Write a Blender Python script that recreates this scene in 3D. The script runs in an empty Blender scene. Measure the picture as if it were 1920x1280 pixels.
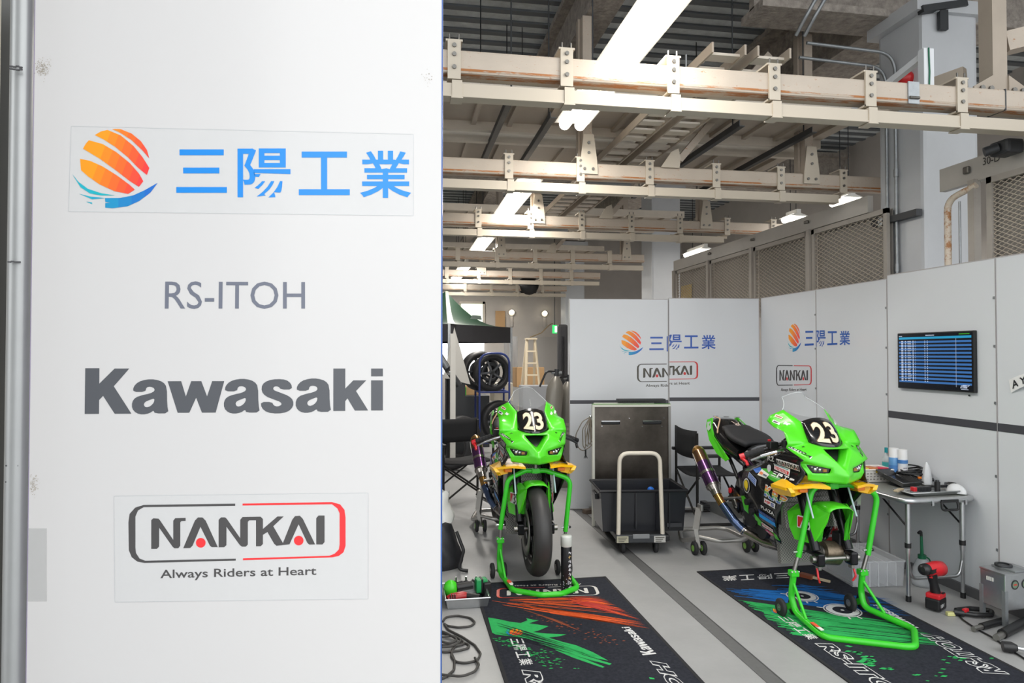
import bpy, bmesh, math, random
from mathutils import Vector, Matrix
random.seed(7)
S = bpy.context.scene
C = S.collection
PI = math.pi
# ------------------------------------------------------------------ camera, sky, exposure
CAM_H, FPX = 1.55, 1280.0
YAW, PITCH = math.radians(9.4), math.atan(24 / 1280)
cam = bpy.data.cameras.new('camera')
cam.sensor_width = 36.0; cam.sensor_fit = 'HORIZONTAL'; cam.lens = 36.0 * FPX / 1920.0
cam.clip_start = 0.05; cam.clip_end = 200
camo = bpy.data.objects.new('camera', cam); C.objects.link(camo)
camo.location = (0, 0, CAM_H)
camo.rotation_euler = (PI / 2 + PITCH, 0, -YAW)
S.camera = camo
S.view_settings.view_transform = 'Standard'
S.view_settings.look = 'None'
S.view_settings.gamma = 1.0
S.view_settings.use_curve_mapping = False
S.view_settings.exposure = 0.42
S.cycles.max_bounces = 7
S.cycles.diffuse_bounces = 4
S.cycles.glossy_bounces = 3
S.cycles.transmission_bounces = 6
S.cycles.transparent_max_bounces = 12
S.cycles.caustics_reflective = False
S.cycles.caustics_refractive = False
S.cycles.sample_clamp_indirect = 4.0
w = bpy.data.worlds.new('sky'); S.world = w; w.use_nodes = True
nt = w.node_tree
bg = nt.nodes['Background']
tc = nt.nodes.new('ShaderNodeTexCoord'); sep = nt.nodes.new('ShaderNodeSeparateXYZ')
rmp = nt.nodes.new('ShaderNodeValToRGB')
rmp.color_ramp.elements[0].position = 0.45; rmp.color_ramp.elements[0].color = (0.46, 0.465, 0.47, 1)
rmp.color_ramp.elements[1].position = 0.60; rmp.color_ramp.elements[1].color = (0.965, 0.985, 0.99, 1)
mp = nt.nodes.new('ShaderNodeMapRange'); mp.inputs[1].default_value = -1; mp.inputs[2].default_value = 1
nt.links.new(tc.outputs['Generated'], sep.inputs[0]); nt.links.new(sep.outputs[2], mp.inputs[0])
nt.links.new(mp.outputs[0], rmp.inputs[0]); nt.links.new(rmp.outputs[0], bg.inputs[0])
bg.inputs[1].default_value = 2.05

def area_light(name, loc, sx, sy, power, col=(1, 0.96, 0.9), rot=(0, 0, 0), parent=None):
    l = bpy.data.lights.new(name, 'AREA'); l.shape = 'RECTANGLE'; l.size = sx; l.size_y = sy
    l.energy = power; l.color = col
    o = bpy.data.objects.new(name, l); C.objects.link(o); o.location = loc; o.rotation_euler = rot
    if parent: o.parent = parent
    return o

# ------------------------------------------------------------------ pixel rays (1920 x 1280 frame) -> points on real planes
_f = Vector((math.sin(YAW) * math.cos(PITCH), math.cos(YAW) * math.cos(PITCH), math.sin(PITCH)))
_r = Vector((math.cos(YAW), -math.sin(YAW), 0)); _u = _r.cross(_f)
_o = Vector((0, 0, CAM_H))
def _hit(px, py, axis, val):
    d = _f + _r * ((px - 960) / FPX) - _u * ((py - 640) / FPX)
    return _o + d * ((val - _o[axis]) / d[axis])
def PX(px, py, x): return _hit(px, py, 0, x)
def PY(px, py, y): return _hit(px, py, 1, y)
def PZ(px, py, z=0.0): return _hit(px, py, 2, z)

# ------------------------------------------------------------------ materials
def lin(c):
    return tuple(((v / 255) / 12.92 if v <= 10 else (((v / 255) + 0.055) / 1.055) ** 2.4) for v in c)
_M = {}
def mat(name, rgb, rough=0.5, metal=0.0, noise=0.0, nscale=8.0, spec=0.5, coat=0.0, emit=None, estr=1.0, bump=0.0, bscale=60.0, rust=None, stretch=None):
    if name in _M: return _M[name]
    m = bpy.data.materials.new(name); m.use_nodes = True
    t = m.node_tree; b = t.nodes['Principled BSDF']
    c = lin(rgb)
    b.inputs['Base Color'].default_value = (*c, 1)
    b.inputs['Roughness'].default_value = rough
    b.inputs['Metallic'].default_value = metal
    b.inputs['Specular IOR Level'].default_value = spec
    b.inputs['Coat Weight'].default_value = coat
    if emit:
        b.inputs['Emission Color'].default_value = (*lin(emit), 1); b.inputs['Emission Strength'].default_value = estr
    src = None
    if noise or bump or rust:
        tx = t.nodes.new('ShaderNodeTexCoord'); co = tx.outputs['Object']
        if stretch:
            mpn = t.nodes.new('ShaderNodeMapping'); mpn.inputs['Scale'].default_value = stretch
            t.links.new(co, mpn.inputs[0]); co = mpn.outputs[0]
    if noise:
        n = t.nodes.new('ShaderNodeTexNoise'); n.inputs['Scale'].default_value = nscale; n.inputs['Detail'].default_value = 6
        n.inputs['Roughness'].default_value = 0.65
        t.links.new(co, n.inputs['Vector'])
        r = t.nodes.new('ShaderNodeValToRGB')
        r.color_ramp.elements[0].position = 0.3; r.color_ramp.elements[1].position = 0.7
        r.color_ramp.elements[0].color = (*[x * (1 - noise) for x in c], 1)
        r.color_ramp.elements[1].color = (*[min(1, x * (1 + noise)) for x in c], 1)
        t.links.new(n.outputs['Fac'], r.inputs[0]); t.links.new(r.outputs[0], b.inputs['Base Color']); src = r.outputs[0]
    if rust:
        n2 = t.nodes.new('ShaderNodeTexNoise'); n2.inputs['Scale'].default_value = rust[1]; n2.inputs['Detail'].default_value = 8; n2.inputs['Roughness'].default_value = 0.75
        t.links.new(co, n2.inputs['Vector'])
        r2 = t.nodes.new('ShaderNodeValToRGB')
        r2.color_ramp.elements[0].position = rust[0]; r2.color_ramp.elements[1].position = rust[0] + 0.1
        t.links.new(n2.outputs['Fac'], r2.inputs[0])
        mx = t.nodes.new('ShaderNodeMix'); mx.data_type = 'RGBA'
        t.links.new(r2.outputs[0], mx.inputs[0])
        if src: t.links.new(src, mx.inputs[6])
        else: mx.inputs[6].default_value = (*c, 1)
        mx.inputs[7].default_value = (*lin(rust[2]), 1)
        t.links.new(mx.outputs[2], b.inputs['Base Color'])
    if bump:
        n3 = t.nodes.new('ShaderNodeTexNoise'); n3.inputs['Scale'].default_value = bscale; n3.inputs['Detail'].default_value = 4
        t.links.new(co, n3.inputs['Vector'])
        bp = t.nodes.new('ShaderNodeBump'); bp.inputs['Strength'].default_value = bump; bp.inputs['Distance'].default_value = 0.02
        t.links.new(n3.outputs['Fac'], bp.inputs['Height']); t.links.new(bp.outputs[0], b.inputs['Normal'])
    _M[name] = m
    return m
def clear(name, rgb=(255, 255, 255), rough=0.02, alpha=0.25, spec=0.5):
    if name in _M: return _M[name]
    m = mat(name, rgb, rough, spec=spec)
    m.node_tree.nodes['Principled BSDF'].inputs['Alpha'].default_value = alpha
    return m
def ink(rgb, rough=0.45):
    return mat('ink_%d_%d_%d' % tuple(rgb), rgb, rough)

# ------------------------------------------------------------------ mesh builder
def fillet(pts, rad, n=6, closed=False):
    pts = [Vector(p) for p in pts]
    out = [] if closed else [pts[0]]
    N = len(pts)
    for i in (range(N) if closed else range(1, N - 1)):
        a, b, c = pts[i - 1], pts[i], pts[(i + 1) % N]
        d1 = (a - b); d2 = (c - b); l1, l2 = d1.length, d2.length
        d1.normalize(); d2.normalize()
        ang = d1.angle(d2)
        if ang > 3.10: out.append(b); continue
        k = min(rad / math.tan(ang / 2), l1 * 0.48, l2 * 0.48)
        p, q = b + d1 * k, b + d2 * k
        for j in range(n + 1):
            s = j / n
            out.append(p * (1 - s) ** 2 + b * 2 * s * (1 - s) + q * s * s)
    if not closed: out.append(pts[-1])
    return out
def quadmap(q):
    """bilinear map of the unit square (s right, t up) to the quad bl, br, tr, tl"""
    bl, br, tr, tl = [Vector(p) for p in q]
    return lambda s, t: bl * (1 - s) * (1 - t) + br * s * (1 - t) + tr * s * t + tl * (1 - s) * t
def rectmap(o, sx, sy):
    o, sx, sy = Vector(o), Vector(sx), Vector(sy)
    return lambda s, t: o + sx * s + sy * t

class MB:
    def __init__(s): s.v = []; s.f = []; s.m = []; s.sm = []; s.mats = []
    def mi(s, m):
        if m not in s.mats: s.mats.append(m)
        return s.mats.index(m)
    def add(s, vs, fs, m, smooth=False):
        o = len(s.v); s.v += [tuple(p) for p in vs]; k = s.mi(m)
        for f in fs:
            s.f.append([i + o for i in f]); s.m.append(k); s.sm.append(smooth)
        return s
    def box(s, c, d, m, rot=None, bev=0.0):
        x, y, z = [k / 2 for k in d]
        R = rot if isinstance(rot, Matrix) else (Matrix.Rotation(rot, 3, 'Z') if rot else Matrix.Identity(3))
        c = Vector(c)
        if bev <= 0:
            vs = [c + R @ Vector((a * x, b * y, e * z)) for e in (-1, 1) for a, b in ((-1, -1), (1, -1), (1, 1), (-1, 1))]
            return s.add(vs, [(3, 2, 1, 0), (4, 5, 6, 7), (0, 1, 5, 4), (1, 2, 6, 5), (2, 3, 7, 6), (3, 0, 4, 7)], m)
        bm = bmesh.new(); bmesh.ops.create_cube(bm, size=1.0)
        bmesh.ops.scale(bm, vec=(d[0], d[1], d[2]), verts=bm.verts)
        bmesh.ops.bevel(bm, geom=bm.edges[:], offset=bev, segments=2, affect='EDGES', profile=0.6)
        bm.verts.index_update()
        s.add([c + R @ p.co for p in bm.verts], [[p.index for p in f.verts] for f in bm.faces], m); bm.free()
        return s
    def beam(s, a, b, w, h, m, up=(0, 0, 1)):
        """box of width w and height h from point a to b"""
        a, b = Vector(a), Vector(b); d = (b - a).normalized(); up = Vector(up)
        sd = d.cross(up)
        if sd.length < 1e-4: sd = d.cross(Vector((0, 1, 0)))
        sd.normalize(); u = sd.cross(d)
        vs = [p + sd * (i * w / 2) + u * (j * h / 2) for p in (a, b) for i, j in ((-1, -1), (1, -1), (1, 1), (-1, 1))]
        return s.add(vs, [(0, 1, 2, 3), (7, 6, 5, 4), (1, 0, 4, 5), (2, 1, 5, 6), (3, 2, 6, 7), (0, 3, 7, 4)], m)
    def tube(s, pts, r, m, n=10, caps=True, closed=False, smooth=True, flat=None):
        pts = [Vector(p) for p in pts]
        P = [pts[0]]
        for p in pts[1:]:
            if (p - P[-1]).length > 1e-6: P.append(p)
        N = len(P); rs = r if isinstance(r, (list, tuple)) else [r] * N
        if len(rs) != N: rs = [rs[min(len(rs) - 1, round(i * (len(rs) - 1) / max(1, N - 1)))] for i in range(N)]
        T = []
        for i in range(N):
            a = P[i - 1] if (i or closed) else P[i]; b = P[(i + 1) % N] if (i < N - 1 or closed) else P[i]
            T.append((b - a).normalized())
        ref = Vector((0, 0, 1)) if abs(T[0].z) < 0.9 else Vector((1, 0, 0))
        nn = (ref - T[0] * ref.dot(T[0])).normalized()
        vs = []
        for i in range(N):
            nn = nn - T[i] * nn.dot(T[i])
            nn.normalize(); bb = T[i].cross(nn)
            for k in range(n):
                a = 2 * PI * k / n
                vs.append(P[i] + (nn * math.cos(a) * (flat or 1) + bb * math.sin(a)) * rs[i])
        fs = []
        for i in range(N if closed else N - 1):
            j = (i + 1) % N
            for k in range(n):
                l = (k + 1) % n
                fs.append((i * n + k, i * n + l, j * n + l, j * n + k))
        s.add(vs, fs, m, smooth)
        if caps and not closed:
            s.add(vs[:n], [tuple(range(n))[::-1]], m); s.add(vs[-n:], [tuple(range(n))], m)
        return s
    def cyl(s, a, b, r, m, n=16, r2=None, smooth=True, caps=True):
        return s.tube([a, b], [r, r if r2 is None else r2], m, n, caps=caps, smooth=smooth)
    def lathe(s, prof, o, ax, m, n=24, smooth=True, arc=None):
        """prof: list of (radius, along axis)"""
        o, ax = Vector(o), Vector(ax).normalized()
        e = Vector((1, 0, 0)) if abs(ax.x) < 0.8 else Vector((0, 1, 0))
        e = (e - ax * e.dot(ax)).normalized(); g = ax.cross(e)
        vs = [o + ax * h + (e * math.cos(2 * PI * k / n) + g * math.sin(2 * PI * k / n)) * r for r, h in prof for k in range(n)]
        fs = [(i * n + k, i * n + (k + 1) % n, (i + 1) * n + (k + 1) % n, (i + 1) * n + k) for i in range(len(prof) - 1) for k in range(n)]
        return s.add(vs, fs, m, smooth)
    def sphere(s, c, r, m, n=16, sc=(1, 1, 1)):
        c = Vector(c); h = n // 2
        prof = [(math.sin(PI * i / h), -math.cos(PI * i / h)) for i in range(h + 1)]
        vs = [c + Vector((a * math.cos(2 * PI * k / n) * sc[0], a * math.sin(2 * PI * k / n) * sc[1], b * sc[2])) * r for a, b in prof for k in range(n)]
        fs = [(i * n + k, i * n + (k + 1) % n, (i + 1) * n + (k + 1) % n, (i + 1) * n + k) for i in range(h) for k in range(n)]
        return s.add(vs, fs, m, True)
    def prism(s, outline, d, m, smooth=False):
        """outline: 3-D points of one planar face, d: extrusion vector"""
        a = [Vector(p) for p in outline]; d = Vector(d); n = len(a)
        vs = a + [p + d for p in a]
        fs = [tuple(range(n))[::-1], tuple(range(n, 2 * n))] + [(i, (i + 1) % n, n + (i + 1) % n, n + i) for i in range(n)]
        return s.add(vs, fs, m, smooth)
    def poly(s, pts, m): return s.add(pts, [tuple(range(len(pts)))], m)
    def grid(s, rows, m, smooth=True, closed=False):
        n = len(rows[0]); vs = [p for r in rows for p in r]
        fs = [(i * n + k, i * n + (k + 1) % n, (i + 1) * n + (k + 1) % n, (i + 1) * n + k) for i in range(len(rows) - 1) for k in range(n if closed else n - 1)]
        return s.add(vs, fs, m, smooth)
    # ---- flat prints mapped through fn(s, t)
    def flat(s, pts, fn, m):
        return s.add([fn(*p) for p in pts], [tuple(range(len(pts)))], m)
    def stroke(s, pts, wd, fn, m, asp=1.0, closed=False):
        """thick polyline in the unit frame; asp = width / height of the frame so strokes keep their weight"""
        P = [Vector((p[0] * asp, p[1])) for p in pts]; N = len(P)
        L, R = [], []
        for i in range(N):
            a = P[i - 1] if (i or closed) else None; b = P[(i + 1) % N] if (i < N - 1 or closed) else None
            d1 = (P[i] - a).normalized() if a is not None else (b - P[i]).normalized()
            d2 = (b - P[i]).normalized() if b is not None else d1
            n1 = Vector((-d1.y, d1.x)); n2 = Vector((-d2.y, d2.x)); q = (n1 + n2)
            q = q.normalized() if q.length > 1e-5 else n1
            k = min(1 / max(q.dot(n1), 0.35), 2.2)
            w_ = (wd[i] if isinstance(wd, (list, tuple)) else wd) / 2
            L.append(P[i] + q * w_ * k); R.append(P[i] - q * w_ * k)
        vs = [fn(p.x / asp, p.y) for p in L] + [fn(p.x / asp, p.y) for p in R]
        fs = [(N + i, N + (i + 1) % N, (i + 1) % N, i) for i in range(N if closed else N - 1)]
        return s.add(vs, fs, m)
    def text(s, body, fn, m, bold=0.0, shear=0.0, keep=None):
        v2, f2 = text_mesh(body, bold, shear)
        return s.add([fn(*p) for p in v2], f2, m)
    def disc(s, c, r, fn, m, asp=1.0, n=24, r0=0.0):
        o = [(c[0] + r * math.cos(2 * PI * k / n) / asp, c[1] + r * math.sin(2 * PI * k / n)) for k in range(n)]
        if r0 <= 0: return s.flat(o, fn, m)
        i_ = [(c[0] + r0 * math.cos(2 * PI * k / n) / asp, c[1] + r0 * math.sin(2 * PI * k / n)) for k in range(n)]
        return s.add([fn(*p) for p in o + i_], [(k, (k + 1) % n, n + (k + 1) % n, n + k) for k in range(n)], m)
    def build(s, name, parent=None, mods=None, local=False):
        me = bpy.data.meshes.new(name)
        off = Vector((0, 0, 0))
        p = parent
        while p is not None: off += p.location; p = p.parent
        if local: off = Vector((0, 0, 0))
        o = bpy.data.objects.new(name, None) if False else None
        vs = s.v
        base = Vector((0, 0, 0))
        if parent is None and not local:
            xs, ys, zs = zip(*vs)
            base = Vector(((min(xs) + max(xs)) / 2, (min(ys) + max(ys)) / 2, min(zs)))
        vs = [(a[0] - off.x - base.x, a[1] - off.y - base.y, a[2] - off.z - base.z) for a in vs]
        me.from_pydata(vs, [], s.f)
        for m in s.mats: me.materials.append(m)
        me.polygons.foreach_set('material_index', s.m)
        me.polygons.foreach_set('use_smooth', s.sm)
        me.update()
        o = bpy.data.objects.new(name, me); C.objects.link(o)
        o.location = base
        if parent is not None: o.parent = parent
        return o
_T = {}
def text_mesh(body, bold=0.0, shear=0.0):
    """glyph outlines as triangles, scaled to the unit square"""
    k = (body, bold, shear)
    if k in _T: return _T[k]
    cu = bpy.data.curves.new('lettering', 'FONT'); cu.body = body; cu.size = 1.0; cu.offset = bold; cu.shear = shear
    cu.dimensions = '2D'; cu.fill_mode = 'FRONT'; cu.resolution_u = 3
    o = bpy.data.objects.new('lettering', cu)
    me = o.to_mesh()
    v = [(p.co.x, p.co.y) for p in me.vertices]; f = [list(p.vertices) for p in me.polygons]
    o.to_mesh_clear(); bpy.data.objects.remove(o); bpy.data.curves.remove(cu)
    if v:
        x0, x1 = min(p[0] for p in v), max(p[0] for p in v); y0, y1 = min(p[1] for p in v), max(p[1] for p in v)
        v = [((p[0] - x0) / (x1 - x0), (p[1] - y0) / (y1 - y0)) for p in v]
    _T[k] = (v, f)
    return _T[k]
def weld(o, dist=0.0005, sub=0, solid=0.0, crease=None, bevel=0.0):
    bm = bmesh.new(); bm.from_mesh(o.data); bmesh.ops.remove_doubles(bm, verts=bm.verts, dist=dist)
    bmesh.ops.recalc_face_normals(bm, faces=bm.faces[:])
    if crease is not None:
        cl = bm.edges.layers.float.new('crease_edge')
        for e in bm.edges:
            if len(e.link_faces) == 2 and e.calc_face_angle(0) > crease: e[cl] = 0.75
            if len(e.link_faces) == 1: e[cl] = 0.85
    bm.to_mesh(o.data); bm.free()
    if sub:
        md = o.modifiers.new('smooth', 'SUBSURF'); md.levels = sub; md.render_levels = sub
    if solid:
        md = o.modifiers.new('shell', 'SOLIDIFY'); md.thickness = solid; md.offset = -1
    if bevel:
        md = o.modifiers.new('edge', 'BEVEL'); md.width = bevel; md.segments = 2; md.limit_method = 'ANGLE'
    return o
# ------------------------------------------------------------------ scene tree
def thing(name, label, cat, loc=(0, 0, 0), group=None, rz=0.0):
    o = bpy.data.objects.new(name, None); C.objects.link(o)
    o.empty_display_size = 0.1
    o.location = loc; o.rotation_euler = (0, 0, rz); o['label'] = label; o['category'] = cat
    if group: o['group'] = group
    return o
def tag(o, label, cat, group=None):
    o['label'] = label; o['category'] = cat
    if group: o['group'] = group
    return o
def struct(o):
    o['kind'] = 'structure'; return o
def dup(root, loc, label, group=None):
    def cp(o, par):
        c = o.copy(); C.objects.link(c); c.parent = par
        for ch in list(o.children): cp(ch, c)
        return c
    r = cp(root, None); r.location = loc; r['label'] = label
    if group: r['group'] = group
    return r
# ================================================================== the setting
XR, XL = 3.85, -9.0           # side limits of the garage bay
m_floor = mat('painted_concrete', (160, 160, 160), 0.42, noise=0.07, nscale=3.0, spec=0.45, bump=0.05, bscale=25, rust=(0.66, 5.0, (140, 139, 137)))
m_white = mat('panel_white', (216, 219, 223), 0.16, spec=0.5, noise=0.012, nscale=2.0)
m_wallc = mat('plaster_grey', (190, 184, 178), 0.8, noise=0.05, nscale=3)
m_col = mat('column_paint', (196, 199, 203), 0.4, noise=0.03, nscale=4)
m_deck = mat('galvanised_deck', (206, 212, 214), 0.5, 0.0, noise=0.18, nscale=9)
m_deck2 = mat('deck_rib', (112, 116, 120), 0.6, 0.1)
m_fire = mat('sprayed_fireproofing', (164, 156, 148), 0.98, noise=0.35, nscale=14, bump=0.9, bscale=26)
m_cream = mat('cream_steel', (204, 195, 182), 0.5, noise=0.05, nscale=10)
m_rusty = mat('rusted_cream_steel', (186, 174, 160), 0.55, noise=0.06, nscale=12, rust=(0.585, 48.0, (158, 104, 56)), stretch=(0.5, 1.0, 1.0))
m_streak = mat('rust_streak', (176, 162, 146), 0.6, rust=(0.44, 9.0, (160, 102, 52)), stretch=(0.5, 2, 2))
m_bolt = mat('bolt_steel', (112, 110, 106), 0.4, 0.8)
m_duct = mat('cable_duct_cream', (190, 180, 164), 0.45)
m_soffit = mat('overhead_door_cream', (172, 160, 146), 0.6, noise=0.08, nscale=2.5)
m_galv = mat('galvanised_steel', (150, 154, 157), 0.4, 0.6, noise=0.1, nscale=20)
m_dark = mat('dark_steel', (62, 64, 67), 0.5, 0.4)
m_black = mat('black_plastic', (26, 26, 28), 0.42)
m_rubber = mat('rubber', (38, 38, 40), 0.75)
m_tube = mat('lamp_tube', (255, 250, 240), 0.4, emit=(255, 246, 232), estr=3.2)
m_lampw = mat('lamp_white', (235, 235, 230), 0.4)
m_chrome = mat('bright_metal', (205, 207, 210), 0.18, 1.0)
m_alu = mat('brushed_aluminium', (188, 190, 192), 0.32, 0.9, noise=0.05, nscale=30)

b = MB(); b.box((-0.5, 4, -0.05), (20, 34, 0.1), m_floor); struct(b.build('floor'))
b = MB(); b.box((1.76, 3.2, 0.0015), (0.085, 6.9, 0.003), mat('floor_strip_grey', (98, 98, 98), 0.6, noise=0.1, nscale=30))
b.box((1.80, 3.2, 0.002), (0.008, 6.9, 0.004), mat('floor_groove', (74, 74, 74), 0.7)); struct(b.build('trim_1'))
# ceiling: ribbed metal deck between girders
b = MB(); b.box((-0.6, 9.5, 5.12), (17.4, 17, 0.1), m_deck)
y = 1.2
while y < 17.5:
    b.box((-0.6, y, 5.06), (17.4, 0.085, 0.022), m_deck2)
    y += 0.245
x = -4.0
struct(b.build('ceiling'))
b = MB(); b.box((-0.6, 17.4, 2.5), (17.4, 0.2, 5.3), m_wallc); struct(b.build('wall_back'))
b = MB(); b.box((XL - 0.1, 9.2, 2.5), (0.2, 16.4, 5.3), m_wallc); struct(b.build('wall_left'))
b = MB(); b.box((7.6, 9.2, 2.5), (0.2, 16.4, 5.3), m_wallc); struct(b.build('wall_right'))
b = MB(); b.box((-1.27, 0.95, 2.1), (0.32, 1.7, 4.2), m_col); struct(b.build('added_shade_pillar'))  # unseen block added out of view to darken the near panel's left side
# girders with sprayed fireproofing
def girder(a, c, wd, ht, nm='ceiling_girder'):
    b = MB(); a, c = Vector(a), Vector(c); h = Vector((0, 0, ht / 2))
    b.beam(a - h + Vector((0, 0, 0.03)), c - h + Vector((0, 0, 0.03)), wd, 0.06, m_fire)
    b.beam(a + h - Vector((0, 0, 0.03)), c + h - Vector((0, 0, 0.03)), wd, 0.06, m_fire)
    b.beam(a, c, wd * 0.22, ht - 0.1, m_fire)
    return struct(b.build(nm))
girder((2.75, 4.98, 4.56), (7.4, 4.98, 4.56), 0.34, 0.66)
girder((-3.3, 10.4, 4.56), (7.4, 10.4, 4.56), 0.34, 0.66)
girder((1.62, 3.3, 4.60), (1.62, 10.2, 4.60), 0.24, 0.55)
girder((4.15, 5.2, 4.66), (4.15, 16.9, 4.66), 0.5, 0.8)
girder((-1.0, 5.2, 4.60), (-1.0, 16.9, 4.60), 0.24, 0.55)
girder((1.62, 10.6, 4.60), (1.62, 16.9, 4.60), 0.24, 0.55)
# steel columns
for i, y in enumerate((4.55, 10.16, 15.8)):
    b = MB(); b.box((4.14, y + 0.24, 2.1), (0.48, 0.48, 4.2), m_col, bev=0.03)
    b.box((4.14, y + 0.24, 4.19), (0.62, 0.56, 0.1), m_col)
    b.box((4.14, y + 0.24, 0.55), (0.486, 0.486, 1.0), m_col)
    struct(b.build('column'))
# ------------------------------------------------------------------ rusty rail beams with hanger brackets and the cable ducts under them
RAILS = [(3.42, 'rusted cream box beam nearest the camera, spanning the whole bay', True), (5.3, 'rusted cream box beam just behind the nearest one, meeting the grey mesh band', True),
         (7.4, 'third rusted box beam back, over the steel sheet stand', True), (10.05, 'fourth box beam back, level with the second white column', False),
         (12.4, 'fifth box beam, far back above the tyre racks', False), (15.0, 'sixth and farthest box beam, just before the back wall', False)]
DUCTS = ['cream cable duct under the nearest rusted beam', 'cream cable duct under the second beam, ending at the mesh band', 'cream cable duct under the third beam back',
         'cream cable duct under the fourth beam back', 'cream cable duct under the fifth beam, far back', 'cream cable duct under the farthest beam']
for i, (y, lb, fine) in enumerate(RAILS):
    x0, x1 = (-3.2, 4.6) if i < 3 else (-3.2, 3.74)
    t = thing('rail_beam', lb, 'beam', (0, y, 2.97), 'rusted rail beams under the ceiling')
    b = MB(); b.beam((x0, y + 0.06, 3.03), (x1, y + 0.06, 3.03), 0.12, 0.12, m_rusty)
    o = b.build('box_beam', t); weld(o, bevel=0.012)
    b = MB(); b.box(((x0 + x1) / 2, y - .0006, 2.988), (x1 - x0, .001, .012), m_streak); b.box(((x0 + x1) / 2, y + .035, 2.9694), (x1 - x0, .05, .001), m_streak); b.build('rust_streak', t)
    if i == 0:
        b = MB(); b.box((3.475, y + 0.06, 3.03), (0.008, 0.124, 0.124), m_dark); b.build('joint', t)
        b = MB(); b.box((2.87, y - 0.004, 3.03), (0.07, 0.008, 0.125), m_galv); b.cyl((2.84, y - 0.012, 3.0), (2.9, y - 0.012, 3.0), 0.008, m_bolt); b.build('splice_clip', t)
    k = -5
    while True:
        xb = 0.27 + 0.582 * k
        k += 1
        if xb < -1.0 or xb < x0 + 0.05: continue
        if xb > x1 - 0.02: break
        b = MB()
        b.box((xb, y - 0.006, 3.035), (0.066, 0.012, 0.20), m_duct)
        b.box((xb, y + 0.055, 2.94), (0.066, 0.13, 0.01), m_duct)
        b.box((xb, y + 0.06, 3.132), (0.085, 0.14, 0.01), m_duct)
        b.box((xb - 0.02, y + 0.1, 2.925), (0.12, 0.03, 0.03), m_duct)
        br = b.build('hanger_bracket', t)
        for z in (3.105, 3.06, 2.995) if y < 9 else ():
            b = MB(); b.cyl((xb, y - 0.012, z), (xb, y - 0.02, z), 0.011, m_bolt, 8); b.build('bolt', br)
        for s in (-0.024, 0.024) if y < 9 else ():
            b = MB(); b.cyl((xb + s, y - 0.0, 3.13), (xb + s, y - 0.0, 3.165), 0.005, m_bolt, 6); b.build('stud', br)
    # cable duct
    xd = 4.58 if i == 0 else 3.72
    d = thing('cable_duct', DUCTS[i], 'cable duct', (0, y, 2.845), 'cream cable ducts under the beams')
    b = MB(); b.beam((x0, y + 0.035, 2.882), (xd, y + 0.035, 2.882), 0.075, 0.07, m_duct)
    b.beam((x0, y - 0.003, 2.852), (xd, y - 0.003, 2.852), 0.008, 0.008, m_duct); b.build('channel', d)
    k = -2
    while True:
        xb = 0.285 + 0.582 * k; k += 1
        if xb > xd - 0.01: break
        b = MB(); b.box((xb, y + 0.033, 2.888), (0.052, 0.085, 0.086), m_duct)
        b.box((xb, y + 0.033, 2.842), (0.06, 0.09, 0.006), m_duct); b.build('duct_clip', d)
# hanger posts with gusset plates and braces above the beams
POSTS = [(1.50, 5.3, 'rust streaked hanger post over the second beam, above the front row of lamps'), (3.46, 5.3, 'rust streaked hanger post over the second beam, beside the white column'),
         (1.52, 7.4, 'hanger post standing on the third beam near its lamp'), (3.5, 7.4, 'hanger post standing on the third beam near the mesh wall'),
         (1.5, 10.05, 'far hanger post on the fourth beam near the lamps'), (3.45, 10.05, 'far hanger post on the fourth beam near the second column'),
         (1.5, 12.4, 'farthest hanger post, above the green canopy')]
for x, y, lb in POSTS:
    t = thing('hanger_post', lb, 'post', (x, y, 3.09), 'hanger posts above the beams')
    b = MB(); b.beam((x, y + 0.06, 3.1), (x, y + 0.06, 4.3), 0.075, 0.075, m_rusty); b.beam((x - 0.05, y + 0.12, 3.0), (x - 0.05, y + 0.12, 4.3), 0.02, 0.06, m_soffit); b.build('post', t)
    b = MB(); z0 = 3.0
    b.prism([(x - 0.075, y - 0.008, z0), (x + 0.075, y - 0.008, z0), (x + 0.07, y - 0.008, z0 + 0.1), (x + 0.042, y - 0.008, z0 + 0.32), (x - 0.042, y - 0.008, z0 + 0.32), (x - 0.07, y - 0.008, z0 + 0.1)], (0, -0.01, 0), m_duct)
    g = b.build('gusset_plate', t)
    for dx, dz in ((-0.035, 0.04), (0.035, 0.04), (0, 0.17), (0, 0.25)):
        b = MB(); b.cyl((x + dx, y - 0.018, z0 + dz), (x + dx, y - 0.026, z0 + dz), 0.012, m_bolt, 8); b.build('bolt', g)
BRACES = [((2.24, 5.3, 3.08), (3.1, 5.34, 4.1), 'slanting rusty brace rising from the second beam'), ((2.34, 7.4, 3.08), (3.15, 7.44, 4.0), 'slanting brace rising from the third beam'),
          ((2.3, 10.05, 3.08), (3.1, 10.1, 4.0), 'far slanting brace over the fourth beam')]
for a, c, lb in BRACES:
    t = thing('diagonal_brace', lb, 'brace', a, 'diagonal braces')
    b = MB(); b.beam(Vector(a) + Vector((0.05, 0.05, 0.08)), c, 0.06, 0.055, m_rusty); b.build('strut', t)
    b = MB(); x, y, z = a
    b.prism([(x - 0.13, y - 0.008, z), (x + 0.03, y - 0.008, z), (x + 0.04, y - 0.008, z + 0.08), (x + 0.02, y - 0.008, z + 0.16), (x - 0.04, y - 0.008, z + 0.13)], (0, -0.012, 0), m_duct); b.build('gusset_plate', t)
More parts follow.
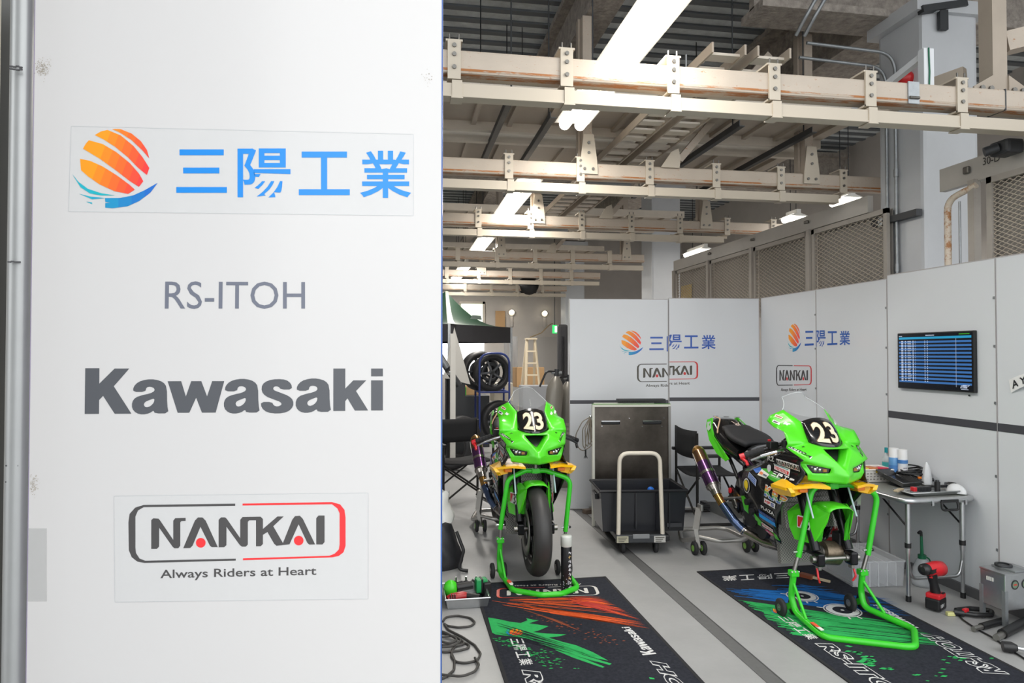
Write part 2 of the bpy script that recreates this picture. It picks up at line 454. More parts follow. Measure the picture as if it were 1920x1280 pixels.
# retracted overhead door sections: ribbed cream sheets lying flat under the girders
def overhead(y0, y1, z, lb, n=9):
    t = thing('overhead_door', lb, 'overhead door', (0, (y0 + y1) / 2, z), 'raised overhead doors')
    b = MB(); b.box((0.3, (y0 + y1) / 2, z + 0.03), (6.9, y1 - y0, 0.02), m_soffit)
    x = -3.0
    while x < 3.7:
        b.box((x, (y0 + y1) / 2, z + 0.005), (0.04, y1 - y0, 0.035), m_soffit); x += 0.30
    b.build('ribbed_panel', t)
    for yy in (y0, y1):
        b = MB(); b.box((0.3, yy, z - 0.01), (6.9, 0.06, 0.085), m_cream); b.build('edge_beam', t)
    return t
overhead(4.86, 5.62, 3.46, 'raised cream overhead door section above the second beam')
overhead(5.86, 6.9, 3.44, 'raised cream overhead door section behind the dark gap in the ceiling')
overhead(8.6, 9.7, 3.42, 'raised cream overhead door section far back near the fourth beam')
overhead(12.2, 13.0, 3.52, 'farthest raised cream overhead door section')
# angle iron tracks and cable ladders running in depth
for k, (x, y0, y1, z, lb) in enumerate([(0.78, 4.6, 6.8, 3.36, 'thin dark angle track hanging left of the lamps'), (1.12, 4.9, 7.3, 3.30, 'thin dark angle track beside the front lamps'),
                                   (2.62, 4.9, 7.4, 3.32, 'thin dark angle track under the raised door sections'), (3.3, 5.0, 7.4, 3.34, 'thin dark angle track near the white column')]):
    t = thing('angle_track', lb, 'track', (x, (y0 + y1) / 2, z))
    b = MB(); b.beam((x, y0, z), (x, y1, z), 0.045, 0.006, m_dark); b.beam((x - 0.02, y0, z + 0.022), (x - 0.02, y1, z + 0.022), 0.006, 0.045, m_dark); b.build('angle', t)
    for yy in (y0 + 0.15, y1 - 0.2):
        b = MB(); b.cyl((x, yy, z), (x, yy, 5.07), 0.006, m_dark, 6); b.build('rod', t)
def cable_ladder(x, y0, y1, z, lb, wd=0.2, top=3.385):
    t = thing('cable_ladder', lb, 'cable tray', (x, (y0 + y1) / 2, z), 'cable ladders under the ceiling')
    for s in (-1, 1):
        b = MB(); b.beam((x + s * wd / 2, y0, z), (x + s * wd / 2, y1, z), 0.012, 0.06, m_soffit); b.build('side_rail', t)
    y = y0 + 0.1
    while y < y1:
        b = MB(); b.beam((x - wd / 2, y, z - 0.01), (x + wd / 2, y, z - 0.01), 0.09, 0.015, m_cream); b.build('rung', t); y += 0.19
    for yy in (y0 + 0.3, (y0 + y1) / 2, y1 - 0.3):
        b = MB(); b.beam((x - wd / 2 - 0.04, yy, z - 0.05), (x + wd / 2 + 0.04, yy, z - 0.05), 0.04, 0.03, m_galv)
        for s in (-1, 1): b.cyl((x + s * (wd / 2 + 0.03), yy, z - 0.05), (x + s * (wd / 2 + 0.03), yy, top), 0.006, m_galv, 6)
        b.build('trapeze_hanger', t)
cable_ladder(1.86, 3.62, 9.4, 3.30, 'long cable ladder running back over the garage, beside the lamps')
cable_ladder(2.14, 3.62, 9.4, 3.30, 'long cable ladder running back over the garage, on the column side of its twin')
# ------------------------------------------------------------------ ceiling lamps
def lamp(x, y0, y1, z, lb, grp, power):
    t = thing('ceiling_lamp', lb, 'lamp', (x, (y0 + y1) / 2, z), grp)
    b = MB(); yc = (y0 + y1) / 2; L = y1 - y0
    b.box((x, yc, z + 0.075), (0.06, L, 0.05), m_lampw)
    b.prism([(x - 0.03, y0, z + 0.05), (x + 0.03, y0, z + 0.05), (x + 0.135, y0, z + 0.015), (x - 0.135, y0, z + 0.015)], (0, L, 0), m_lampw); b.build('housing', t)
    for s in (-0.06, 0.06):
        b = MB(); b.cyl((x + s, y0 + 0.01, z), (x + s, y1 - 0.01, z), 0.042, m_tube, 12); b.build('tube', t)
    for s in (0.25, -0.25):
        b = MB(); b.cyl((x, yc + L * s, z + 0.1), (x, yc + L * s, 5.07), 0.005, m_dark, 6); b.build('rod', t)
    area_light('lamp_light', (0, 0, -0.08), 0.2, L, power, parent=t)
G1 = 'fluorescent lamps in a row over the bikes'
lamp(1.3, 2.75, 5.05, 3.30, 'bright ceiling lamp crossing the nearest beam', G1, 34)
lamp(1.3, 6.7, 8.6, 3.30, 'bright ceiling lamp between the second and third beam', G1, 50)
lamp(1.3, 10.2, 12.0, 3.30, 'bright ceiling lamp between the fourth and fifth beam', G1, 74)
lamp(1.3, 13.2, 14.3, 3.30, 'small far ceiling lamp above the green canopy', G1, 34)
lamp(1.3, 14.9, 15.9, 3.30, 'farthest lamp of the row, lowest in view', G1, 54)
G2 = 'lamps of the next bay seen over the mesh wall'
lamp(5.02, 6.9, 7.2, 3.30, 'short lamp shining over the mesh wall beside the column', G2, 30)
lamp(5.02, 7.95, 8.2, 3.30, 'short lamp over the mesh wall, next behind the one by the column', G2, 30)
lamp(5.06, 10.7, 11.4, 3.30, 'lamp over the mesh wall near the second column', G2, 30)
lamp(5.06, 12.0, 12.8, 3.30, 'lamp just above the far end of the mesh wall', G2, 30)
# ------------------------------------------------------------------ mesh wall along the bay edge
m_frame = mat('mesh_frame_grey', (160, 154, 146), 0.5, noise=0.06, nscale=10, rust=(0.66, 30, (150, 110, 76)))
m_band = mat('mesh_band_grey', (176, 172, 166), 0.5, noise=0.05, nscale=6)
m_net = mat('net_wire', (178, 168, 154), 0.5)
m_back = mat('mesh_backing', (150, 146, 140), 0.6, noise=0.06, nscale=2)
b = MB(); b.beam((3.84, 2.4, 2.79), (3.84, 4.30, 2.79), 0.05, 0.16, m_band); o = b.build('header_near', None)
o.name = 'mesh_header'; tag(o, 'grey header plate marked 30-D over the near mesh panel', 'header')
b = MB(); b.text('30-D', quadmap([(3.812, 3.93, 2.80), (3.812, 3.80, 2.795), (3.812, 3.80, 2.845), (3.812, 3.93, 2.85)]), ink((40, 38, 36))); b.build('lettering', o)
b = MB(); b.box((3.80, 4.05, 2.80), (0.02, 0.05, 0.05), m_bolt, bev=0.01); b.build('lock_plate', o)
b = MB(); b.beam((3.84, 5.06, 2.79), (3.84, 9.1, 2.79), 0.05, 0.14, m_band); o = b.build('mesh_header'); tag(o, 'long grey header plate above the far row of mesh panels', 'header')
for yy in (5.9, 6.9, 7.95):
    b2 = MB(); b2.box((3.80, yy, 2.80), (0.02, 0.06, 0.03), m_bolt, bev=0.008); b2.build('latch', o)
def mesh_panel(y0, y1, lb, z0=1.95, z1=2.71, dy=0.075, dz=0.037, wr=0.0036):
    t = thing('mesh_screen', lb, 'mesh screen', (3.82, (y0 + y1) / 2, z0), 'expanded mesh panels')
    b = MB(); x = 3.82
    b.beam((x, y0, z1 - 0.02), (x, y1, z1 - 0.02), 0.03, 0.04, m_frame)
    b.beam((x, y0, z0 + 0.02), (x, y1, z0 + 0.02), 0.03, 0.04, m_frame)
    for yy in (y0 + 0.02, y1 - 0.02): b.beam((x, yy, z0), (x, yy, z1), 0.04, 0.03, m_frame, up=(1, 0, 0))
    b.build('frame', t)
    b = MB(); W, Hh = y1 - y0 - 0.06, z1 - z0 - 0.06
    sl = dz / dy; a0, c0 = y0 + 0.03, z0 + 0.03
    n = int((W * sl + Hh) / dz) + 1
    for sgn in (1, -1):
        for k in range(n + 1):
            off = -W * sl + k * dz
            # line z = c0 + off + sl * (yy - a0), clipped
            ya, yb = 0.0, W
            za, zb = off, off + sl * W
            if zb <= 0 or za >= Hh: continue
            if za < 0: ya = -off / sl; za = 0
            if zb > Hh: yb = (Hh - off) / sl; zb = Hh
            p = [(ya, za), (yb, zb)]
            if sgn < 0: p = [(W - q[0], q[1]) for q in p]
            b.tube([(x, a0 + q[0], c0 + q[1]) for q in p], wr, m_net, 4, caps=False)
    b.build('netting', t)
    b = MB(); b.box((x + 0.05, (y0 + y1) / 2, (z0 + z1) / 2), (0.006, y1 - y0 - 0.02, z1 - z0), m_back); b.build('backing_sheet', t)
    return t
for k in range(4):
    mesh_panel(4.80 + 1.06 * k + 0.03, 5.86 + 1.06 * k - 0.03, ['mesh panel partly hidden behind the white column', 'mesh panel second from the column', 'mesh panel third from the column', 'farthest mesh panel, with a yellow sheet behind it'][k])
mesh_panel(2.5, 3.9, 'near mesh panel under the 30-D plate', dy=0.06, dz=0.03)
b = MB(); b.box((3.85, 8.75, 2.36), (0.004, 0.34, 0.26), mat('yellow_sheet', (196, 170, 96), 0.6)); o = b.build('yellow_notice'); tag(o, 'faded yellow sheet behind the farthest mesh panel', 'notice')
for k, yy in enumerate((4.0, 5.86, 6.92, 7.98, 9.06)):
    b = MB(); b.box((3.81, yy, 1.36), (0.055, 0.05, 2.72), m_frame); struct(b.build('trim_2'))
# rusty tube loop beside the near mesh panel
t = thing('rusty_tube', 'rust stained cream tube bending over beside the near mesh panel', 'tube', (3.78, 4.12, 0))
b = MB(); b.tube(fillet([(3.76, 4.17, 0.02), (3.76, 4.17, 2.62), (3.80, 3.97, 2.68)], 0.1), 0.022, mat('rusted_tube', (206, 194, 178), 0.5, noise=0.05, rust=(0.5, 22, (164, 112, 66))), 10); b.build('tube', t)
b = MB(); b.tube([(3.80, 4.11, 0.02), (3.80, 4.11, 2.60)], 0.008, m_galv, 8); b.build('thin_pipe', t)
b = MB(); b.box((3.72, 3.66, 2.83), (0.12, 0.14, 0.09), m_dark, bev=0.02); b.cyl((3.66, 3.66, 2.83), (3.60, 3.70, 2.81), 0.03, m_dark, 10); o = b.build('door_roller'); tag(o, 'dark roller housing under the nearest beam above the 30-D plate', 'roller')
# conduits on the column
for k, (px, lb) in enumerate(((1664, 'thin grey conduit on the column edge, nearer the mesh'), (1681, 'thin grey conduit on the column, with a coupling'))):
    q = PX(px, 400, 3.87)
    t = thing('conduit', lb, 'conduit', (q.x, q.y, 0), 'conduits on the white column')
    b = MB(); b.tube(fillet([(q.x, q.y, 0.05), (q.x, q.y, 3.86 + 0.07 * k), (q.x - 0.75, q.y + 0.02, 3.90 + 0.07 * k)], 0.16, 8), 0.013, m_galv, 8); b.build('pipe', t)
    for z in (1.5, 2.2, 2.95 if k else 2.6):
        b = MB(); b.cyl((q.x, q.y, z), (q.x, q.y, z + 0.06), 0.018, m_galv, 10); b.build('coupling', t)
b = MB(); b.box((3.86, 4.80, 2.62), (0.05, 0.5, 0.05), m_dark); b.box((3.84, 4.93, 2.62), (0.03, 0.05, 0.07), m_galv); o = b.build('strut_channel'); tag(o, 'dark strut channel clamping the two conduits to the column', 'bracket')
for k, (a, c, lb) in enumerate((((2.98, 4.74, 3.98), (3.3, 4.35, 4.75), 'conduit pipe slanting up from the cable ladder, nearer the lamps'), ((3.05, 4.74, 3.98), (3.38, 4.35, 4.75), 'conduit pipe slanting up from the cable ladder, beside its twin'))):
    b = MB(); b.tube(fillet([a, (a[0] + 0.02, a[1] - 0.1, 4.08), c], 0.1), 0.014, m_galv, 8); o = b.build('conduit'); tag(o, lb, 'conduit')
# alarm bell, lamp bracket and channel on the column
b = MB(); p = PX(1685, 148, 3.82)
b.lathe([(0.0, 0.0), (0.055, 0.0), (0.06, 0.012), (0.06, 0.05), (0.045, 0.075), (0.0, 0.085)], (3.90, p.y, p.z), (-1, -0.35, 0), mat('alarm_red', (190, 26, 30), 0.35), 20); o = b.build('alarm_bell'); tag(o, 'small red alarm bell fixed to the column above the nearest beam', 'alarm bell')
t = thing('bracket_arm', 'white bracket post with a green wire in front of the column', 'bracket', (3.35, 3.72, 3.1))
b = MB(); b.beam((3.24, 3.75, 3.09), (3.24, 3.75, 3.45), 0.07, 0.05, m_white); b.beam((3.24, 3.77, 3.42), (3.2, 4.4, 3.28), 0.04, 0.04, m_white); b.build('arm', t)
b = MB(); b.tube([(3.235, 3.72, 3.45), (3.24, 3.72, 3.3), (3.232, 3.72, 3.1)], 0.005, mat('green_wire', (30, 110, 80), 0.5), 6); b.build('wire', t)
b = MB(); p = PY(1765, 15, 4.5); b.beam(p + Vector((-0.16, 0.02, -0.02)), p + Vector((0.22, 0.02, 0.06)), 0.06, 0.05, m_dark); b.box(p + Vector((0.03, 0.02, -0.08)), (0.07, 0.03, 0.15), m_dark); o = b.build('beam_clamp'); tag(o, 'black channel clamp on the upper column face', 'clamp')
# steel post and gussets at the far right over the nearest beam
t = thing('corner_post', 'grey steel post with gusset plates at the right end of the nearest beam', 'post', (3.7, 3.6, 3.09))
b = MB(); p = PY(1862, 150, 3.6); b.beam((p.x, 3.6, 3.10), (p.x, 3.6, 4.7), 0.1, 0.1, m_soffit); b.build('post', t)
for s in (-1, 1):
    b = MB(); b.prism([(p.x + s * 0.05, 3.55, 3.09), (p.x + s * 0.19, 3.55, 3.09), (p.x + s * 0.19, 3.55, 3.15), (p.x + s * 0.05, 3.55, 3.23)], (0, -0.012, 0), m_soffit); g = b.build('gusset_plate', t)
    for dx in (0.08, 0.14):
        b = MB(); b.cyl((p.x + s * dx, 3.538, 3.14), (p.x + s * dx, 3.525, 3.14), 0.016, m_bolt, 8); b.build('bolt', g)
b = MB(); b.beam((p.x + 0.1, 3.62, 3.46), (p.x + 0.9, 3.3, 3.62), 0.1, 0.12, m_rusty); b.build('side_arm', t)
b = MB(); b.beam((p.x - 0.05, 3.75, 3.3), (p.x - 0.35, 4.3, 3.25), 0.06, 0.12, m_soffit); b.build('rear_arm', t)
# far wall details
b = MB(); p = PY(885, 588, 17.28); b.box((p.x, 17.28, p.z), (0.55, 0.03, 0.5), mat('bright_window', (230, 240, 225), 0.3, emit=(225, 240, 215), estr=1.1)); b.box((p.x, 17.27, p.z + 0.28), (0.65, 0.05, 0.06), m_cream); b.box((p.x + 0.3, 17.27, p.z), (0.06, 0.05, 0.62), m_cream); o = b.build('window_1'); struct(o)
b = MB(); q0, q1 = PY(815, 702, 17.26), PY(908, 640, 17.26); b.box(((q0.x + q1.x) / 2, 17.28, (q0.z + q1.z) / 2), (q1.x - q0.x, .02, q1.z - q0.z), mat('sheet_glow', (245, 247, 248), 0.4, emit=(244, 248, 250), estr=.9)); b.box(((q0.x + q1.x) / 2, 17.27, q1.z + .03), (q1.x - q0.x + .1, .05, .06), m_cream); struct(b.build('backlit_sheet'))  # white sheet; its emission stands in for daylight coming through it
for k, (px, py, lb) in enumerate(((960, 585, 'round wall lamp on the back wall nearer the canopy'), (1022, 587, 'round wall lamp on the back wall nearer the exit sign'))):
    p = PY(px, py, 17.2); t = thing('wall_lamp', lb, 'lamp', (p.x, 17.2, p.z), 'round wall lamps')
    b = MB(); b.sphere(p, 0.058, mat('globe_glow', (255, 246, 225), 0.3, emit=(255, 244, 220), estr=5.0), 14); b.build('globe', t)
    b = MB(); b.cyl(p + Vector((0, 0.05, -0.01)), p + Vector((0, 0.09, -0.01)), 0.08, m_cream, 12); b.box(p + Vector((0.0, 0.08, -0.22)), (0.07, 0.02, 0.3), m_wallc); b.build('base', t)
p = PY(1040, 617, 15.6); t = thing('exit_sign', 'small lit green exit sign hanging by the third column', 'sign', (p.x, 15.6, p.z))
b = MB(); b.box(p, (0.11, 0.03, 0.2), mat('exit_green', (40, 190, 90), 0.4, emit=(40, 200, 95), estr=1.0), bev=0.01); b.build('panel', t)
b = MB(); b.box(p + Vector((0.025, -0.02, 0)), (0.05, 0.006, 0.14), mat('exit_white', (240, 255, 240), 0.4, emit=(235, 255, 235), estr=1.6)); b.build('pictogram', t)
b = MB(); b.cyl(p + Vector((0, 0, 0.1)), Vector((p.x, p.y, 5.07)), 0.01, m_dark, 6); b.build('rod', t)
b = MB(); p = PY(1032, 680, 17.28); b.box((p.x, 17.28, 1.0), (0.75, 0.05, 2.0), mat('door_paint', (176, 172, 168), 0.5)); b.cyl((p.x - 0.3, 17.24, 1.0), (p.x - 0.3, 17.2, 1.0), 0.03, m_chrome, 8); struct(b.build('door_1'))
b = MB(); p = PY(990, 530, 15.0); b.lathe([(0.0, 0), (0.2, 0.02), (0.24, 0.08), (0.2, 0.26), (0.08, 0.32), (0, 0.32)], (p.x, 15.2, p.z - 0.1), (0.2, -1, 0.3), m_black, 16); o = b.build('ceiling_fan'); tag(o, 'black round fan hanging under the far beams', 'fan')
for o_ in (MB().cyl((p.x, 15.2, p.z), (p.x, 15.2, 3.0), 0.02, m_dark, 6),): o_.build('mount', o)
b = MB(); p0, p1 = PY(938, 590, 17.25), PY(945, 600, 17.25); b.box((p0.x, 17.26, p0.z - 0.15), (0.25, 0.02, 0.5), mat('cardboard', (188, 152, 110), 0.8)); o = b.build('wall_notice'); tag(o, 'tan notice board on the back wall behind the canopy', 'notice')
# ================================================================== printed marks
from mathutils.geometry import tessellate_polygon
def shape(mb, loops, fn, m):
    """filled outline with holes, loops in unit coordinates"""
    L = [[Vector((p[0], p[1], 0)) for p in l] for l in loops]
    tr = tessellate_polygon(L); flat = [p for l in L for p in l]
    mb.add([fn(p.x, p.y) for p in flat], [tuple(t) for t in tr], m)
def chaikin(p, n=2):
    for _ in range(n):
        q = []
        for i in range(len(p)):
            a, b = p[i], p[(i + 1) % len(p)]
            q += [(a[0] * .75 + b[0] * .25, a[1] * .75 + b[1] * .25), (a[0] * .25 + b[0] * .75, a[1] * .25 + b[1] * .75)]
        p = q
    return p
def clip(p, k, v, keep_less):
    out = []
    f = lambda q: (k(q) - v) * (1 if keep_less else -1)
    for i in range(len(p)):
        a, b = p[i], p[(i + 1) % len(p)]; fa, fb = f(a), f(b)
        if fa <= 0: out.append(a)
        if (fa < 0 < fb) or (fb < 0 < fa):
            t = fa / (fa - fb); out.append((a[0] + (b[0] - a[0]) * t, a[1] + (b[1] - a[1]) * t))
    return out
def graded(mb, poly, fn, c0, c1, key, lo, hi, n=7):
    for i in range(n):
        q = poly
        if i > 0: q = clip(q, key, lo + (hi - lo) * i / n, False)
        if i < n - 1 and len(q) > 2: q = clip(q, key, lo + (hi - lo) * (i + 1) / n, True)
        if len(q) < 3: continue
        t = i / (n - 1)
        shape(mb, [q], fn, ink(tuple(round(a + (b - a) * t) for a, b in zip(c0, c1)), 0.3))
SUN = [[(595,692),(640,692),(700,715),(750,755),(782,800),(795,845),(760,805),(700,750),(640,712)],
       [(503,725),(535,706),(570,697),(640,725),(710,780),(760,840),(795,895),(782,932),(735,895),(680,840),(610,785),(550,748)],
       [(441,798),(455,772),(472,753),(545,772),(620,815),(690,870),(740,925),(763,965),(740,995),(690,965),(610,905),(530,850)],
       [(426,852),(480,862),(545,890),(620,935),(690,985),(718,1010),(682,1033),(610,1020),(530,985),(470,945),(432,912)]]
WAVE = [[(386,934),(420,975),(470,1010),(540,1032),(615,1042),(540,1044),(480,1034),(430,1002)],
        [(422,1036),(480,1050),(560,1057),(640,1055),(710,1040),(770,1012),(840,972),(800,1025),(740,1070),(680,1098),(600,1110),(530,1105),(460,1078),(530,1085),(590,1082),(500,1068)]]
def sun_globe(mb, fn):
    """sun over waves, in its own unit square"""
    N = lambda p: ((p[0] - 386) / 454, (1110 - p[1]) / 418)
    for s in SUN: graded(mb, [N(p) for p in s], fn, (250, 158, 22), (246, 62, 60), lambda q: q[0] - 0.35 * q[1], 0.0, 0.75)
    graded(mb, [N(p) for p in WAVE[0]], fn, (30, 178, 196), (24, 178, 190), lambda q: q[0], 0, 0.5, 2)
    graded(mb, [N(p) for p in WAVE[1]], fn, (24, 174, 196), (26, 108, 200), lambda q: q[0], 0.08, 1.0, 6)
def sunyo(mb, fn, blue, bold=0.014, globe=True):
    """logo line in the unit square: globe and four characters"""
    if globe: sun_globe(mb, lambda s, t: fn(s * 0.25, -0.0 + t * 1.0))
    m = ink(blue, 0.3)
    X = lambda x: (x / 2.743 + 100 - 133) / 638; Y = lambda y: (390 - (y / 2.743 + 220)) / 147
    for ch, x0, x1, y0, y1 in (('三', 633, 893, 165, 388), ('陽', 948, 1220, 160, 412), ('工', 1263, 1525, 176, 400), ('業', 1578, 1840, 172, 414)):
        a, b_, c, d = X(x0), X(x1), Y(y1), Y(y0)
        mb.text(ch, lambda s, t, a=a, b_=b_, c=c, d=d: fn(a + (b_ - a) * s, c + (d - c) * t), m, bold)
def NK(p): return ((p[0] - 157) / 1563, (725 - (p[1] + (p[0] - 157) * 0.0128)) / 550)
NANKAI_L = [[(318,492),(318,285),(333,272),(370,275),(382,290),(474,428),(474,290),(488,272),(562,270),(562,292),(532,293),(524,302),(524,470),(510,488),(482,488),(470,478),(374,340),(374,475),(358,492)],
            [(545,488),(628,290),(650,267),(682,267),(705,290),(792,482),(748,482),(735,470),(668,335),(612,470),(595,487)],
            [(798,483),(798,285),(815,267),(845,267),(858,280),(953,418),(953,285),(970,265),(1100,263),(1117,280),(1117,352),(1222,262),(1268,262),(1192,333),(1262,455),(1330,285),(1350,260),(1385,257),(1407,280),(1497,467),(1455,468),(1440,455),(1376,320),(1310,465),(1215,475),(1198,460),(1150,375),(1117,395),(1117,462),(1100,478),(1067,478),(1067,290),(1018,290),(1008,300),(1008,465),(993,480),(965,480),(950,468),(854,335),(854,468),(838,483)],
            [(1505,467),(1505,275),(1522,256),(1566,256),(1566,450),(1550,468)]]
def nankai(mb, fn, dark, red, tag_line=True, frame=True):
    md, mr = ink(dark, 0.35), ink(red, 0.35)
    for l in NANKAI_L: shape(mb, [[NK(p) for p in l]], fn, md)
    for c in ((670, 450), (1377, 438)):
        shape(mb, [[NK((c[0] + 35 * math.cos(a * PI / 12), c[1] + 35 * math.sin(a * PI / 12))) for a in range(24)]], fn, mr)
    if frame:
        shape(mb, [[NK(p) for p in ((917,168),(265,176),(205,195),(165,240),(157,300),(160,500),(180,550),(220,582),(270,592),(921,580),(921,566),(275,576),(235,560),(210,520),(206,480),(206,260),(225,215),(265,192),(917,184))]], fn, md)
        shape(mb, [[NK(p) for p in ((970,168),(1620,158),(1680,175),(1712,215),(1720,270),(1720,480),(1705,525),(1670,552),(1620,562),(973,578),(973,564),(1600,550),(1640,535),(1670,505),(1676,470),(1676,240),(1660,205),(1620,174),(970,182))]], fn, mr)
    if tag_line:
        a, b_ = 0.144, 0.863
        mb.text('Always Riders at Heart', lambda s, t: fn(a + (b_ - a) * s, -0.0 + 0.145 * t), md, 0.012)
KW_A = ([(342,752),(343,722),(370,692),(420,677),(470,677),(518,692),(541,724),(543,830),(553,881),(470,881),(464,862),(440,880),(400,888),(362,880),(336,852),(336,812),(355,785),(400,770),(440,762),(468,748),(467,730),(445,720),(420,724),(413,752)],
        [(468,790),(440,800),(412,812),(404,830),(418,846),(445,838),(466,815)])
KW = [[[(60,610),(143,610),(143,702),(232,612),(318,612),(228,718),(333,882),(235,882),(166,775),(143,800),(143,882),(60,882)]],
      [[(545,688),(625,688),(654,780),(685,688),(745,688),(780,780),(810,688),(882,688),(832,878),(750,878),(715,788),(675,878),(606,878)]],
      [[(1543,612),(1616,612),(1616,735),(1665,685),(1745,685),(1682,750),(1757,870),(1675,870),(1630,795),(1616,812),(1616,872),(1543,872)]],
      [[(1775,612),(1848,612),(1848,660),(1775,660)]], [[(1775,685),(1848,685),(1848,870),(1775,870)]]]
KW_S = [(1292,740),(1225,740),(1207,720),(1180,722),(1176,742),(1215,757),(1270,778),(1299,805),(1299,845),(1265,877),(1205,887),(1140,879),(1106,850),(1103,815),(1170,815),(1180,837),(1205,844),(1230,832),(1222,815),(1180,800),(1130,780),(1106,750),(1110,708),(1145,684),(1200,675),(1255,680),(1287,705)]
def kawasaki(mb, fn, m):
    N = lambda p: ((p[0] - 60) / 1788, (886 - p[1]) / 276)
    for l in KW: shape(mb, [[N(p) for p in q] for q in l], fn, m)
    for dx, dy in ((0, 0), (545, -2), (978, -4)):
        shape(mb, [[N((p[0] + dx, p[1] + dy)) for p in chaikin(q, 1)] for q in KW_A], fn, m)
    shape(mb, [[N(p) for p in chaikin(KW_S, 1)]], fn, m)

# ================================================================== near partition panel
m_near = mat('near_panel_white', (213, 211, 210), 0.22, spec=0.5)
def ZD(px, py, zd): return _o + (_f + _r * ((px - 960) / FPX) - _u * ((py - 640) / FPX)) * zd
a, c = ZD(58, 640, 1.89), ZD(827, 640, 1.97)
a.z = c.z = 0; pd = (c - a).normalized(); pn = Vector((pd.y, -pd.x, 0))   # pn faces the camera
def NP(px, py, off=0.0006):
    """pixel -> point just in front of the near panel's face"""
    d = _f + _r * ((px - 960) / FPX) - _u * ((py - 640) / FPX)
    return _o + d * ((a - _o).dot(pn) / d.dot(pn)) + pn * off
NEAR_H = 2.78
t = thing('partition_panel', 'big white partition panel close to the camera carrying four sponsor stickers', 'partition panel', (a + c) / 2)
b = MB(); ctr = (a + c) / 2 - pn * 0.02 + Vector((0, 0, NEAR_H / 2 + 0.01)); rz = math.atan2(pd.y, pd.x)
b.box(ctr, ((c - a).length, 0.04, NEAR_H - 0.02), m_near, rot=rz); b.build('board', t)
b = MB(); b.box(c - pn * 0.02 + pd * 0.0015 + Vector((0, 0, NEAR_H / 2)), (0.003, 0.041, NEAR_H - 0.02), mat('edge_blue', (52, 92, 164), 0.4), rot=rz); b.build('edge_strip', t)
b = MB(); b.box(a - pn * 0.02 - pd * 0.001 + Vector((0, 0, NEAR_H / 2)), (0.002, 0.041, NEAR_H - 0.02), mat('edge_violet', (150, 140, 165), 0.4), rot=rz); b.build('edge_strip', t)
m_film = clear('sticker_film', (238, 238, 238), 0.16, 0.5)
m_edge = ink((196, 198, 200), 0.4)
def rim(mb, q, wd=0.0012):
    q = [Vector(p) for p in q]
    for i in range(4):
        d = (q[(i + 1) % 4] - q[i]).normalized(); n = d.cross(pn).normalized() * wd
        mb.add([q[i], q[(i + 1) % 4], q[(i + 1) % 4] + n, q[i] + n], [(0, 1, 2, 3)], m_edge)
b = MB(); q = [NP(129, 396), NP(775, 404), NP(775, 252), NP(134, 237)]
b.add([p - pn * 0.0003 for p in q], [(0, 1, 2, 3)], m_film); rim(b, q)
sun_globe(b, quadmap([NP(135, 389, .001), NP(296, 392, .001), NP(296, 243, .001), NP(137, 241, .001)]))
def near_chars(s, t): return NP(133 + 638 * s, 390 - 147 * t, .001)
sunyo(b, near_chars, (18, 138, 226), globe=False); b.build('sun_sticker', t)
b = MB(); b.text('RS-ITOH', quadmap([NP(309, 579), NP(572, 579), NP(572, 528), NP(310, 527)]), ink((112, 116, 130), 0.35), 0.0)
o = b.build('grey_name_sticker', t)
b = MB(); kawasaki(b, quadmap([NP(159, 777), NP(718, 774), NP(718, 690), NP(160, 690)]), ink((86, 88, 93), 0.3)); b.build('bold_name_sticker', t)
b = MB(); q = [NP(216, 1128), NP(690, 1122), NP(690, 924), NP(214, 930)]; b.add([p - pn * 0.0003 for p in q], [(0, 1, 2, 3)], m_film); rim(b, q)
nankai(b, quadmap([NP(241, 1090), NP(648, 1081), NP(648, 940), NP(241, 946)]), (76, 74, 74), (246, 52, 56)); b.build('framed_sticker', t)
b = MB(); rnd = random.Random(3)
for cx, cy, n, sx, sy in ((80, 128, 150, 13, 14), (64, 910, 90, 9, 16), (800, 150, 18, 12, 18)):
    for _ in range(n):
        x, y = rnd.gauss(cx, sx * .55), rnd.gauss(cy, sy * .55); x = max(x, 66 - 12 * y / 1280); s = rnd.uniform(0.35, 1.1)
        b.add([NP(x - s, y - s * .6), NP(x + s, y - s * .8), NP(x + s * .8, y + s * .7), NP(x - s * .7, y + s)], [(3, 2, 1, 0)], ink((176, 168, 156), 0.9))
b.build('grime', t)
b = MB(); b.add([NP(52, 1127), NP(88, 1127), NP(88, 990), NP(54, 990)], [(0, 1, 2, 3)], clear('clear_tape', (206, 206, 205), 0.2, 0.55)); b.build('clear_tape', t)
# pole and things at the left edge of the panel
b = MB(); q = ZD(37, 640, 1.93); b.cyl((q.x, q.y, 0), (q.x, q.y, 3.0), 0.032, mat('grey_pole', (176, 178, 178), 0.35, 0.35, noise=0.05, nscale=4), 28)
for py in (125, 130, 490, 872, 903):
    p = ZD(36 - py * 0.01, py, 1.898)
    for k in range(4): b.box(p + Vector((-0.018 + 0.008 * k, -0.0005, random.uniform(-.002, .002))), (0.008, 0.004, 0.004), ink((84, 84, 86), 0.8))
o = b.build('grey_pole'); tag(o, 'round grey pole standing along the left edge of the near panel', 'pole')
q = ZD(-30, 640, 2.6); t = thing('rope_net', 'dark sheet with a knotted rope net behind the grey pole', 'net', (q.x, q.y, 0))
b = MB(); b.box((q.x - 0.2, q.y + 0.1, 0.9), (0.9, 0.04, 1.78), mat('black_sheet', (24, 22, 24), 0.9)); b.build('sheet', t)
b = MB()
for k in range(16): b.tube([(q.x - 0.6, q.y + 0.06, 0.05 + 0.1 * k), (q.x - 0.1, q.y + 0.05, 0.2 + 0.1 * k), (q.x + 0.24, q.y + 0.06, 0.02 + 0.1 * k)], 0.006, mat('rope', (176, 150, 110), 0.8), 6)
b.build('rope', t)
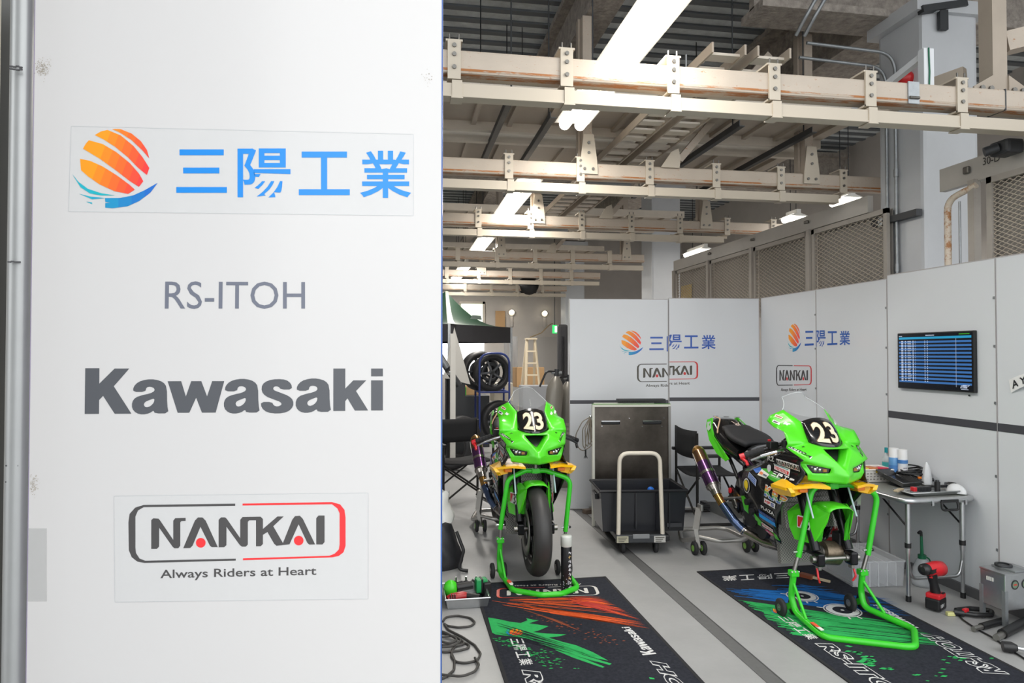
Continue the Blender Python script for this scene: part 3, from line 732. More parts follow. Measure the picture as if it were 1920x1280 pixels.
b = MB(); q = ZD(-44, 300, 2.2); b.box((q.x - 0.02, q.y, 1.75), (0.14, 0.06, 2.0), mat('cream_post', (226, 220, 205), 0.6)); b.box((q.x - 0.02, q.y, 0.4), (0.08, 0.05, 0.8), m_dark); o = b.build('cream_post'); tag(o, 'cream post at the very left edge beside the grey pole', 'post')
b = MB(); q = ZD(20, 300, 2.35); b.box((q.x, q.y, 1.5), (0.16, 0.05, 3.0), mat('gap_shade_grey', (92, 92, 90), 0.6)); o = b.build('gap_shade_board'); tag(o, 'added stand-in for shade, dark grey board added to stand in for the shaded gap behind the grey pole', 'board')  # dark board added in place of the shaded gap beside the pole

# ================================================================== side partition (four panels in sight) on the right
PXR = 3.63
m_stripe = mat('stripe_grey', (72, 72, 78), 0.4)
m_trim = mat('panel_edge', (176, 172, 172), 0.4)
YB = [6.43, 5.50, 4.61, 3.66, 2.70]
LB = ['white panel next to the inner corner with the squeezed sun logo and framed logo', 'plain white panel behind the right motorcycle, second from the corner',
      'white panel carrying the wall screen and a grey stripe', 'white panel at the right frame edge with a taped sign']
side = []
for i in range(4):
    y1, y0 = YB[i], YB[i + 1]; H_ = 2.117 if i < 2 else 2.143
    t = thing('partition_panel', LB[i], 'partition panel', (PXR, (y0 + y1) / 2, 0), 'white partition panels inside the garage')
    b = MB(); b.box((PXR + 0.02, (y0 + y1) / 2, H_ / 2 + 0.006), (0.04, y1 - y0 - 0.004, H_ - 0.01), m_white); b.build('board', t)
    b = MB()
    for yy in (y0 + 0.004, y1 - 0.004): b.box((PXR - 0.0005, yy, H_ / 2), (0.002, 0.004, H_ - 0.01), m_trim)
    b.box((PXR + 0.02, (y0 + y1) / 2, H_ + 0.002), (0.044, y1 - y0 - 0.004, 0.006), m_trim); b.build('edge_trim', t)
    if i >= 2:
        b = MB(); b.box((PXR - 0.001, (y0 + y1) / 2, 1.103), (0.002, y1 - y0 - 0.006, 0.05), m_stripe); b.build('stripe', t)
    b = MB()
    for z in (0.35, 0.8, 1.25, 1.6, 1.9): b.box((PXR - 0.002, y0 + 0.012, z), (0.006, 0.012, 0.016), m_galv)
    b.build('clip', t); side.append(t)
def SR(px, py, off=0.0015): p = PX(px, py, PXR - off); return p
m_skirt = mat('skirting_dark', (96, 96, 98), 0.6)
b = MB(); b.box((PXR - 0.012, 4.6, 0.03), (0.02, 3.6, 0.06), m_skirt); struct(b.build('baseboard_right'))
b = MB(); sunyo(b, quadmap([SR(1476, 660), SR(1594, 652), SR(1594, 608), SR(1476, 607)]), (40, 92, 178)); b.build('sun_sticker', side[0])
b = MB(); nankai(b, quadmap([SR(1455, 735), SR(1522, 734), SR(1522, 685), SR(1455, 684)]), (62, 58, 60), (214, 60, 64)); b.build('framed_sticker', side[0])
# wall screen
q = [SR(1690, 727, 0), SR(1834, 736, 0), SR(1835, 620, 0), SR(1691, 624, 0)]
y1, y0 = q[0].y, q[1].y; z0 = (q[0].z + q[1].z) / 2; z1 = (q[2].z + q[3].z) / 2
t = thing('wall_screen', 'dark screen of blue timing rows mounted on the third white panel', 'screen', (PXR, (y0 + y1) / 2, z0))
b = MB(); b.box((PXR - 0.015, (y0 + y1) / 2, (z0 + z1) / 2), (0.026, y1 - y0, z1 - z0), m_black, bev=0.004); b.build('bezel', t)
fn = lambda s, v, k=0.029: Vector((PXR - k, y1 + (y0 - y1) * (0.015 + 0.97 * s), z0 + (z1 - z0) * (0.02 + 0.96 * v)))
def glow(n, c, e): return mat('screen_' + n, (6, 8, 12), 0.25, emit=c, estr=e)
b = MB(); b.flat([(0, 0), (1, 0), (1, 1), (0, 1)], lambda s, v: fn(s, v, 0.0287), glow('dark', (10, 14, 22), 0.6))
gb, gc, gw = glow('blue', (58, 108, 168), 0.75), glow('cyan', (40, 150, 190), 0.75), glow('white', (190, 200, 220), 0.8)
b.flat([(0.01, 0.90), (0.99, 0.90), (0.99, 0.94), (0.01, 0.94)], fn, gc)
for k in range(12):
    v = 0.845 - 0.0665 * k; b.flat([(0.01, v - 0.017), (0.99, v - 0.017), (0.99, v + 0.019), (0.01, v + 0.019)], fn, gb)
rnd = random.Random(5)
f2 = lambda s, v: fn(s, v, 0.0294)
for k in range(23):
    v = 0.862 - 0.0332 * k
    for s0, wd, hh in ((0.045, 0.03, 0.010), (0.10, 0.02, 0.008), (0.14, rnd.uniform(0.04, 0.06), 0.006), (0.215, 0.014, 0.011), (0.25, 0.008, 0.006), (0.385, 0.012, 0.007), (0.42, 0.012, 0.007)):
        b.flat([(s0, v - hh), (s0 + wd, v - hh), (s0 + wd, v + hh), (s0, v + hh)], f2, gw)
b.flat([(0.80, 0.06), (0.803, 0.06), (0.803, 0.9), (0.80, 0.9)], f2, gw)
b.text('QUALIFYING', lambda s, v: f2(0.40 + 0.13 * s, 0.955 + 0.022 * v), gw) if False else None
for s0, s1, v0, v1, m_ in ((0.40, 0.52, 0.958, 0.972, gw), (0.84, 0.97, 0.962, 0.978, glow('green', (60, 150, 40), 0.7)), (0.01, 0.06, 0.955, 0.967, gw), (0.87, 0.93, 0.07, 0.075, gw), (0.86, 0.95, 0.02, 0.03, gw)):
    b.flat([(s0, v0), (s1, v0), (s1, v1), (s0, v1)], f2, m_)
b.stroke([(0.93, 0.085), (0.865, 0.085), (0.855, 0.05), (0.93, 0.05), (0.93, 0.068), (0.89, 0.068)], 0.012, f2, gw, asp=1.7)
b.stroke([(0.88, 0.095), (0.965, 0.10), (0.94, 0.075)], 0.010, f2, gw, asp=1.7)
b.build('display', t)
b = MB(); p = SR(1818, 741, 0.004); b.cyl(p, p + Vector((-0.006, 0, 0)), 0.006, m_dark, 8); o = b.build('fixing_bolt'); tag(o, 'tiny dark bolt in the panel under the wall screen', 'bolt')
# taped sign
q = [SR(1896, 736, .006), SR(1975, 716, .02), SR(1975, 696, .02), SR(1891, 712, .006)]
b = MB(); fn = lambda s, v: quadmap(q)(s, v) + Vector((-0.01 * math.sin(PI * s), 0, 0.018 * math.sin(PI * s)))
b.grid([[fn(s / 8, v / 2) for s in range(9)] for v in range(3)], mat('sign_white', (240, 240, 240), 0.5))
b.text('A YA', lambda s, v: fn(0.06 + 0.52 * s, 0.2 + 0.6 * v) + Vector((-0.002, 0, 0)), ink((30, 30, 34)), 0.02)
o = b.build('taped_sign'); tag(o, 'white strip sign with bold black letters A YA taped on the last panel', 'sign')

# ================================================================== back partition (two panels)
A0, A1 = Vector((1.685, 6.66, 0)), Vector((3.62, 6.44, 0))
bd = (A1 - A0).normalized(); bn = Vector((bd.y, -bd.x, 0)); L_ = (A1 - A0).length
def BP(px, py, off=0.0015):
    d = _f + _r * ((px - 960) / FPX) - _u * ((py - 640) / FPX)
    return _o + d * ((A0 - _o).dot(bn) / d.dot(bn)) + bn * off
sm = (BP(1254, 700) - A0).dot(bd)
rz = math.atan2(bd.y, bd.x); back = []
for i, (s0, s1, dz, lb) in enumerate(((0, sm, -0.012, 'white panel at the free end of the back partition, behind the dark steel sheet'), (sm, L_, 0.0, 'white panel of the back partition reaching the inner corner, behind the folding chair'))):
    t = thing('partition_panel', lb, 'partition panel', A0 + bd * (s0 + s1) / 2, 'white partition panels inside the garage'); back.append(t)
    H_ = 2.115 + dz
    b = MB(); b.box(A0 + bd * (s0 + s1) / 2 - bn * 0.02 + Vector((0, 0, H_ / 2 + 0.006)), (s1 - s0 - 0.004, 0.04, H_ - 0.01), m_white, rot=rz); b.build('board', t)
    b = MB()
    for s in (s0 + 0.004, s1 - 0.006): b.box(A0 + bd * s + bn * 0.0005 + Vector((0, 0, H_ / 2)), (0.006, 0.003, H_ - 0.01), m_trim if s < L_ - 0.1 else mat('corner_trim', (190, 184, 186), 0.4), rot=rz)
    b.box(A0 + bd * (s0 + s1) / 2 - bn * 0.02 + Vector((0, 0, H_ + 0.002)), (s1 - s0 - 0.004, 0.044, 0.006), m_trim, rot=rz); b.build('edge_trim', t)
    zc = BP(1340, 748).z + (-0.024 if i == 0 else 0)
    b = MB(); b.box(A0 + bd * (s0 + s1) / 2 + bn * 0.001 + Vector((0, 0, zc)), (s1 - s0 - 0.012, 0.002, 0.036), m_stripe, rot=rz); b.build('stripe', t)
def step(fn, left):
    def g(s, v):
        p = fn(s, v); k = (p - A0).dot(bd)
        if k < sm and left: p = p + Vector((0, 0, -0.02))
        return p
    return g
b = MB(); sunyo(b, step(quadmap([BP(1161, 662), BP(1342, 660), BP(1342, 616), BP(1161, 616)]), True), (44, 88, 178)); b.build('sun_sticker', back[0])
fn = quadmap([BP(1194, 723), BP(1309, 722), BP(1309, 677), BP(1194, 678)])
b = MB(); nankai(b, step(fn, True), (78, 74, 66), (206, 62, 60)); b.build('framed_sticker', back[0])
# ================================================================== race motorcycles: one built, the other copied
m_green = mat('race_green', (84, 214, 38), 0.32, coat=0.25)
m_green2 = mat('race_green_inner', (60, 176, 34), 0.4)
m_yel = mat('wing_yellow', (250, 190, 12), 0.3, coat=0.3)
m_carb = mat('gloss_black', (20, 20, 22), 0.18, coat=0.5)
m_matt = mat('seat_black', (34, 34, 37), 0.7)
m_eng = mat('engine_dark', (44, 44, 46), 0.45, 0.4, noise=0.3, nscale=18)
m_fork = mat('fork_black', (30, 30, 33), 0.25, 0.5)
m_steel = mat('worn_steel', (150, 148, 144), 0.35, 0.9)
m_red = mat('anodised_red', (205, 40, 48), 0.3)
m_orange = mat('amber_orange', (240, 130, 30), 0.35)
m_digit = mat('digit_cream', (226, 219, 190), 0.5)
m_digit2 = mat('digit_outline', (92, 66, 44), 0.5)  # dark brown print outlining the digits
m_rad = mat('radiator_core', (136, 135, 130), 0.5, 0.35, noise=0.2, nscale=90)
_t = m_rad.node_tree; _w = _t.nodes.new('ShaderNodeTexChecker'); _w.inputs['Scale'].default_value = 110; _w.inputs[1].default_value = (.30, .29, .27, 1); _w.inputs[2].default_value = (.12, .12, .115, 1)
_c = _t.nodes.new('ShaderNodeTexCoord'); _t.links.new(_c.outputs['Object'], _w.inputs[0]); _t.links.new(_w.outputs[0], _t.nodes['Principled BSDF'].inputs['Base Color'])
m_screen = clear('windscreen_clear', (222, 228, 230), 0.03, 0.10)
m_lens = mat('headlight_lens', (58, 60, 62), 0.06, 0.2, coat=1.0)
BX, BY = 2.51, 3.64
R_ = thing('motorcycle', 'green and black race motorcycle without wheels beside the folding table, on a green front stand', 'motorcycle', (BX, BY, 0), 'green race motorcycles numbered 23')
def B(u, v, z): return Vector((BX + v, BY - u, z))
def ray(px, py): return _f + _r * ((px - 960) / FPX) - _u * ((py - 640) / FPX)
def on_plane(px, py, p0, n, off=0.002):
    d = ray(px, py); n = n.normalized()
    if n.dot(d) > 0: n = -n
    return _o + d * ((p0 - _o).dot(n) / d.dot(n)) + n * off
def facet(pts):
    a, b_, c = [B(*p) for p in pts]; n = (b_ - a).cross(c - a)
    return lambda px, py, off=0.002: on_plane(px, py, a, n, off)
def bake_wrap(o, target, off=.0035):
    md = o.modifiers.new('wrap', 'SHRINKWRAP'); md.target = target; md.wrap_method = 'NEAREST_SURFACEPOINT'; md.wrap_mode = 'ABOVE_SURFACE'; md.offset = off
    bpy.context.view_layer.update(); dg = bpy.context.evaluated_depsgraph_get()
    old = [v.co.copy() for v in o.data.vertices]; me = bpy.data.meshes.new_from_object(o.evaluated_get(dg)); o.modifiers.clear(); o.data = me
# ---- upper fairing
K_ = dict(N0=(.110, 0, .885), I1=(.020, .085, 1.002), Im=(.070, .043, .943), Pm=(-.015, .06, 1.004), P1=(-.08, .112, 1.024), P2=(-.173, .098, 1.14),
          F1=(-.300, .140, 1.203), F2=(-.340, .205, 1.165), F3=(-.278, .220, 1.100), F3b=(-.140, .232, 1.088), F4=(-.092, .238, 1.02), F5=(-.108, .240, .994), F6=(.020, .203, .938),
          C1=(-.030, .208, .916), H1=(.004, .186, .914), H2=(.072, .068, .896), H3=(.066, .074, .868), H4=(.018, .150, .862), C2=(.016, .180, .858), C3=(.000, .170, .820),
          D=(.080, .050, .812), K=(.132, 0, .860), E=(.112, 0, .812), F2b=(-.36, .215, 1.13),
          I1i=(-.06, .07, .985), Imi=(-.01, .035, .945), N0i=(.02, 0, .915))
QF = [('P2','F1','F2','F3'), ('F2','F2b','F3'), ('P1','P2','F3','F3b'), ('P1','F3b','F4'), ('P1','F4','F5'), ('P1','F5','F6','I1'), ('P1','I1','Pm'), ('I1','F6','H2','Im'), ('F6','C1','H1','H2'),
      ('Im','H2','N0'), ('N0','H2','H3','K'), ('C1','C2','H4','H1'), ('H4','C2','C3'), ('H3','H4','C3','D'), ('K','H3','D','E'), ('I1','Im','Imi','I1i'), ('Im','N0','N0i','Imi')]
b = MB()
for q in QF:
    for s in (1, -1):
        p = [B(K_[k][0], s * K_[k][1], K_[k][2]) for k in q]
        b.add(p if s > 0 else p[::-1], [tuple(range(len(p)))], m_green)
pt = lambda k, s=1: B(K_[k][0], s * K_[k][1], K_[k][2])
b.add([pt('Pm'), pt('Pm', -1), pt('I1', -1), pt('I1')], [(0, 1, 2, 3)], m_green)
b.add([pt('I1'), pt('I1', -1), pt('I1i', -1), pt('I1i')], [(0, 1, 2, 3)], m_green)
uf = b.build('upper_fairing', R_); weld(uf, 0.0004, sub=2, crease=0.30)
md = uf.modifiers.new('shell', 'SOLIDIFY'); md.thickness = 0.004; md.offset = 0
for p_ in uf.data.polygons: p_.use_smooth = True
b = MB(); b.add([pt('I1i'), pt('I1i', -1), pt('Imi', -1), pt('N0i'), pt('Imi')], [(0, 1, 2, 3, 4)], m_black); b.build('intake_duct', R_)
# ---- number plate and windscreen
def plate(s, t):
    s = 2 * s - 1
    return B(0.0 - .16 * t - s * s * (.085 - .072 * t) + .012 * math.sin(PI * t), s * (.112 - .012 * t), 1.003 + .163 * t + s * s * (.022 - .047 * t))
b = MB(); b.grid([[plate(i / 12, j / 8) for i in range(13)] for j in range(9)], m_carb); npl = b.build('number_plate', R_); weld(npl, solid=0.003)
pn_ = lambda s, t, o: plate(s, t) + Vector((0, -0.9, 0.45)).normalized() * o
b = MB()
for ch, a, c in (('2', .17, .47), ('3', .54, .83)):
    b.text(ch, lambda s, t, a=a, c=c: pn_(a - .015 + (c - a + .03) * s, .13 + .74 * t, .003), m_digit2, 0.05)
    b.text(ch, lambda s, t, a=a, c=c: pn_(a + (c - a) * s, .15 + .70 * t, .0045), m_digit, 0.03)
b.build('race_number', npl)
def screen(s, t):
    s = 2 * s - 1; w_ = .142 - .062 * t
    return B(-.158 - .19 * t - s * s * (.145 - .08 * t) + .035 * math.sin(PI * t) * (1 - s * s * .5), s * w_, 1.164 + .146 * t + s * s * (.040 - .075 * t) + .0 * t)
b = MB(); b.grid([[screen(i / 12, j / 8) for i in range(13)] for j in range(9)], m_screen); ws = b.build('windscreen', R_)
b = MB(); b.tube([screen(0, j / 8) for j in range(9)] + [screen(i / 12, 1) for i in range(1, 13)] + [screen(1, 1 - j / 8) for j in range(1, 9)], 0.0022, clear('screen_rim', (228, 234, 236), 0.08, 0.55), 6); b.build('rim', ws)
# ---- headlights
for s in (1, -1):
    b = MB(); q = [pt(k, s) for k in ('H1', 'H2', 'H3', 'H4')]; ctr = sum(q, Vector()) / 4
    ins = [p + (ctr - p) * 0.06 + Vector((0, 0.006, 0)) for p in q]
    b.add(ins, [(0, 1, 2, 3)], m_carb); hl = b.build('headlight', R_)
    b = MB(); ins2 = [p + (ctr - p) * 0.25 + Vector((0, 0.002, 0)) for p in q]; b.add(ins2, [(0, 1, 2, 3)], m_lens)
    b.build('lens', hl)
    b = MB()
    for t_, r0 in ((0.30, .012), (0.52, .010)):
        c0 = q[0].lerp(q[1], t_).lerp(q[3].lerp(q[2], t_), 0.5); b.sphere(c0, r0, m_chrome, 12, (1, .6, 1))
    for t_ in (0.42, 0.2): c0 = q[0].lerp(q[1], t_).lerp(q[3].lerp(q[2], t_), 0.25); b.sphere(c0, .006, m_chrome, 8)
    b.build('reflector', hl)
    b = MB(); c0 = q[0].lerp(q[1], .74).lerp(q[3].lerp(q[2], .74), 0.5); b.box(c0 + Vector((0, .0, 0)), (.022, .008, .016), mat('amber_lens', (150, 104, 40), 0.2)); b.build('marker_lens', hl)
# ---- side fairings
UF = [(.975,-.11),(.94,.015),(.916,-.02),(.86,.015),(.83,.0),(.80,-.01),(.74,-.06),(.68,-.12),(.63,-.169),(.56,-.235),(.494,-.279),(.449,-.305),(.383,-.305),(.33,-.37),(.244,-.46)]
UB = [(.975,-.13),(.93,-.27),(.885,-.40),(.80,-.585),(.764,-.645),(.70,-.68),(.61,-.715),(.50,-.76),(.417,-.80),(.37,-.86),(.31,-.86),(.28,-.70),(.244,-.48)]
VW = [(.98,.222),(.94,.205),(.90,.208),(.86,.19),(.82,.205),(.78,.236),(.70,.240),(.60,.230),(.50,.208),(.42,.178),(.36,.14),(.30,.095),(.244,.035)]
def lerp_tab(T, z):
    if z >= T[0][0]: return T[0][1]
    for (z0, v0), (z1, v1) in zip(T, T[1:]):
        if z >= z1: return v0 + (v1 - v0) * (z0 - z) / (z0 - z1)
    return T[-1][1]
def sfv(u, z): return lerp_tab(VW, z) - max(0, -(u + .45)) * .08 * (1 if z < .8 else .3)
def SF(u, z, s=-1, off=0.0): return B(u, s * (sfv(u, z) + off), z)
side_f = {}
for s in (-1, 1):
    b = MB(); rows = []
    zz = [.975 - (.975 - .244) * i / 40 for i in range(41)]
    for z in zz:
        a, c = lerp_tab(UB, z), lerp_tab(UF, z); rows.append([SF(a + (c - a) * k / 8, z, s) for k in range(9)])
    b.grid(rows, m_carb); o = b.build('side_fairing', R_); side_f[s] = o
    md = o.modifiers.new('shell', 'SOLIDIFY'); md.thickness = 0.006; md.offset = 0
    # coloured fields
    def drape(poly, m, off=0.0055):
        g = MB()
        zs = [p[1] for p in poly]; n = max(1, int((max(zs) - min(zs)) / 0.025)); lo, hi = min(zs), max(zs)
        for i in range(n):
            q = clip(clip(poly, lambda p: p[1], lo + (hi - lo) * i / n, False), lambda p: p[1], lo + (hi - lo) * (i + 1) / n, True)
            if len(q) > 2: g.add([SF(p[0], p[1], s, off) for p in q], [tuple(range(len(q)))], m)
        g.build('colour_field', o)
    drape([(-.455,.815),(-.36,.83),(-.12,.785),(-.13,.755),(-.28,.775)], m_green2)
    drape([(-.52,.80),(-.455,.825),(-.41,.805),(-.46,.785)], mat('race_blue', (32, 98, 190), 0.3))
    drape([(-.545,.515),(-.565,.40),(-.55,.395),(-.31,.385),(-.308,.425),(-.34,.432),(-.46,.475)], m_green)
    drape([(-.705,.62),(-.60,.578),(-.605,.545),(-.665,.45),(-.70,.47)], m_green)
# stickers on the rider's right fairing, placed from the photograph onto the fairing plane
def bz(px, py, v=-.232):
    p = PX(px, py, BX + v); return (BY - p.y, p.z)
def zq(pts, v=-.232):
    """crop pixels (1380,840 at 5.82x) -> fairing map"""
    P = [bz(1380 + x / 5.82, 840 + y / 5.82, v) for x, y in pts]      # bl br tr tl
    def fn(s, t):
        u = (P[0][0] * (1 - s) + P[1][0] * s) * (1 - t) + (P[3][0] * (1 - s) + P[2][0] * s) * t
        z = (P[0][1] * (1 - s) + P[1][1] * s) * (1 - t) + (P[3][1] * (1 - s) + P[2][1] * s) * t
        return u, z
    return fn
W_ = ink((232, 232, 230), 0.4)
g = MB()
def st(pts, off=0.008, v=-.232):
    f = zq(pts, v); return lambda s, t: SF(*f(s, t), -1, off)
def patch(fn, m, a=(0, 0, 1, 1), n=4):
    s0, t0, s1, t1 = a
    g.grid([[fn(s0 + (s1 - s0) * i / n, t0 + (t1 - t0) * j / n) for i in range(n + 1)] for j in range(n + 1)], m, smooth=False)
q = [(455,170),(690,250),(698,185),(460,118)]
nankai(g, lambda s, t, f=st(q, .009, -.205): f((s - .10) / .80, (t - .40) / .47), (24, 24, 26), (205, 44, 48), False, False)
patch(st([(448,172),(690,256),(702,186),(456,112)], .0075, -.205), W_)
f = st([(410,226),(582,306),(570,228),(392,163)], .0075, -.21); patch(f, W_); f = st([(410,226),(582,306),(570,228),(392,163)], .009, -.21)
patch(f, ink((196, 44, 46)), (.05, .12, .95, .58)); patch(f, ink((120, 186, 190)), (.10, .74, .9, .9))
f = st([(410,226),(582,306),(570,228),(392,163)], .0105, -.21)
for k in range(9): patch(f, W_, (.10 + .09 * k, .18, .135 + .09 * k, .52), 1)
f = st([(400,292),(655,395),(655,345),(402,245)], .008, -.215)
for k, ch in enumerate('三陽工業'): g.text(ch, lambda s, t, k=k: f(.25 * k + .22 * s, t), W_, 0.03)
f = st([(252,290),(352,332),(358,288),(256,226)], .0085); patch(f, ink((226, 226, 220))); f2_ = st([(252,290),(352,332),(358,288),(256,226)], .010); patch(f2_, ink((222, 110, 40)), (.08, .3, .45, .7)); patch(f2_, ink((60, 70, 90)), (.5, .35, .92, .65))
f = st([(135,312),(240,416),(246,344),(150,256)], .008); patch(f, ink((188, 200, 226))); f2_ = st([(135,312),(240,416),(246,344),(150,256)], .0095)
for k in range(3): patch(f2_, ink((76, 108, 176)), (.08, .12 + .29 * k, .92, .30 + .29 * k), 2)
f = st([(78,490),(160,490),(160,328),(78,328)], .008); g.disc((.5, .5), .5, f, W_); f = st([(78,490),(160,490),(160,328),(78,328)], .0095); g.disc((.5, .5), .43, f, ink((58, 58, 60))); f = st([(78,490),(160,490),(160,328),(78,328)], .011); g.disc((.5, .58), .30, f, ink((236, 206, 40))); g.disc((.5, .3), .12, f, ink((236, 206, 40)))
KRPc = [(232, 120, 50), (226, 186, 60), (86, 176, 90), (50, 110, 190)]
for ch, qd in (('K', [(330,512),(412,566),(426,440),(350,398)]), ('R', [(408,562),(488,602),(512,500),(430,450)]), ('P', [(482,602),(528,616),(602,548),(518,504)])):
    f = st(qd, .008); g.text(ch, lambda s, t: f(-.06 + 1.12 * s, -.05 + 1.1 * t), W_, 0.09)
    f = st(qd, .0095); v2, f2 = text_mesh(ch, 0.02, 0.0)
    for tri in f2:
        P = [v2[i] for i in tri]
        for k in range(4):
            qq = clip(clip(P, lambda p: p[1], k / 4, False), lambda p: p[1], k / 4 + .19, True)
            if len(qq) > 2: g.flat(qq, f, ink(KRPc[3 - k]))
f = st([(318,592),(434,662),(446,608),(326,542)], .008); patch(f, W_); f = st([(318,592),(434,662),(446,608),(326,542)], .0095)
g.text('HP', lambda s, t: f(.06 + .52 * s, .18 + .64 * t), ink((204, 44, 52)), .03, .2); g.text('S', lambda s, t: f(.62 + .3 * s, .18 + .64 * t), ink((50, 70, 150)), .03)
f = st([(284,652),(420,740),(424,700),(286,618)], .008, -.226); g.text('PLAZA', lambda s, t: f(s, t), W_, .02)
q = [(250,746),(418,862),(426,776),(256,664)]
f = st(q, .008, -.22); patch(f, ink((28, 48, 110)), (0, .5, 1, 1)); patch(f, ink((24, 152, 236)), (0, 0, 1, .5)); f = st(q, .0095, -.22); g.text('MATSUSHIMA', lambda s, t: f(.08 + .84 * s, .6 + .26 * t), ink((120, 134, 176)), .02)
f = st([(296,848),(410,922),(416,886),(304,802)], .0085, -.19); patch(f, W_); f = st([(296,848),(410,922),(416,886),(304,802)], .010, -.19); g.text('Racing', lambda s, t: f(.06 + .88 * s, .15 + .7 * t), ink((206, 60, 70)), .02)
f = st([(318,930),(405,985),(415,935),(326,872)], .0085, -.185); g.flat([(.5, 0), (1, .65), (.85, 1), (.15, 1), (0, .65)], f, ink((214, 90, 130))); f = st([(318,930),(405,985),(415,935),(326,872)], .010, -.185); patch(f, W_, (.15, .5, .85, .66), 2)
f = st([(330,132),(405,150),(416,92),(345,75)], .008, -.215); g.text('R2', f, W_, .03)
f = st([(178,136),(250,160),(256,132),(190,110)], .008, -.215); patch(f, ink((88, 90, 94)))
f = st([(340,258),(372,262),(350,176),(306,182)], .008, -.22); g.disc((.5, .5), .5, f, ink((190, 192, 196)))
g.build('sponsor_sticker', side_f[-1])
# left flank of the machine: the two largest marks only
g = MB(); FL = lambda u0, u1, z0, z1: (lambda s, t: SF(u1 + (u0 - u1) * s, z0 + (z1 - z0) * t, 1, .009))
nankai(g, lambda s, t, f=FL(-.36, -.08, .845, .885): f((s - .10) / .80, (t - .40) / .47), (226, 226, 224), (205, 44, 48), False, False)
fk = FL(-.32, -.10, .64, .72); g.text('KRP', fk, W_, .08); g.build('sponsor_sticker', side_f[1])
# stickers on the nose
m4 = lambda x, y: (1420 + x / 7.11, 720 + y / 7.11)
def nose(face, pts, off=.0035):
    fc = facet([(K_[k][0], -K_[k][1], K_[k][2]) for k in face]); return quadmap([fc(*m4(*p), off) for p in pts])
for s in (-1, 1):
    g = MB()
    def mir(f):
        if s < 0: return f
        return lambda a, t: (lambda p: Vector((2 * BX - p.x, p.y, p.z)))(f(1 - a, t))
    fcs = ('P1', 'F5', 'F6')
    f = mir(nose(fcs, [(396,842),(712,1002),(734,976),(412,812)])); g.flat([(0, 0), (1, 0), (1, 1), (0, 1)], f, W_)
    f = mir(nose(fcs, [(404,842),(708,994),(726,972),(420,818)], .005)); g.text('RS-ITOH', f, ink((22, 22, 26)), .03, .2)
    f = mir(nose(fcs, [(588,858),(770,956),(778,922),(600,828)])); g.text('Ninja', f, ink((20, 60, 24)), .02, .3)
    ns = g.build('name_sticker', uf); bake_wrap(ns, uf); g = MB()
    ear = ('P2', 'F1', 'F3')
    f = mir(nose(ear, [(226,440),(340,478),(350,440),(240,396)])); g.flat([(0, .1), (.9, 0), (1, .8), (.1, 1)], f, ink((214, 204, 190)))
    f = mir(nose(ear, [(226,440),(340,478),(350,440),(240,396)], .005)); g.flat([(.15, .3), (.85, .3), (.85, .7), (.15, .7)], f, ink((150, 96, 60)))
    f = mir(nose(ear, [(200,505),(296,556),(310,520),(214,474)])); g.flat([(0, 0), (1, 0), (1, 1), (0, 1)], f, ink((230, 226, 232))); f = mir(nose(ear, [(200,505),(296,556),(310,520),(214,474)], .005)); g.flat([(.1, .2), (.9, .2), (.9, .8), (.1, .8)], f, ink((60, 50, 66)))
    f = mir(nose(ear, [(345,540),(440,575),(452,535),(360,490)])); g.flat([(0, 0), (.4, .1), (.6, 0), (1, .2), (.9, 1), (.5, .8), (.2, 1)], f, W_)
    f = mir(nose(ear, [(315,585),(395,615),(400,580),(322,545)])); g.flat([(0, 0), (1, 0), (1, 1), (0, 1)], f, ink((150, 132, 60)))
    ns = g.build('sponsor_sticker', uf); bake_wrap(ns, uf)
# ---- winglets
for s in (-1, 1):
    b = MB()
    top = [(.09, .085, .795), (.05, .17, .797), (0, .262, .783), (-.03, .292, .772), (-.185, .292, .768), (-.17, .20, .812), (-.12, .11, .828)]
    p = [B(u, s * v, z) for u, v, z in top]
    b.prism(p if s > 0 else p[::-1], (0, 0, -.014), m_yel)
    ep = [(-.005, .290, .776), (-.185, .294, .770), (-.195, .288, .742), (-.14, .266, .712), (-.03, .258, .722), (.0, .276, .75)]
    p = [B(u, s * v, z) for u, v, z in ep]; b.prism(p if s < 0 else p[::-1], (-s * .028, 0, 0), m_yel)
    low = [(-.02, .250, .724), (-.14, .256, .714), (-.13, .195, .726), (-.04, .185, .734)]
    p = [B(u, s * v, z) for u, v, z in low]; b.prism(p, (0, 0, .046), m_yel)
    wg = b.build('winglet', R_)
    b = MB(); b.box(B(-.03, s * .185, .757), (.05, .036, .024), m_orange, bev=.006); b.build('orange_stay', wg)
    b = MB(); e_ = 1 if s > 0 else -1
    def fw(a, t):
        v = .12 + .11 * (a if s > 0 else 1 - a); k = (v - .085) / .2; u = .03 - .05 * k + .035 * (t - .5)
        return B(u, s * v, .812 - .016 * k - (u + .02) * .16 + .004)
    b.stroke([(0, .5), (.12, .2), (.2, .8), (.3, .4), (1, .5)], .22, fw, ink((90, 88, 96)), asp=5); b.build('wing_mark', wg)
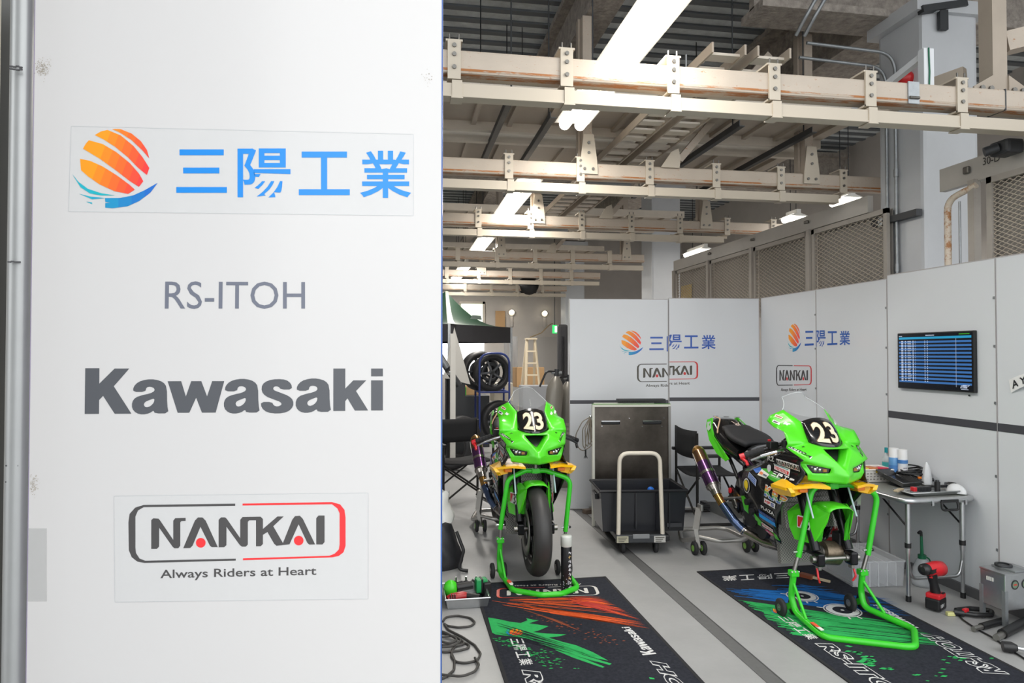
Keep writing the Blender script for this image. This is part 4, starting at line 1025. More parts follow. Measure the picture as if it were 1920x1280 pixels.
# ---- front fender
b = MB(); ro = .335; cz = .345
rows = []
for i in range(13):
    a = math.radians(74 + i * 6.4); row = []
    for j in range(9):
        v = -.078 + .0195 * j; k = (v / .078) ** 2; r = ro - .028 * k * k
        row.append(B(r * math.cos(a) - .02, v, cz + r * math.sin(a)))
    rows.append(row)
b.grid(rows, m_green)
for s in (-1, 1):
    fl = [(.065, .074, .640), (-.03, .098, .668), (-.20, .112, .640), (-.245, .15, .585), (-.20, .162, .50), (-.15, .160, .440), (-.03, .116, .440), (.0, .092, .50), (.045, .078, .58)]
    p = [B(u, s * v, z) for u, v, z in fl]; b.add(p if s > 0 else p[::-1], [tuple(range(len(p)))], m_green)
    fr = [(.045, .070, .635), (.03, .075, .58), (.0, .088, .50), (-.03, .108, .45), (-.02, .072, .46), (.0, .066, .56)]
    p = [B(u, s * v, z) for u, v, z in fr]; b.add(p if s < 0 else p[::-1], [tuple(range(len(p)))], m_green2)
fd = b.build('front_fender', R_); md = fd.modifiers.new('shell', 'SOLIDIFY'); md.thickness = .004; md.offset = 0
for s in (-1, 1):
    g = MB(); fx = lambda a, t, o=.004: B(-.135 + .085 * (a if s < 0 else 1 - a), s * (.147 - .030 * (a if s < 0 else 1 - a) + o * 1.5), .515 + .075 * t)
    g.flat([(0, .05), (.1, 0), (.95, 0), (1, .3), (.9, 1), (.1, 1), (0, .9)], lambda a, t: fx(a, t, .005), W_)
    g.flat([(.08, .1), (.3, .1), (.62, .9), (.08, .9)], lambda a, t: fx(a, t, .0065), ink((206, 38, 44)))
    g.stroke([(.56, .12), (.80, .12), (.90, .3), (.74, .5), (.90, .7), (.80, .88), (.66, .88)], .15, lambda a, t: fx(a, t, .0075), ink((24, 24, 26)))
    g.stroke([(.30, .1), (.56, .85), (.58, .1)], .09, lambda a, t: fx(a, t, .008), W_)
    g.build('tyre_sticker', fd)
# ---- forks, axle clamps, calipers
for s in (-1, 1):
    v = s * .105; b = MB(); T = lambda k: (-.015 - .42 * k, v, .385 + .92 * k)
    b.tube([B(*T(.02)), B(*T(.22))], .027, m_fork, 14); b.tube([B(*T(.20)), B(*T(.62))], .031, m_fork, 14)
    fk = b.build('fork_leg', R_)
    b = MB(); b.box(B(0, v, .362), (.045, .07, .075), m_fork, bev=.01); b.cyl(B(0, v - .04 * s, .362), B(0, v + .045 * s, .362), .02, m_steel, 12); b.box(B(.0, v, .325), (.02, .035, .05), m_steel, bev=.004); b.build('axle_clamp', fk)
    b = MB(); b.box(B(-.095, v - s * .012, .43), (.05, .075, .12), m_eng, bev=.012); b.cyl(B(-.095, v + s * .02, .455), B(-.095, v + s * .028, .455), .018, m_steel, 10); b.cyl(B(-.095, v + s * .02, .405), B(-.095, v + s * .028, .405), .018, m_steel, 10); b.build('brake_caliper', fk)
    b = MB(); b.tube(fillet([B(-.10, v, .49), B(-.16, v * 1.1, .60), B(-.12, v * .9, .72), B(-.22, v * .4, .86)], .06), .005, m_black, 6); b.build('brake_hose', fk)
    b = MB(); b.tube([B(.005, v + s * .034, .60), B(-.09, v + s * .034, .80)], .006, mat('pale_tube', (178, 200, 206), 0.3), 6); b.build('fork_decal', fk)
b = MB(); b.cyl(B(0, -.15, .362), B(0, .15, .362), .0125, m_steel, 12); b.build('front_axle', R_)
# ---- radiators, engine, frame
b = MB(); b.box(B(-.27, 0, .63), (.34, .03, .30), m_rad, rot=Matrix.Rotation(math.radians(-12), 3, 'X')); b.box(B(-.285, 0, .79), (.38, .045, .035), m_dark); b.box(B(-.28, -.17, .64), (.03, .05, .28), m_steel); b.box(B(-.28, .17, .64), (.03, .05, .28), m_steel)
rd = b.build('radiator', R_)
b = MB(); b.box(B(-.35, 0, .35), (.30, .035, .22), m_rad, rot=Matrix.Rotation(math.radians(-8), 3, 'X')); b.box(B(-.345, 0, .475), (.32, .04, .02), m_steel); b.build('oil_cooler', R_)
b = MB()
for k in range(9): b.tube([B(-.245, -.15, .52 + .03 * k), B(-.245, .15, .52 + .03 * k)], .0025, m_steel, 4)
b.build('guard_mesh', rd)
b = MB(); b.box(B(-.60, 0, .52), (.30, .42, .36), m_eng, bev=.04); b.cyl(B(-.62, -.19, .50), B(-.62, .19, .50), .10, m_eng, 20); b.cyl(B(-.50, -.18, .42), B(-.50, .18, .42), .07, m_eng, 18); b.build('engine', R_)
b = MB()
for s in (-1, 1):
    b.prism([B(-.30, s * .10, .93), B(-.55, s * .13, .86), B(-.86, s * .15, .72), B(-.93, s * .15, .56), B(-.86, s * .13, .42), B(-.78, s * .13, .46), B(-.78, s * .14, .66), B(-.50, s * .13, .74), B(-.32, s * .10, .80)], (-s * .03, 0, 0), m_carb)
b.build('frame', R_)
b = MB()
for s in (-1, 1):
    b.prism([B(-.82, s * .11, .50), B(-1.05, s * .12, .47), B(-1.47, s * .135, .385), B(-1.47, s * .135, .335), B(-1.10, s * .12, .335), B(-.84, s * .11, .40)], (-s * .035, 0, 0), m_alu if s < 0 else m_fork)
    b.box(B(-1.44, s * .125, .362), (.05, .10, .06), m_eng, bev=.01)
    b.cyl(B(-1.36, s * .12, .37), B(-1.36, s * .205, .37), .016, m_black, 12); b.cyl(B(-1.36, s * .19, .37), B(-1.36, s * .205, .37), .026, m_black, 12)
sw = b.build('swingarm', R_)
b = MB(); b.tube(fillet([B(-1.42, .08, .44), B(-.80, .075, .46), B(-.78, .075, .40), B(-1.30, .08, .30), B(-1.40, .08, .26), B(-1.46, .08, .32)], .05, closed=True), .012, mat('chain_steel', (86, 76, 64), 0.5, 0.7, noise=0.4, nscale=90), 6, closed=True); b.build('chain', R_)
# tank, seat, tail
def loft(secs, m, n=18, pw=2.6):
    """secs: (u, half width, z bottom, z top) superellipse sections along the machine"""
    b = MB(); rows = []
    for u, hw, z0, z1 in secs:
        row = []
        for k in range(n):
            a = 2 * PI * k / n; c, s_ = math.cos(a), math.sin(a)
            row.append(B(u, hw * math.copysign(abs(c) ** (2 / pw), c), (z0 + z1) / 2 + (z1 - z0) / 2 * math.copysign(abs(s_) ** (2 / pw), s_)))
        rows.append(row)
    b.grid(rows, m, closed=True); b.add(rows[0], [tuple(range(n))], m); b.add(rows[-1], [tuple(range(n))[::-1]], m)
    return b
o = loft([(-.42, .08, .80, .90), (-.48, .13, .76, .935), (-.62, .155, .74, .945), (-.78, .145, .74, .925), (-.90, .10, .74, .87)], m_carb).build('fuel_tank', R_)
b = MB(); rows = []
for i in range(9):
    t_ = i / 8; u = -.84 - .345 * t_; zc = .895 + .085 * t_; hw = .105 + .045 * math.sin(PI * min(1, t_ * 1.1)) * (1 - .2 * t_)
    rows.append([B(u, hw * (j / 4 - 1), zc + .012 * (1 - (j / 4 - 1) ** 4)) for j in range(9)])
b.grid(rows, m_matt); se = b.build('seat_pad', R_); md = se.modifiers.new('shell', 'SOLIDIFY'); md.thickness = .03; md.offset = 1
b = MB()
sec = [(-.95, .11, .775, .875), (-1.10, .14, .80, .945), (-1.20, .14, .85, .98), (-1.30, .128, .89, 1.045), (-1.40, .115, .94, 1.055), (-1.46, .085, .98, 1.04)]
tl = loft(sec, m_carb, pw=3.2).build('tail_cowl', R_)
for s in (-1, 1):
    b = MB(); pl = [(-1.43, .112, 1.035), (-1.35, .108, 1.058), (-1.262, .142, .925), (-1.10, .150, .845), (-1.0, .150, .79), (-1.05, .152, .768), (-1.20, .148, .805), (-1.34, .138, .885), (-1.425, .122, .985)]
    p = [B(u, s * v, z) for u, v, z in pl]; b.prism(p if s < 0 else p[::-1], (-s * .006, 0, 0), m_green); gp = b.build('green_side_panel', tl)
    b = MB(); p = [B(u, s * (v + .003), z) for u, v, z in ((-1.405, .118, 1.02), (-1.355, .112, 1.03), (-1.33, .125, .98), (-1.36, .130, .955), (-1.40, .124, .965))]; b.poly(p if s < 0 else p[::-1], ink((196, 206, 200))); b.build('round_mark', gp)
b = MB(); b.prism([B(-1.20, .10, 1.005), B(-1.34, .10, 1.062), B(-1.20, .145, .975), B(-1.08, .145, .925)], (0, 0, -.008), m_green); b.build('green_top_panel', tl)
b = MB(); fe = lambda a, t: B(-1.135 - .085 * t, -.035 + .075 * a, .993 + .045 * t)
b.disc((.5, .4), .55, lambda a, t: fe(a, t) + Vector((0, -.006, .001)), m_carb); b.stroke([(.2, .95), (.3, .7), (.6, .55), (.35, .45), (.55, .3), (.8, .75), (.7, .0)], .09, lambda a, t: fe(a, t) + Vector((0, -.01, .008)), ink((196, 176, 166))); b.build('emblem', tl)
b = MB(); b.tube(fillet([B(-1.37, -.075, 1.062), B(-1.29, -.07, 1.055), B(-1.22, -.125, .985), B(-1.20, -.138, .955)], .04), .006, mat('tan_reflection', (196, 160, 128), 0.4), 6); b.build('edge_reflection', tl)  # tan tube imitates a reflection along the tail hump
b = MB()
for k in range(5): b.box(B(-1.39 + .03 * k, -.06 + .03 * k, 1.066 + .002 * (k % 2)), (.035, .02, .004), ink((176, 180, 178)) if k % 2 else ink((90, 92, 90)))
b.build('top_sticker', tl)
b = MB()
for s in (-1, 1):
    b.tube([B(-.86, s * .09, .76), B(-1.32, s * .07, .87)], .016, m_black, 8); b.tube([B(-.90, s * .10, .60), B(-1.20, s * .07, .83)], .014, m_black, 8)
b.build('subframe', R_)
# handlebars
for s in (-1, 1):
    b = MB(); o_, i_ = B(-.365, s * .375, .912), B(-.285, s * .165, .992)
    b.tube([o_, i_], .012, m_fork, 10); hb = b.build('handlebar', R_)
    d_ = (i_ - o_).normalized()
    b = MB(); b.tube([o_ + d_ * (.01 + .012 * k) for k in range(11)], [.021 if k % 2 else .0185 for k in range(11)], m_rubber, 12, smooth=False); b.build('grip', hb)
    b = MB(); mr_ = m_red if s < 0 else m_black; b.cyl(o_ - d_ * .022, o_ + d_ * .008, .019, mr_, 12); b.tube([o_ - d_ * .01 + Vector((0, -.004, -.012)), o_ + Vector((-s * -.0, -.04, -.03)), o_ + Vector((0, -.055, -.05))], .010, mr_, 8); b.build('bar_end', hb)
    b = MB(); b.tube(fillet([B(-.285, s * .365, .897), B(-.25, s * .32, .925), B(-.205, s * .25, .955), B(-.20, s * .20, .968)], .03), [.008, .010, .011, .012], m_chrome if s < 0 else m_dark, 8); b.build('lever', hb)
    b = MB(); b.box(B(-.30, s * .215, .985), (.06, .05, .045), m_black, bev=.008); b.box(B(-.325, s * .22, 1.012), (.018, .014, .012), m_red, bev=.003); b.build('switch_box', hb)
    b = MB(); b.cyl(B(-.23, s * .17, .98), B(-.23, s * .17, 1.02), .022, m_eng, 12); b.build('reservoir', hb)
b = MB()
b.box(B(-.33, 0, .975), (.20, .07, .03), m_fork, bev=.01)
for k in range(7):
    x = -.15 + .05 * k; b.tube(fillet([B(-.34, x, .97), B(-.30 - .02 * (k % 3), x * .8, 1.03), B(-.20, x * .6, 1.02), B(-.15, x * .4, .98)], .04), .006, m_black, 6)
b.build('top_yoke', R_)
b = MB(); b.box(B(-.22, 0, 1.06), (.15, .02, .09), m_black, rot=Matrix.Rotation(math.radians(-25), 3, 'X')); b.build('dashboard', R_)
# exhaust: heat tinted titanium
gold, bron, purp, blue_, stl = [mat(n, c, 0.22, 0.95) for n, c in (('titanium_gold', (206, 160, 92)), ('titanium_bronze', (158, 120, 92)), ('titanium_purple', (124, 84, 136)), ('titanium_blue', (92, 108, 142)), ('titanium_steel', (170, 164, 158)))]
e0, e1 = B(-1.275, -.275, .845), B(-.985, -.245, .535)
L = lambda k: e0.lerp(e1, k)
b = MB(); segs = [(0, .022, gold), (.05, .040, gold), (.12, .050, bron), (.24, .052, bron), (.34, .052, purp), (.52, .052, purp), (.60, .052, purp), (.74, .052, purp), (.82, .05, stl), (.90, .036, stl), (1.0, .033, gold)]
for (k0, r0, m0), (k1, r1, m1) in zip(segs, segs[1:]): b.tube([L(k0), L(k1)], [r0, r1], m0, 22, caps=False)
b.cyl(L(0), L(.02), .022, m_black, 16); mf = b.build('muffler', R_)
b = MB(); b.tube([L(.535), L(.585)], .056, stl, 22); b.tube([L(.80), L(.83)], .055, stl, 22); b.build('clamp_band', mf)
b = MB(); d_ = (e1 - e0).normalized(); sd_ = Vector((-1, -.1, 0)); 
b.add([L(k) + Vector((-.054, -.004, .0)) + Vector((0, .018 * y_, .02 * y_)) for k, y_ in ((.14, 0), (.2, 1), (.34, 1), (.4, 0), (.34, -1), (.2, -1))], [tuple(range(6))], ink((206, 206, 200))); b.build('maker_badge', mf)
b = MB(); pp = fillet([e1, B(-.93, -.235, .485), B(-.83, -.20, .39), B(-.755, -.15, .325), B(-.60, -.10, .295), B(-.45, -.05, .30)], .08, 5)
cols = [gold, gold, blue_, blue_, blue_, stl, stl]
for i in range(len(pp) - 1): b.tube(pp[i:i + 2], .030, cols[min(6, int(i / len(pp) * 9))], 16, caps=False)
ep_ = b.build('exhaust_pipe', R_)
b = MB(); b.tube([pp[len(pp) // 2] - Vector((0, 0, 0)), pp[len(pp) // 2 + 1]], .034, stl, 16); b.build('pipe_clamp', ep_)
# footrest, belly details
for s in (-1, 1):
    b = MB(); b.prism([B(-.80, s * .165, .56), B(-.93, s * .17, .62), B(-.97, s * .17, .56), B(-.90, s * .165, .46), B(-.83, s * .165, .44)], (-s * .008, 0, 0), m_carb); b.cyl(B(-.88, s * .165, .535), B(-.88, s * .25, .535), .011, m_steel, 10); b.tube([B(-.86, s * .18, .53), B(-.78, s * .2, .50), B(-.76, s * .22, .50)], .007, m_steel, 6); b.cyl(B(-.93, s * .172, .58), B(-.93, s * .18, .58), .02, m_red, 10); b.build('rear_set', R_)
b = MB()
for k in range(3): b.cyl(B(-.66 + .06 * k, -.215, .62 - .05 * k), B(-.66 + .06 * k, -.235, .62 - .05 * k), .022, m_eng, 10)
b.build('fastener', R_)
# ---- the second machine: a copy with its wheels on
LX, LY = .925, 4.60
L_bike = dup(R_, (LX, LY, 0), 'green race motorcycle with slick tyres on, facing the camera over the orange streaked mat')
def wheel(u, z, r, wd, rim_r, parent, nm):
    P = lambda v, rr, a: Vector((LX + v, LY - u - rr * math.cos(a), z + rr * math.sin(a)))
    ax = Vector((1, 0, 0)); o_ = Vector((LX, LY - u, z)); h = wd / 2
    b = MB(); prof = [(rim_r, -h * .62), (rim_r + .025, -h * .86), (r - .055, -h * 1.0), (r - .032, -h * .93), (r - .016, -h * .72), (r - .005, -h * .42), (r, 0), (r - .005, h * .42), (r - .016, h * .72), (r - .032, h * .93), (r - .055, h), (rim_r + .025, h * .86), (rim_r, h * .62)]
    b.lathe(prof, o_, ax, mat('slick_tyre', (52, 51, 51), 0.5, noise=0.1, nscale=6), 56); wh = b.build(nm, parent)
    b = MB(); b.lathe([(rim_r + .004, -h * .65), (rim_r - .012, -h * .6), (rim_r - .02, 0), (rim_r - .012, h * .6), (rim_r + .004, h * .65)], o_, ax, m_carb, 48)
    b.lathe([(.035, -.05), (.035, .05)], o_, ax, m_fork, 20)
    for k in range(6):
        a = 2 * PI * k / 6 + .3; b.beam(P(0, .03, a), P(0, rim_r - .01, a), .035, .03, m_carb, up=ax)
    b.build('rim', wh)
    for s in ((-1, 1) if u > -1 else (1,)):
        b = MB(); b.lathe([(.10, 0), (.16, 0), (.16, .005 * s), (.10, .005 * s), (.10, 0)], o_ + ax * (s * .068), ax, m_steel, 40); b.build('brake_disc', wh)
    b = MB(); b.box(P(-h * .8, rim_r + .035, -2.0), (.006, .03, .04), ink((200, 200, 198))); b.build('tyre_mark', wh)
wheel(0, .345, .30, .125, .215, L_bike, 'front_wheel')
wheel(-1.42, .365, .32, .195, .215, L_bike, 'rear_wheel')
for o in [c for c in L_bike.children if c.name.startswith('front_axle')]: pass
# red tie straps on the bare axle of the wheel-less machine
for s in (-1, 1):
    b = MB(); b.tube(fillet([B(.0, s * .115, .31), B(.02, s * .12, .26), B(.01, s * .105, .23)], .02), .006, m_red, 8); b.build('red_strap', R_)
b = MB(); b.cyl(B(-.10, -.02, .37), B(-.10, .08, .36), .07, mat('hub_bronze', (120, 108, 92), 0.4, 0.7, noise=.3, nscale=40), 22); b.cyl(B(-.10, -.03, .37), B(-.10, -.02, .37), .04, m_steel, 16); b.build('hub', R_)

# ================================================================== paddock stands
m_sg = mat('stand_green', (56, 196, 42), 0.35, noise=.04, nscale=20, rust=(0.655, 34, (66, 74, 48)))
def front_stand(X0, Y0, left_px, right_px, floor_pts, lb, yaw_u=-.06):
    t = thing('paddock_stand', lb, 'paddock stand', (X0, Y0, 0), 'green front paddock stands')
    Q = lambda u, v, z: Vector((X0 + v, Y0 - u, z))
    A = [PY(x, y, Y0 - yaw_u) for x, y in left_px]; D = [PY(x, y, Y0 - yaw_u) for x, y in right_px]
    # upper arch: runs up the left side, over the front and down the right
    arch = A[::-1] + D
    b = MB(); b.tube(fillet([A[2], A[1], A[0], D[0], D[1], D[2]], .07, 8), .0165, m_sg, 14); b.build('arch', t)
    b = MB(); mid = (A[0] + D[0]) / 2; b.cyl(mid + Vector((0, 0, -.02)), mid + Vector((0, -.005, .05)), .014, m_steel, 12); b.box(mid, (.06, .045, .035), m_sg, bev=.008); b.build('head_pin', t)
    for P in (A, D):
        b = MB(); b.tube([P[2] + (P[1] - P[2]).normalized() * .05, P[3]], .012, m_steel, 12); b.build('inner_tube', t)
        b = MB(); b.box(P[3] + Vector((0, 0, .0)), (.05, .045, .035), m_sg, bev=.006)
        for dx in (-.022, 0, .022): b.sphere(P[3] + Vector((dx, -.02, .012)), .006, m_chrome, 8)
        b.build('collar', t)
        b = MB(); b.cyl(P[2] + Vector((-.03, 0, .03)), P[2] + Vector((.03, 0, .03)), .006, m_chrome, 8); b.sphere(P[2] + Vector((.032, 0, .03)), .010, m_black, 8); b.build('lock_knob', t)
    w0, w1 = Q(-.12, (A[3].x - X0) - .004, .06), Q(-.12, (D[3].x - X0) + .004, .06)
    base = [A[3], Vector((w0.x, w0.y - .04, .13)), Vector((w0.x + .005, w0.y - .07, .05))] + [Vector((p[0], p[1], .0185)) for p in floor_pts] + [Vector((w1.x - .005, w1.y - .07, .05)), Vector((w1.x, w1.y - .04, .13)), D[3]]
    b = MB(); b.tube(fillet(base, .07, 7), .018, m_sg, 14); b.build('base_tube', t)
    for P, w_, k in ((A, w0, 2), (D, w1, -3)):
        b = MB(); e = Vector((floor_pts[0][0], floor_pts[0][1], .025)) if k == 2 else Vector((floor_pts[-1][0], floor_pts[-1][1], .025))
        b.tube([P[3].lerp(Vector((w_.x, w_.y - .04, .13)), .35), Vector((w_.x, w_.y - .07, .05)).lerp(e, .42) + Vector((0, 0, .012))], .009, m_sg, 8); b.build('brace', t)
        for dx in (-.042, .042):
            b = MB(); c_ = Vector((w_.x + dx, w_.y, .052)); b.lathe([(.018, -.013), (.045, -.013), (.052, -.007), (.052, .007), (.045, .013), (.018, .013)], c_, (1, 0, 0), m_rubber, 22); wl = b.build('wheel', t)
            b = MB(); b.cyl(c_ - Vector((.015, 0, 0)), c_ + Vector((.015, 0, 0)), .021, m_steel, 12); b.build('wheel_hub', wl)
        b = MB(); b.cyl(Vector((w_.x - .06, w_.y, .052)), Vector((w_.x + .06, w_.y, .052)), .007, m_steel, 8); b.beam(Vector((w_.x, w_.y - .06, .09)), Vector((w_.x, w_.y, .052)), .02, .03, m_sg); b.build('wheel_axle', t)
    b = MB(); e = Vector((floor_pts[0][0], floor_pts[0][1], .039)); d_ = (Vector((w0.x, w0.y - .07, .05)) - e)
    for k in range(5): b.box(e + d_ * (.10 + .06 * k) + Vector((0, 0, .012)), (.02, .03, .004), ink((226, 92, 60)) if k > 1 else ink((230, 228, 224)), rot=math.atan2(d_.x, -d_.y) * -1)
    b.build('maker_label', t)
    return t
front_stand(BX, BY, [(1530, 912), (1521, 922), (1497, 1044), (1488, 1074)], [(1592, 908), (1646, 925), (1627, 1040), (1617, 1072)],
            [(2.275, 3.40), (2.665, 3.20), (2.84, 3.42)], 'green tubular front stand under the wheel-less motorcycle, its handle reaching out over the right mat')
front_stand(LX, LY, [(985, 882), (952, 898), (938, 992), (938, 1012)], [(1023, 882), (1070, 898), (1060, 996), (1059, 1012)],
            [(.735, 4.40), (.90, 4.285), (1.03, 4.285), (1.165, 4.385)], 'green tubular front stand holding the motorcycle with tyres, handle on the left mat')
def rear_stand(X0, Y0, lb):
    t = thing('paddock_stand', lb, 'paddock stand', (X0, Y0 + 1.36, 0), 'silver rear paddock stands')
    Q = lambda u, v, z: Vector((X0 + v, Y0 - u, z)); mt = mat('stand_silver', (176, 174, 170), 0.35, 0.7, noise=.06, nscale=12)
    for s in (-1, 1):
        b = MB(); b.beam(Q(-1.365, s * .215, .06), Q(-1.375, s * .235, .20), .035, .028, mt); b.beam(Q(-1.375, s * .235, .19), Q(-1.36, s * .215, .36), .03, .045, mt); b.box(Q(-1.36, s * .205, .365), (.02, .07, .05), mt, bev=.006); b.build('upright', t)
    b = MB(); b.tube(fillet([Q(-1.375, -.225, .12), Q(-1.56, -.27, .06), Q(-1.78, -.20, .09), Q(-1.78, .20, .09), Q(-1.56, .27, .06), Q(-1.375, .225, .12)], .12), .018, mt, 12); b.build('handle', t)
    b = MB(); b.tube(fillet([Q(-1.37, -.22, .14), Q(-1.25, -.10, .13), Q(-1.25, .10, .13), Q(-1.37, .22, .14)], .1), .017, mt, 12); b.build('cross_tube', t)
    for s in (-1, 1):
        for dx in (-.035, .035):
            c_ = Q(-1.365, s * .215, .052) + Vector((dx, 0, 0)); b = MB(); b.lathe([(.02, -.014), (.045, -.014), (.052, -.008), (.052, .008), (.045, .014), (.02, .014)], c_, (1, 0, 0), m_rubber, 22); wl = b.build('wheel', t)
            b = MB(); b.cyl(c_ - Vector((.016, 0, 0)), c_ + Vector((.016, 0, 0)), .024, mat('hub_green', (120, 170, 70), 0.4), 12); b.build('wheel_hub', wl)
        b = MB(); b.cyl(Q(-1.365, s * .215, .052) - Vector((.05, 0, 0)), Q(-1.365, s * .215, .052) + Vector((.05, 0, 0)), .008, m_steel, 8); b.build('wheel_axle', t)
rear_stand(BX, BY, 'silver rear stand with green hubbed wheels behind the black crate trolley, lifting the wheel-less motorcycle')
rear_stand(LX, LY, 'silver rear stand under the back of the motorcycle that has its tyres')
# ================================================================== printed floor mats
m_mat = mat('mat_black', (40, 42, 50), 0.9, noise=0.35, nscale=60, spec=0.2)
m_matedge = mat('mat_edge', (28, 28, 32), 0.85)
MO, MG, MBL, MW = [mat(n, c, 0.85, noise=0.12, nscale=40, spec=.2) for n, c in (('mat_orange', (228, 96, 48)), ('mat_green', (50, 172, 92)), ('mat_blue', (28, 104, 178)), ('mat_white', (214, 214, 214)))]
MRED = mat('mat_red', (196, 58, 50), 0.85)
ZM = 0.0068
def mat_base(x0, x1, y0, y1, lb):
    t = thing('floor_mat', lb, 'floor mat', ((x0 + x1) / 2, (y0 + y1) / 2, 0), 'printed mats under the motorcycles')
    b = MB(); b.box(((x0 + x1) / 2, (y0 + y1) / 2, .003), (x1 - x0, y1 - y0, .006), m_mat); b.build('carpet', t)
    b = MB()
    for xx in (x0, x1): b.box((xx, (y0 + y1) / 2, .0033), (.018, y1 - y0 + .018, .0066), m_matedge)
    for yy in (y0, y1): b.box(((x0 + x1) / 2, yy, .0033), (x1 - x0, .018, .0066), m_matedge)
    b.build('border', t); return t
PL = lambda x, y, z=ZM: PZ(820 + x / 3.84, 1040 + y / 3.84, z)       # crop pixels -> floor
PR = lambda x, y, z=ZM: PZ(1300 + x / 3.097, 1040 + y / 3.097, z)
def idq(P, q, z=ZM): return quadmap([P(x, y, z) for x, y in q])
def streaks(g, P, a0, a1, b0, b1, n, m, rnd, w0=.004, w1=.018, z=ZM, lo=.35):
    """brush streaks filling the strip between edge a0-a1 (left) and b0-b1 (right) of a crop"""
    A0, A1, B0, B1 = [P(*p, z) for p in (a0, a1, b0, b1)]
    for k in range(n):
        t = rnd.random(); a, c = A0.lerp(A1, t), B0.lerp(B1, t)
        s0 = rnd.uniform(0, .5); s1 = min(1, s0 + rnd.uniform(lo, .9)); p, q = a.lerp(c, s0), a.lerp(c, s1)
        d = (q - p).normalized(); nn = Vector((-d.y, d.x, 0)) * rnd.uniform(w0, w1) * .5; zz = Vector((0, 0, .0002 * (k % 5)))
        mid = p.lerp(q, .4)
        g.add([p - nn * .3 + zz, mid - nn + zz, q + zz, mid + nn + zz, p + nn * .5 + zz], [(0, 1, 2, 3, 4)], m)
def flecks(g, P, pts, n, m, rnd, r0, r1):
    for _ in range(n):
        i = rnd.randrange(len(pts) - 1); (x0, y0, s0), (x1, y1, s1) = pts[i], pts[i + 1]; t = rnd.random()
        c = P(x0 + (x1 - x0) * t + rnd.gauss(0, s0), y0 + (y1 - y0) * t + rnd.gauss(0, s0 * .35), ZM + .0009)
        r = rnd.uniform(r0, r1); a = rnd.uniform(-.8, .2)
        g.add([c + Vector((math.cos(a + k * 1.05) * r * (1.6 if k % 3 == 0 else .6), math.sin(a + k * 1.05) * r * .7, 0)) for k in range(6)], [tuple(range(6))], m)
def outline_text(g, body, fn, m, m2, bold=.085, z=.0006):
    g.text(body, lambda s, t: fn(-.012 + 1.024 * s, -.06 + 1.12 * t), m, bold, .1)
    g.text(body, lambda s, t: fn(s, t) + Vector((0, 0, z)), m2, 0.03, .1)
rnd = random.Random(11)
mL = mat_base(.505, 1.415, 2.45, 4.60, 'black printed mat with orange streaks under the motorcycle that has tyres')
g = MB(); streaks(g, PL, (390, 325), (370, 350), (1470, 480), (1530, 530), 34, MO, rnd, .006, .018)
streaks(g, PL, (560, 315), (400, 335), (1170, 300), (1440, 440), 26, MO, rnd, .003, .010)
streaks(g, PL, (930, 305), (960, 330), (1180, 300), (1470, 470), 40, MO, rnd, .005, .016, lo=.5)
streaks(g, PL, (900, 300), (940, 335), (1180, 300), (1470, 470), 40, MRED, rnd, .003, .008, ZM + .0012)
streaks(g, PL, (650, 400), (600, 390), (1060, 560), (900, 480), 30, mat('mat_rust', (150, 74, 44), .85), rnd, .003, .01)
flecks(g, PL, [(700, 430, 30), (1000, 540, 50), (1300, 620, 60)], 70, mat('mat_rust', (150, 74, 44), .85), rnd, .003, .007)
g.build('orange_print', mL)
g = MB()
for poly in ([(365, 450), (440, 462), (520, 480), (600, 490), (650, 470), (640, 455), (700, 468), (730, 470), (660, 492), (720, 500), (800, 513), (740, 540), (690, 555), (780, 565), (930, 572), (880, 585), (800, 595), (900, 625), (1000, 650), (1120, 700), (1230, 760), (1150, 745), (1000, 690), (860, 645), (700, 605), (560, 590), (420, 572), (395, 560)],
             [(700, 600), (850, 640), (1050, 720), (1255, 782), (1240, 792), (1050, 740), (860, 670), (720, 625)], [(840, 660), (1000, 725), (1205, 805), (1190, 812), (980, 740), (850, 685)], [(1525, 880), (1560, 885), (1565, 895), (1530, 893)]):
    tr = tessellate_polygon([[Vector((x, y, 0)) for x, y in poly]]); g.add([PL(*p) for p in poly], [tuple(t) for t in tr], MG)
flecks(g, PL, [(430, 600, 25), (640, 680, 60), (880, 800, 90)], 130, MG, rnd, .003, .008)
streaks(g, PL, (640, 560), (620, 600), (1200, 740), (1150, 780), 30, MG, rnd, .004, .012)
streaks(g, PL, (420, 480), (420, 570), (1000, 660), (1000, 720), 40, m_mat, rnd, .002, .005, ZM + .0015, lo=.2)
g.build('green_print', mL)
g = MB(); nankai(g, idq(PL, [(1135, 200), (430, 218), (425, 312), (1175, 288)], ZM + .001), (214, 210, 206), (206, 62, 54)); g.build('framed_print', mL)
g = MB(); kawasaki(g, idq(PL, [(1580, 712), (1385, 517), (1325, 519), (1480, 722)], ZM + .001), MW); g.build('bold_name_print', mL)
def dark_globe(g, fn): sun_globe(g, fn)
g = MB(); dark_globe(g, idq(PL, [(480, 530), (510, 588), (636, 580), (590, 525)], ZM + .0016))
q = [(522, 603), (600, 798), (694, 790), (612, 598)]; f = idq(PL, q, ZM + .0012)
for k, ch in enumerate('三陽工業'): g.text(ch, lambda s, t, k=k: f(.255 * k + .225 * s, t), MW, .012)
g.build('sun_print', mL)
g = MB()
p0, p1 = PL(612, 832), PL(735, 835); outline_text(g, 'RS-ITOH', quadmap([p0, Vector((p0.x - .01, p0.y - .78, ZM)), Vector((p1.x, p0.y - .78, ZM)), p1]), MW, m_mat)
g.build('outlined_print', mL); g = MB()
p0, p1 = PL(1640, 775), PL(1535, 766); outline_text(g, 'RS-ITOH', quadmap([Vector((p0.x, p0.y - .72, ZM)), p0, p1, Vector((p1.x, p1.y - .72, ZM))]), MW, m_mat)
g.build('outlined_print', mL)
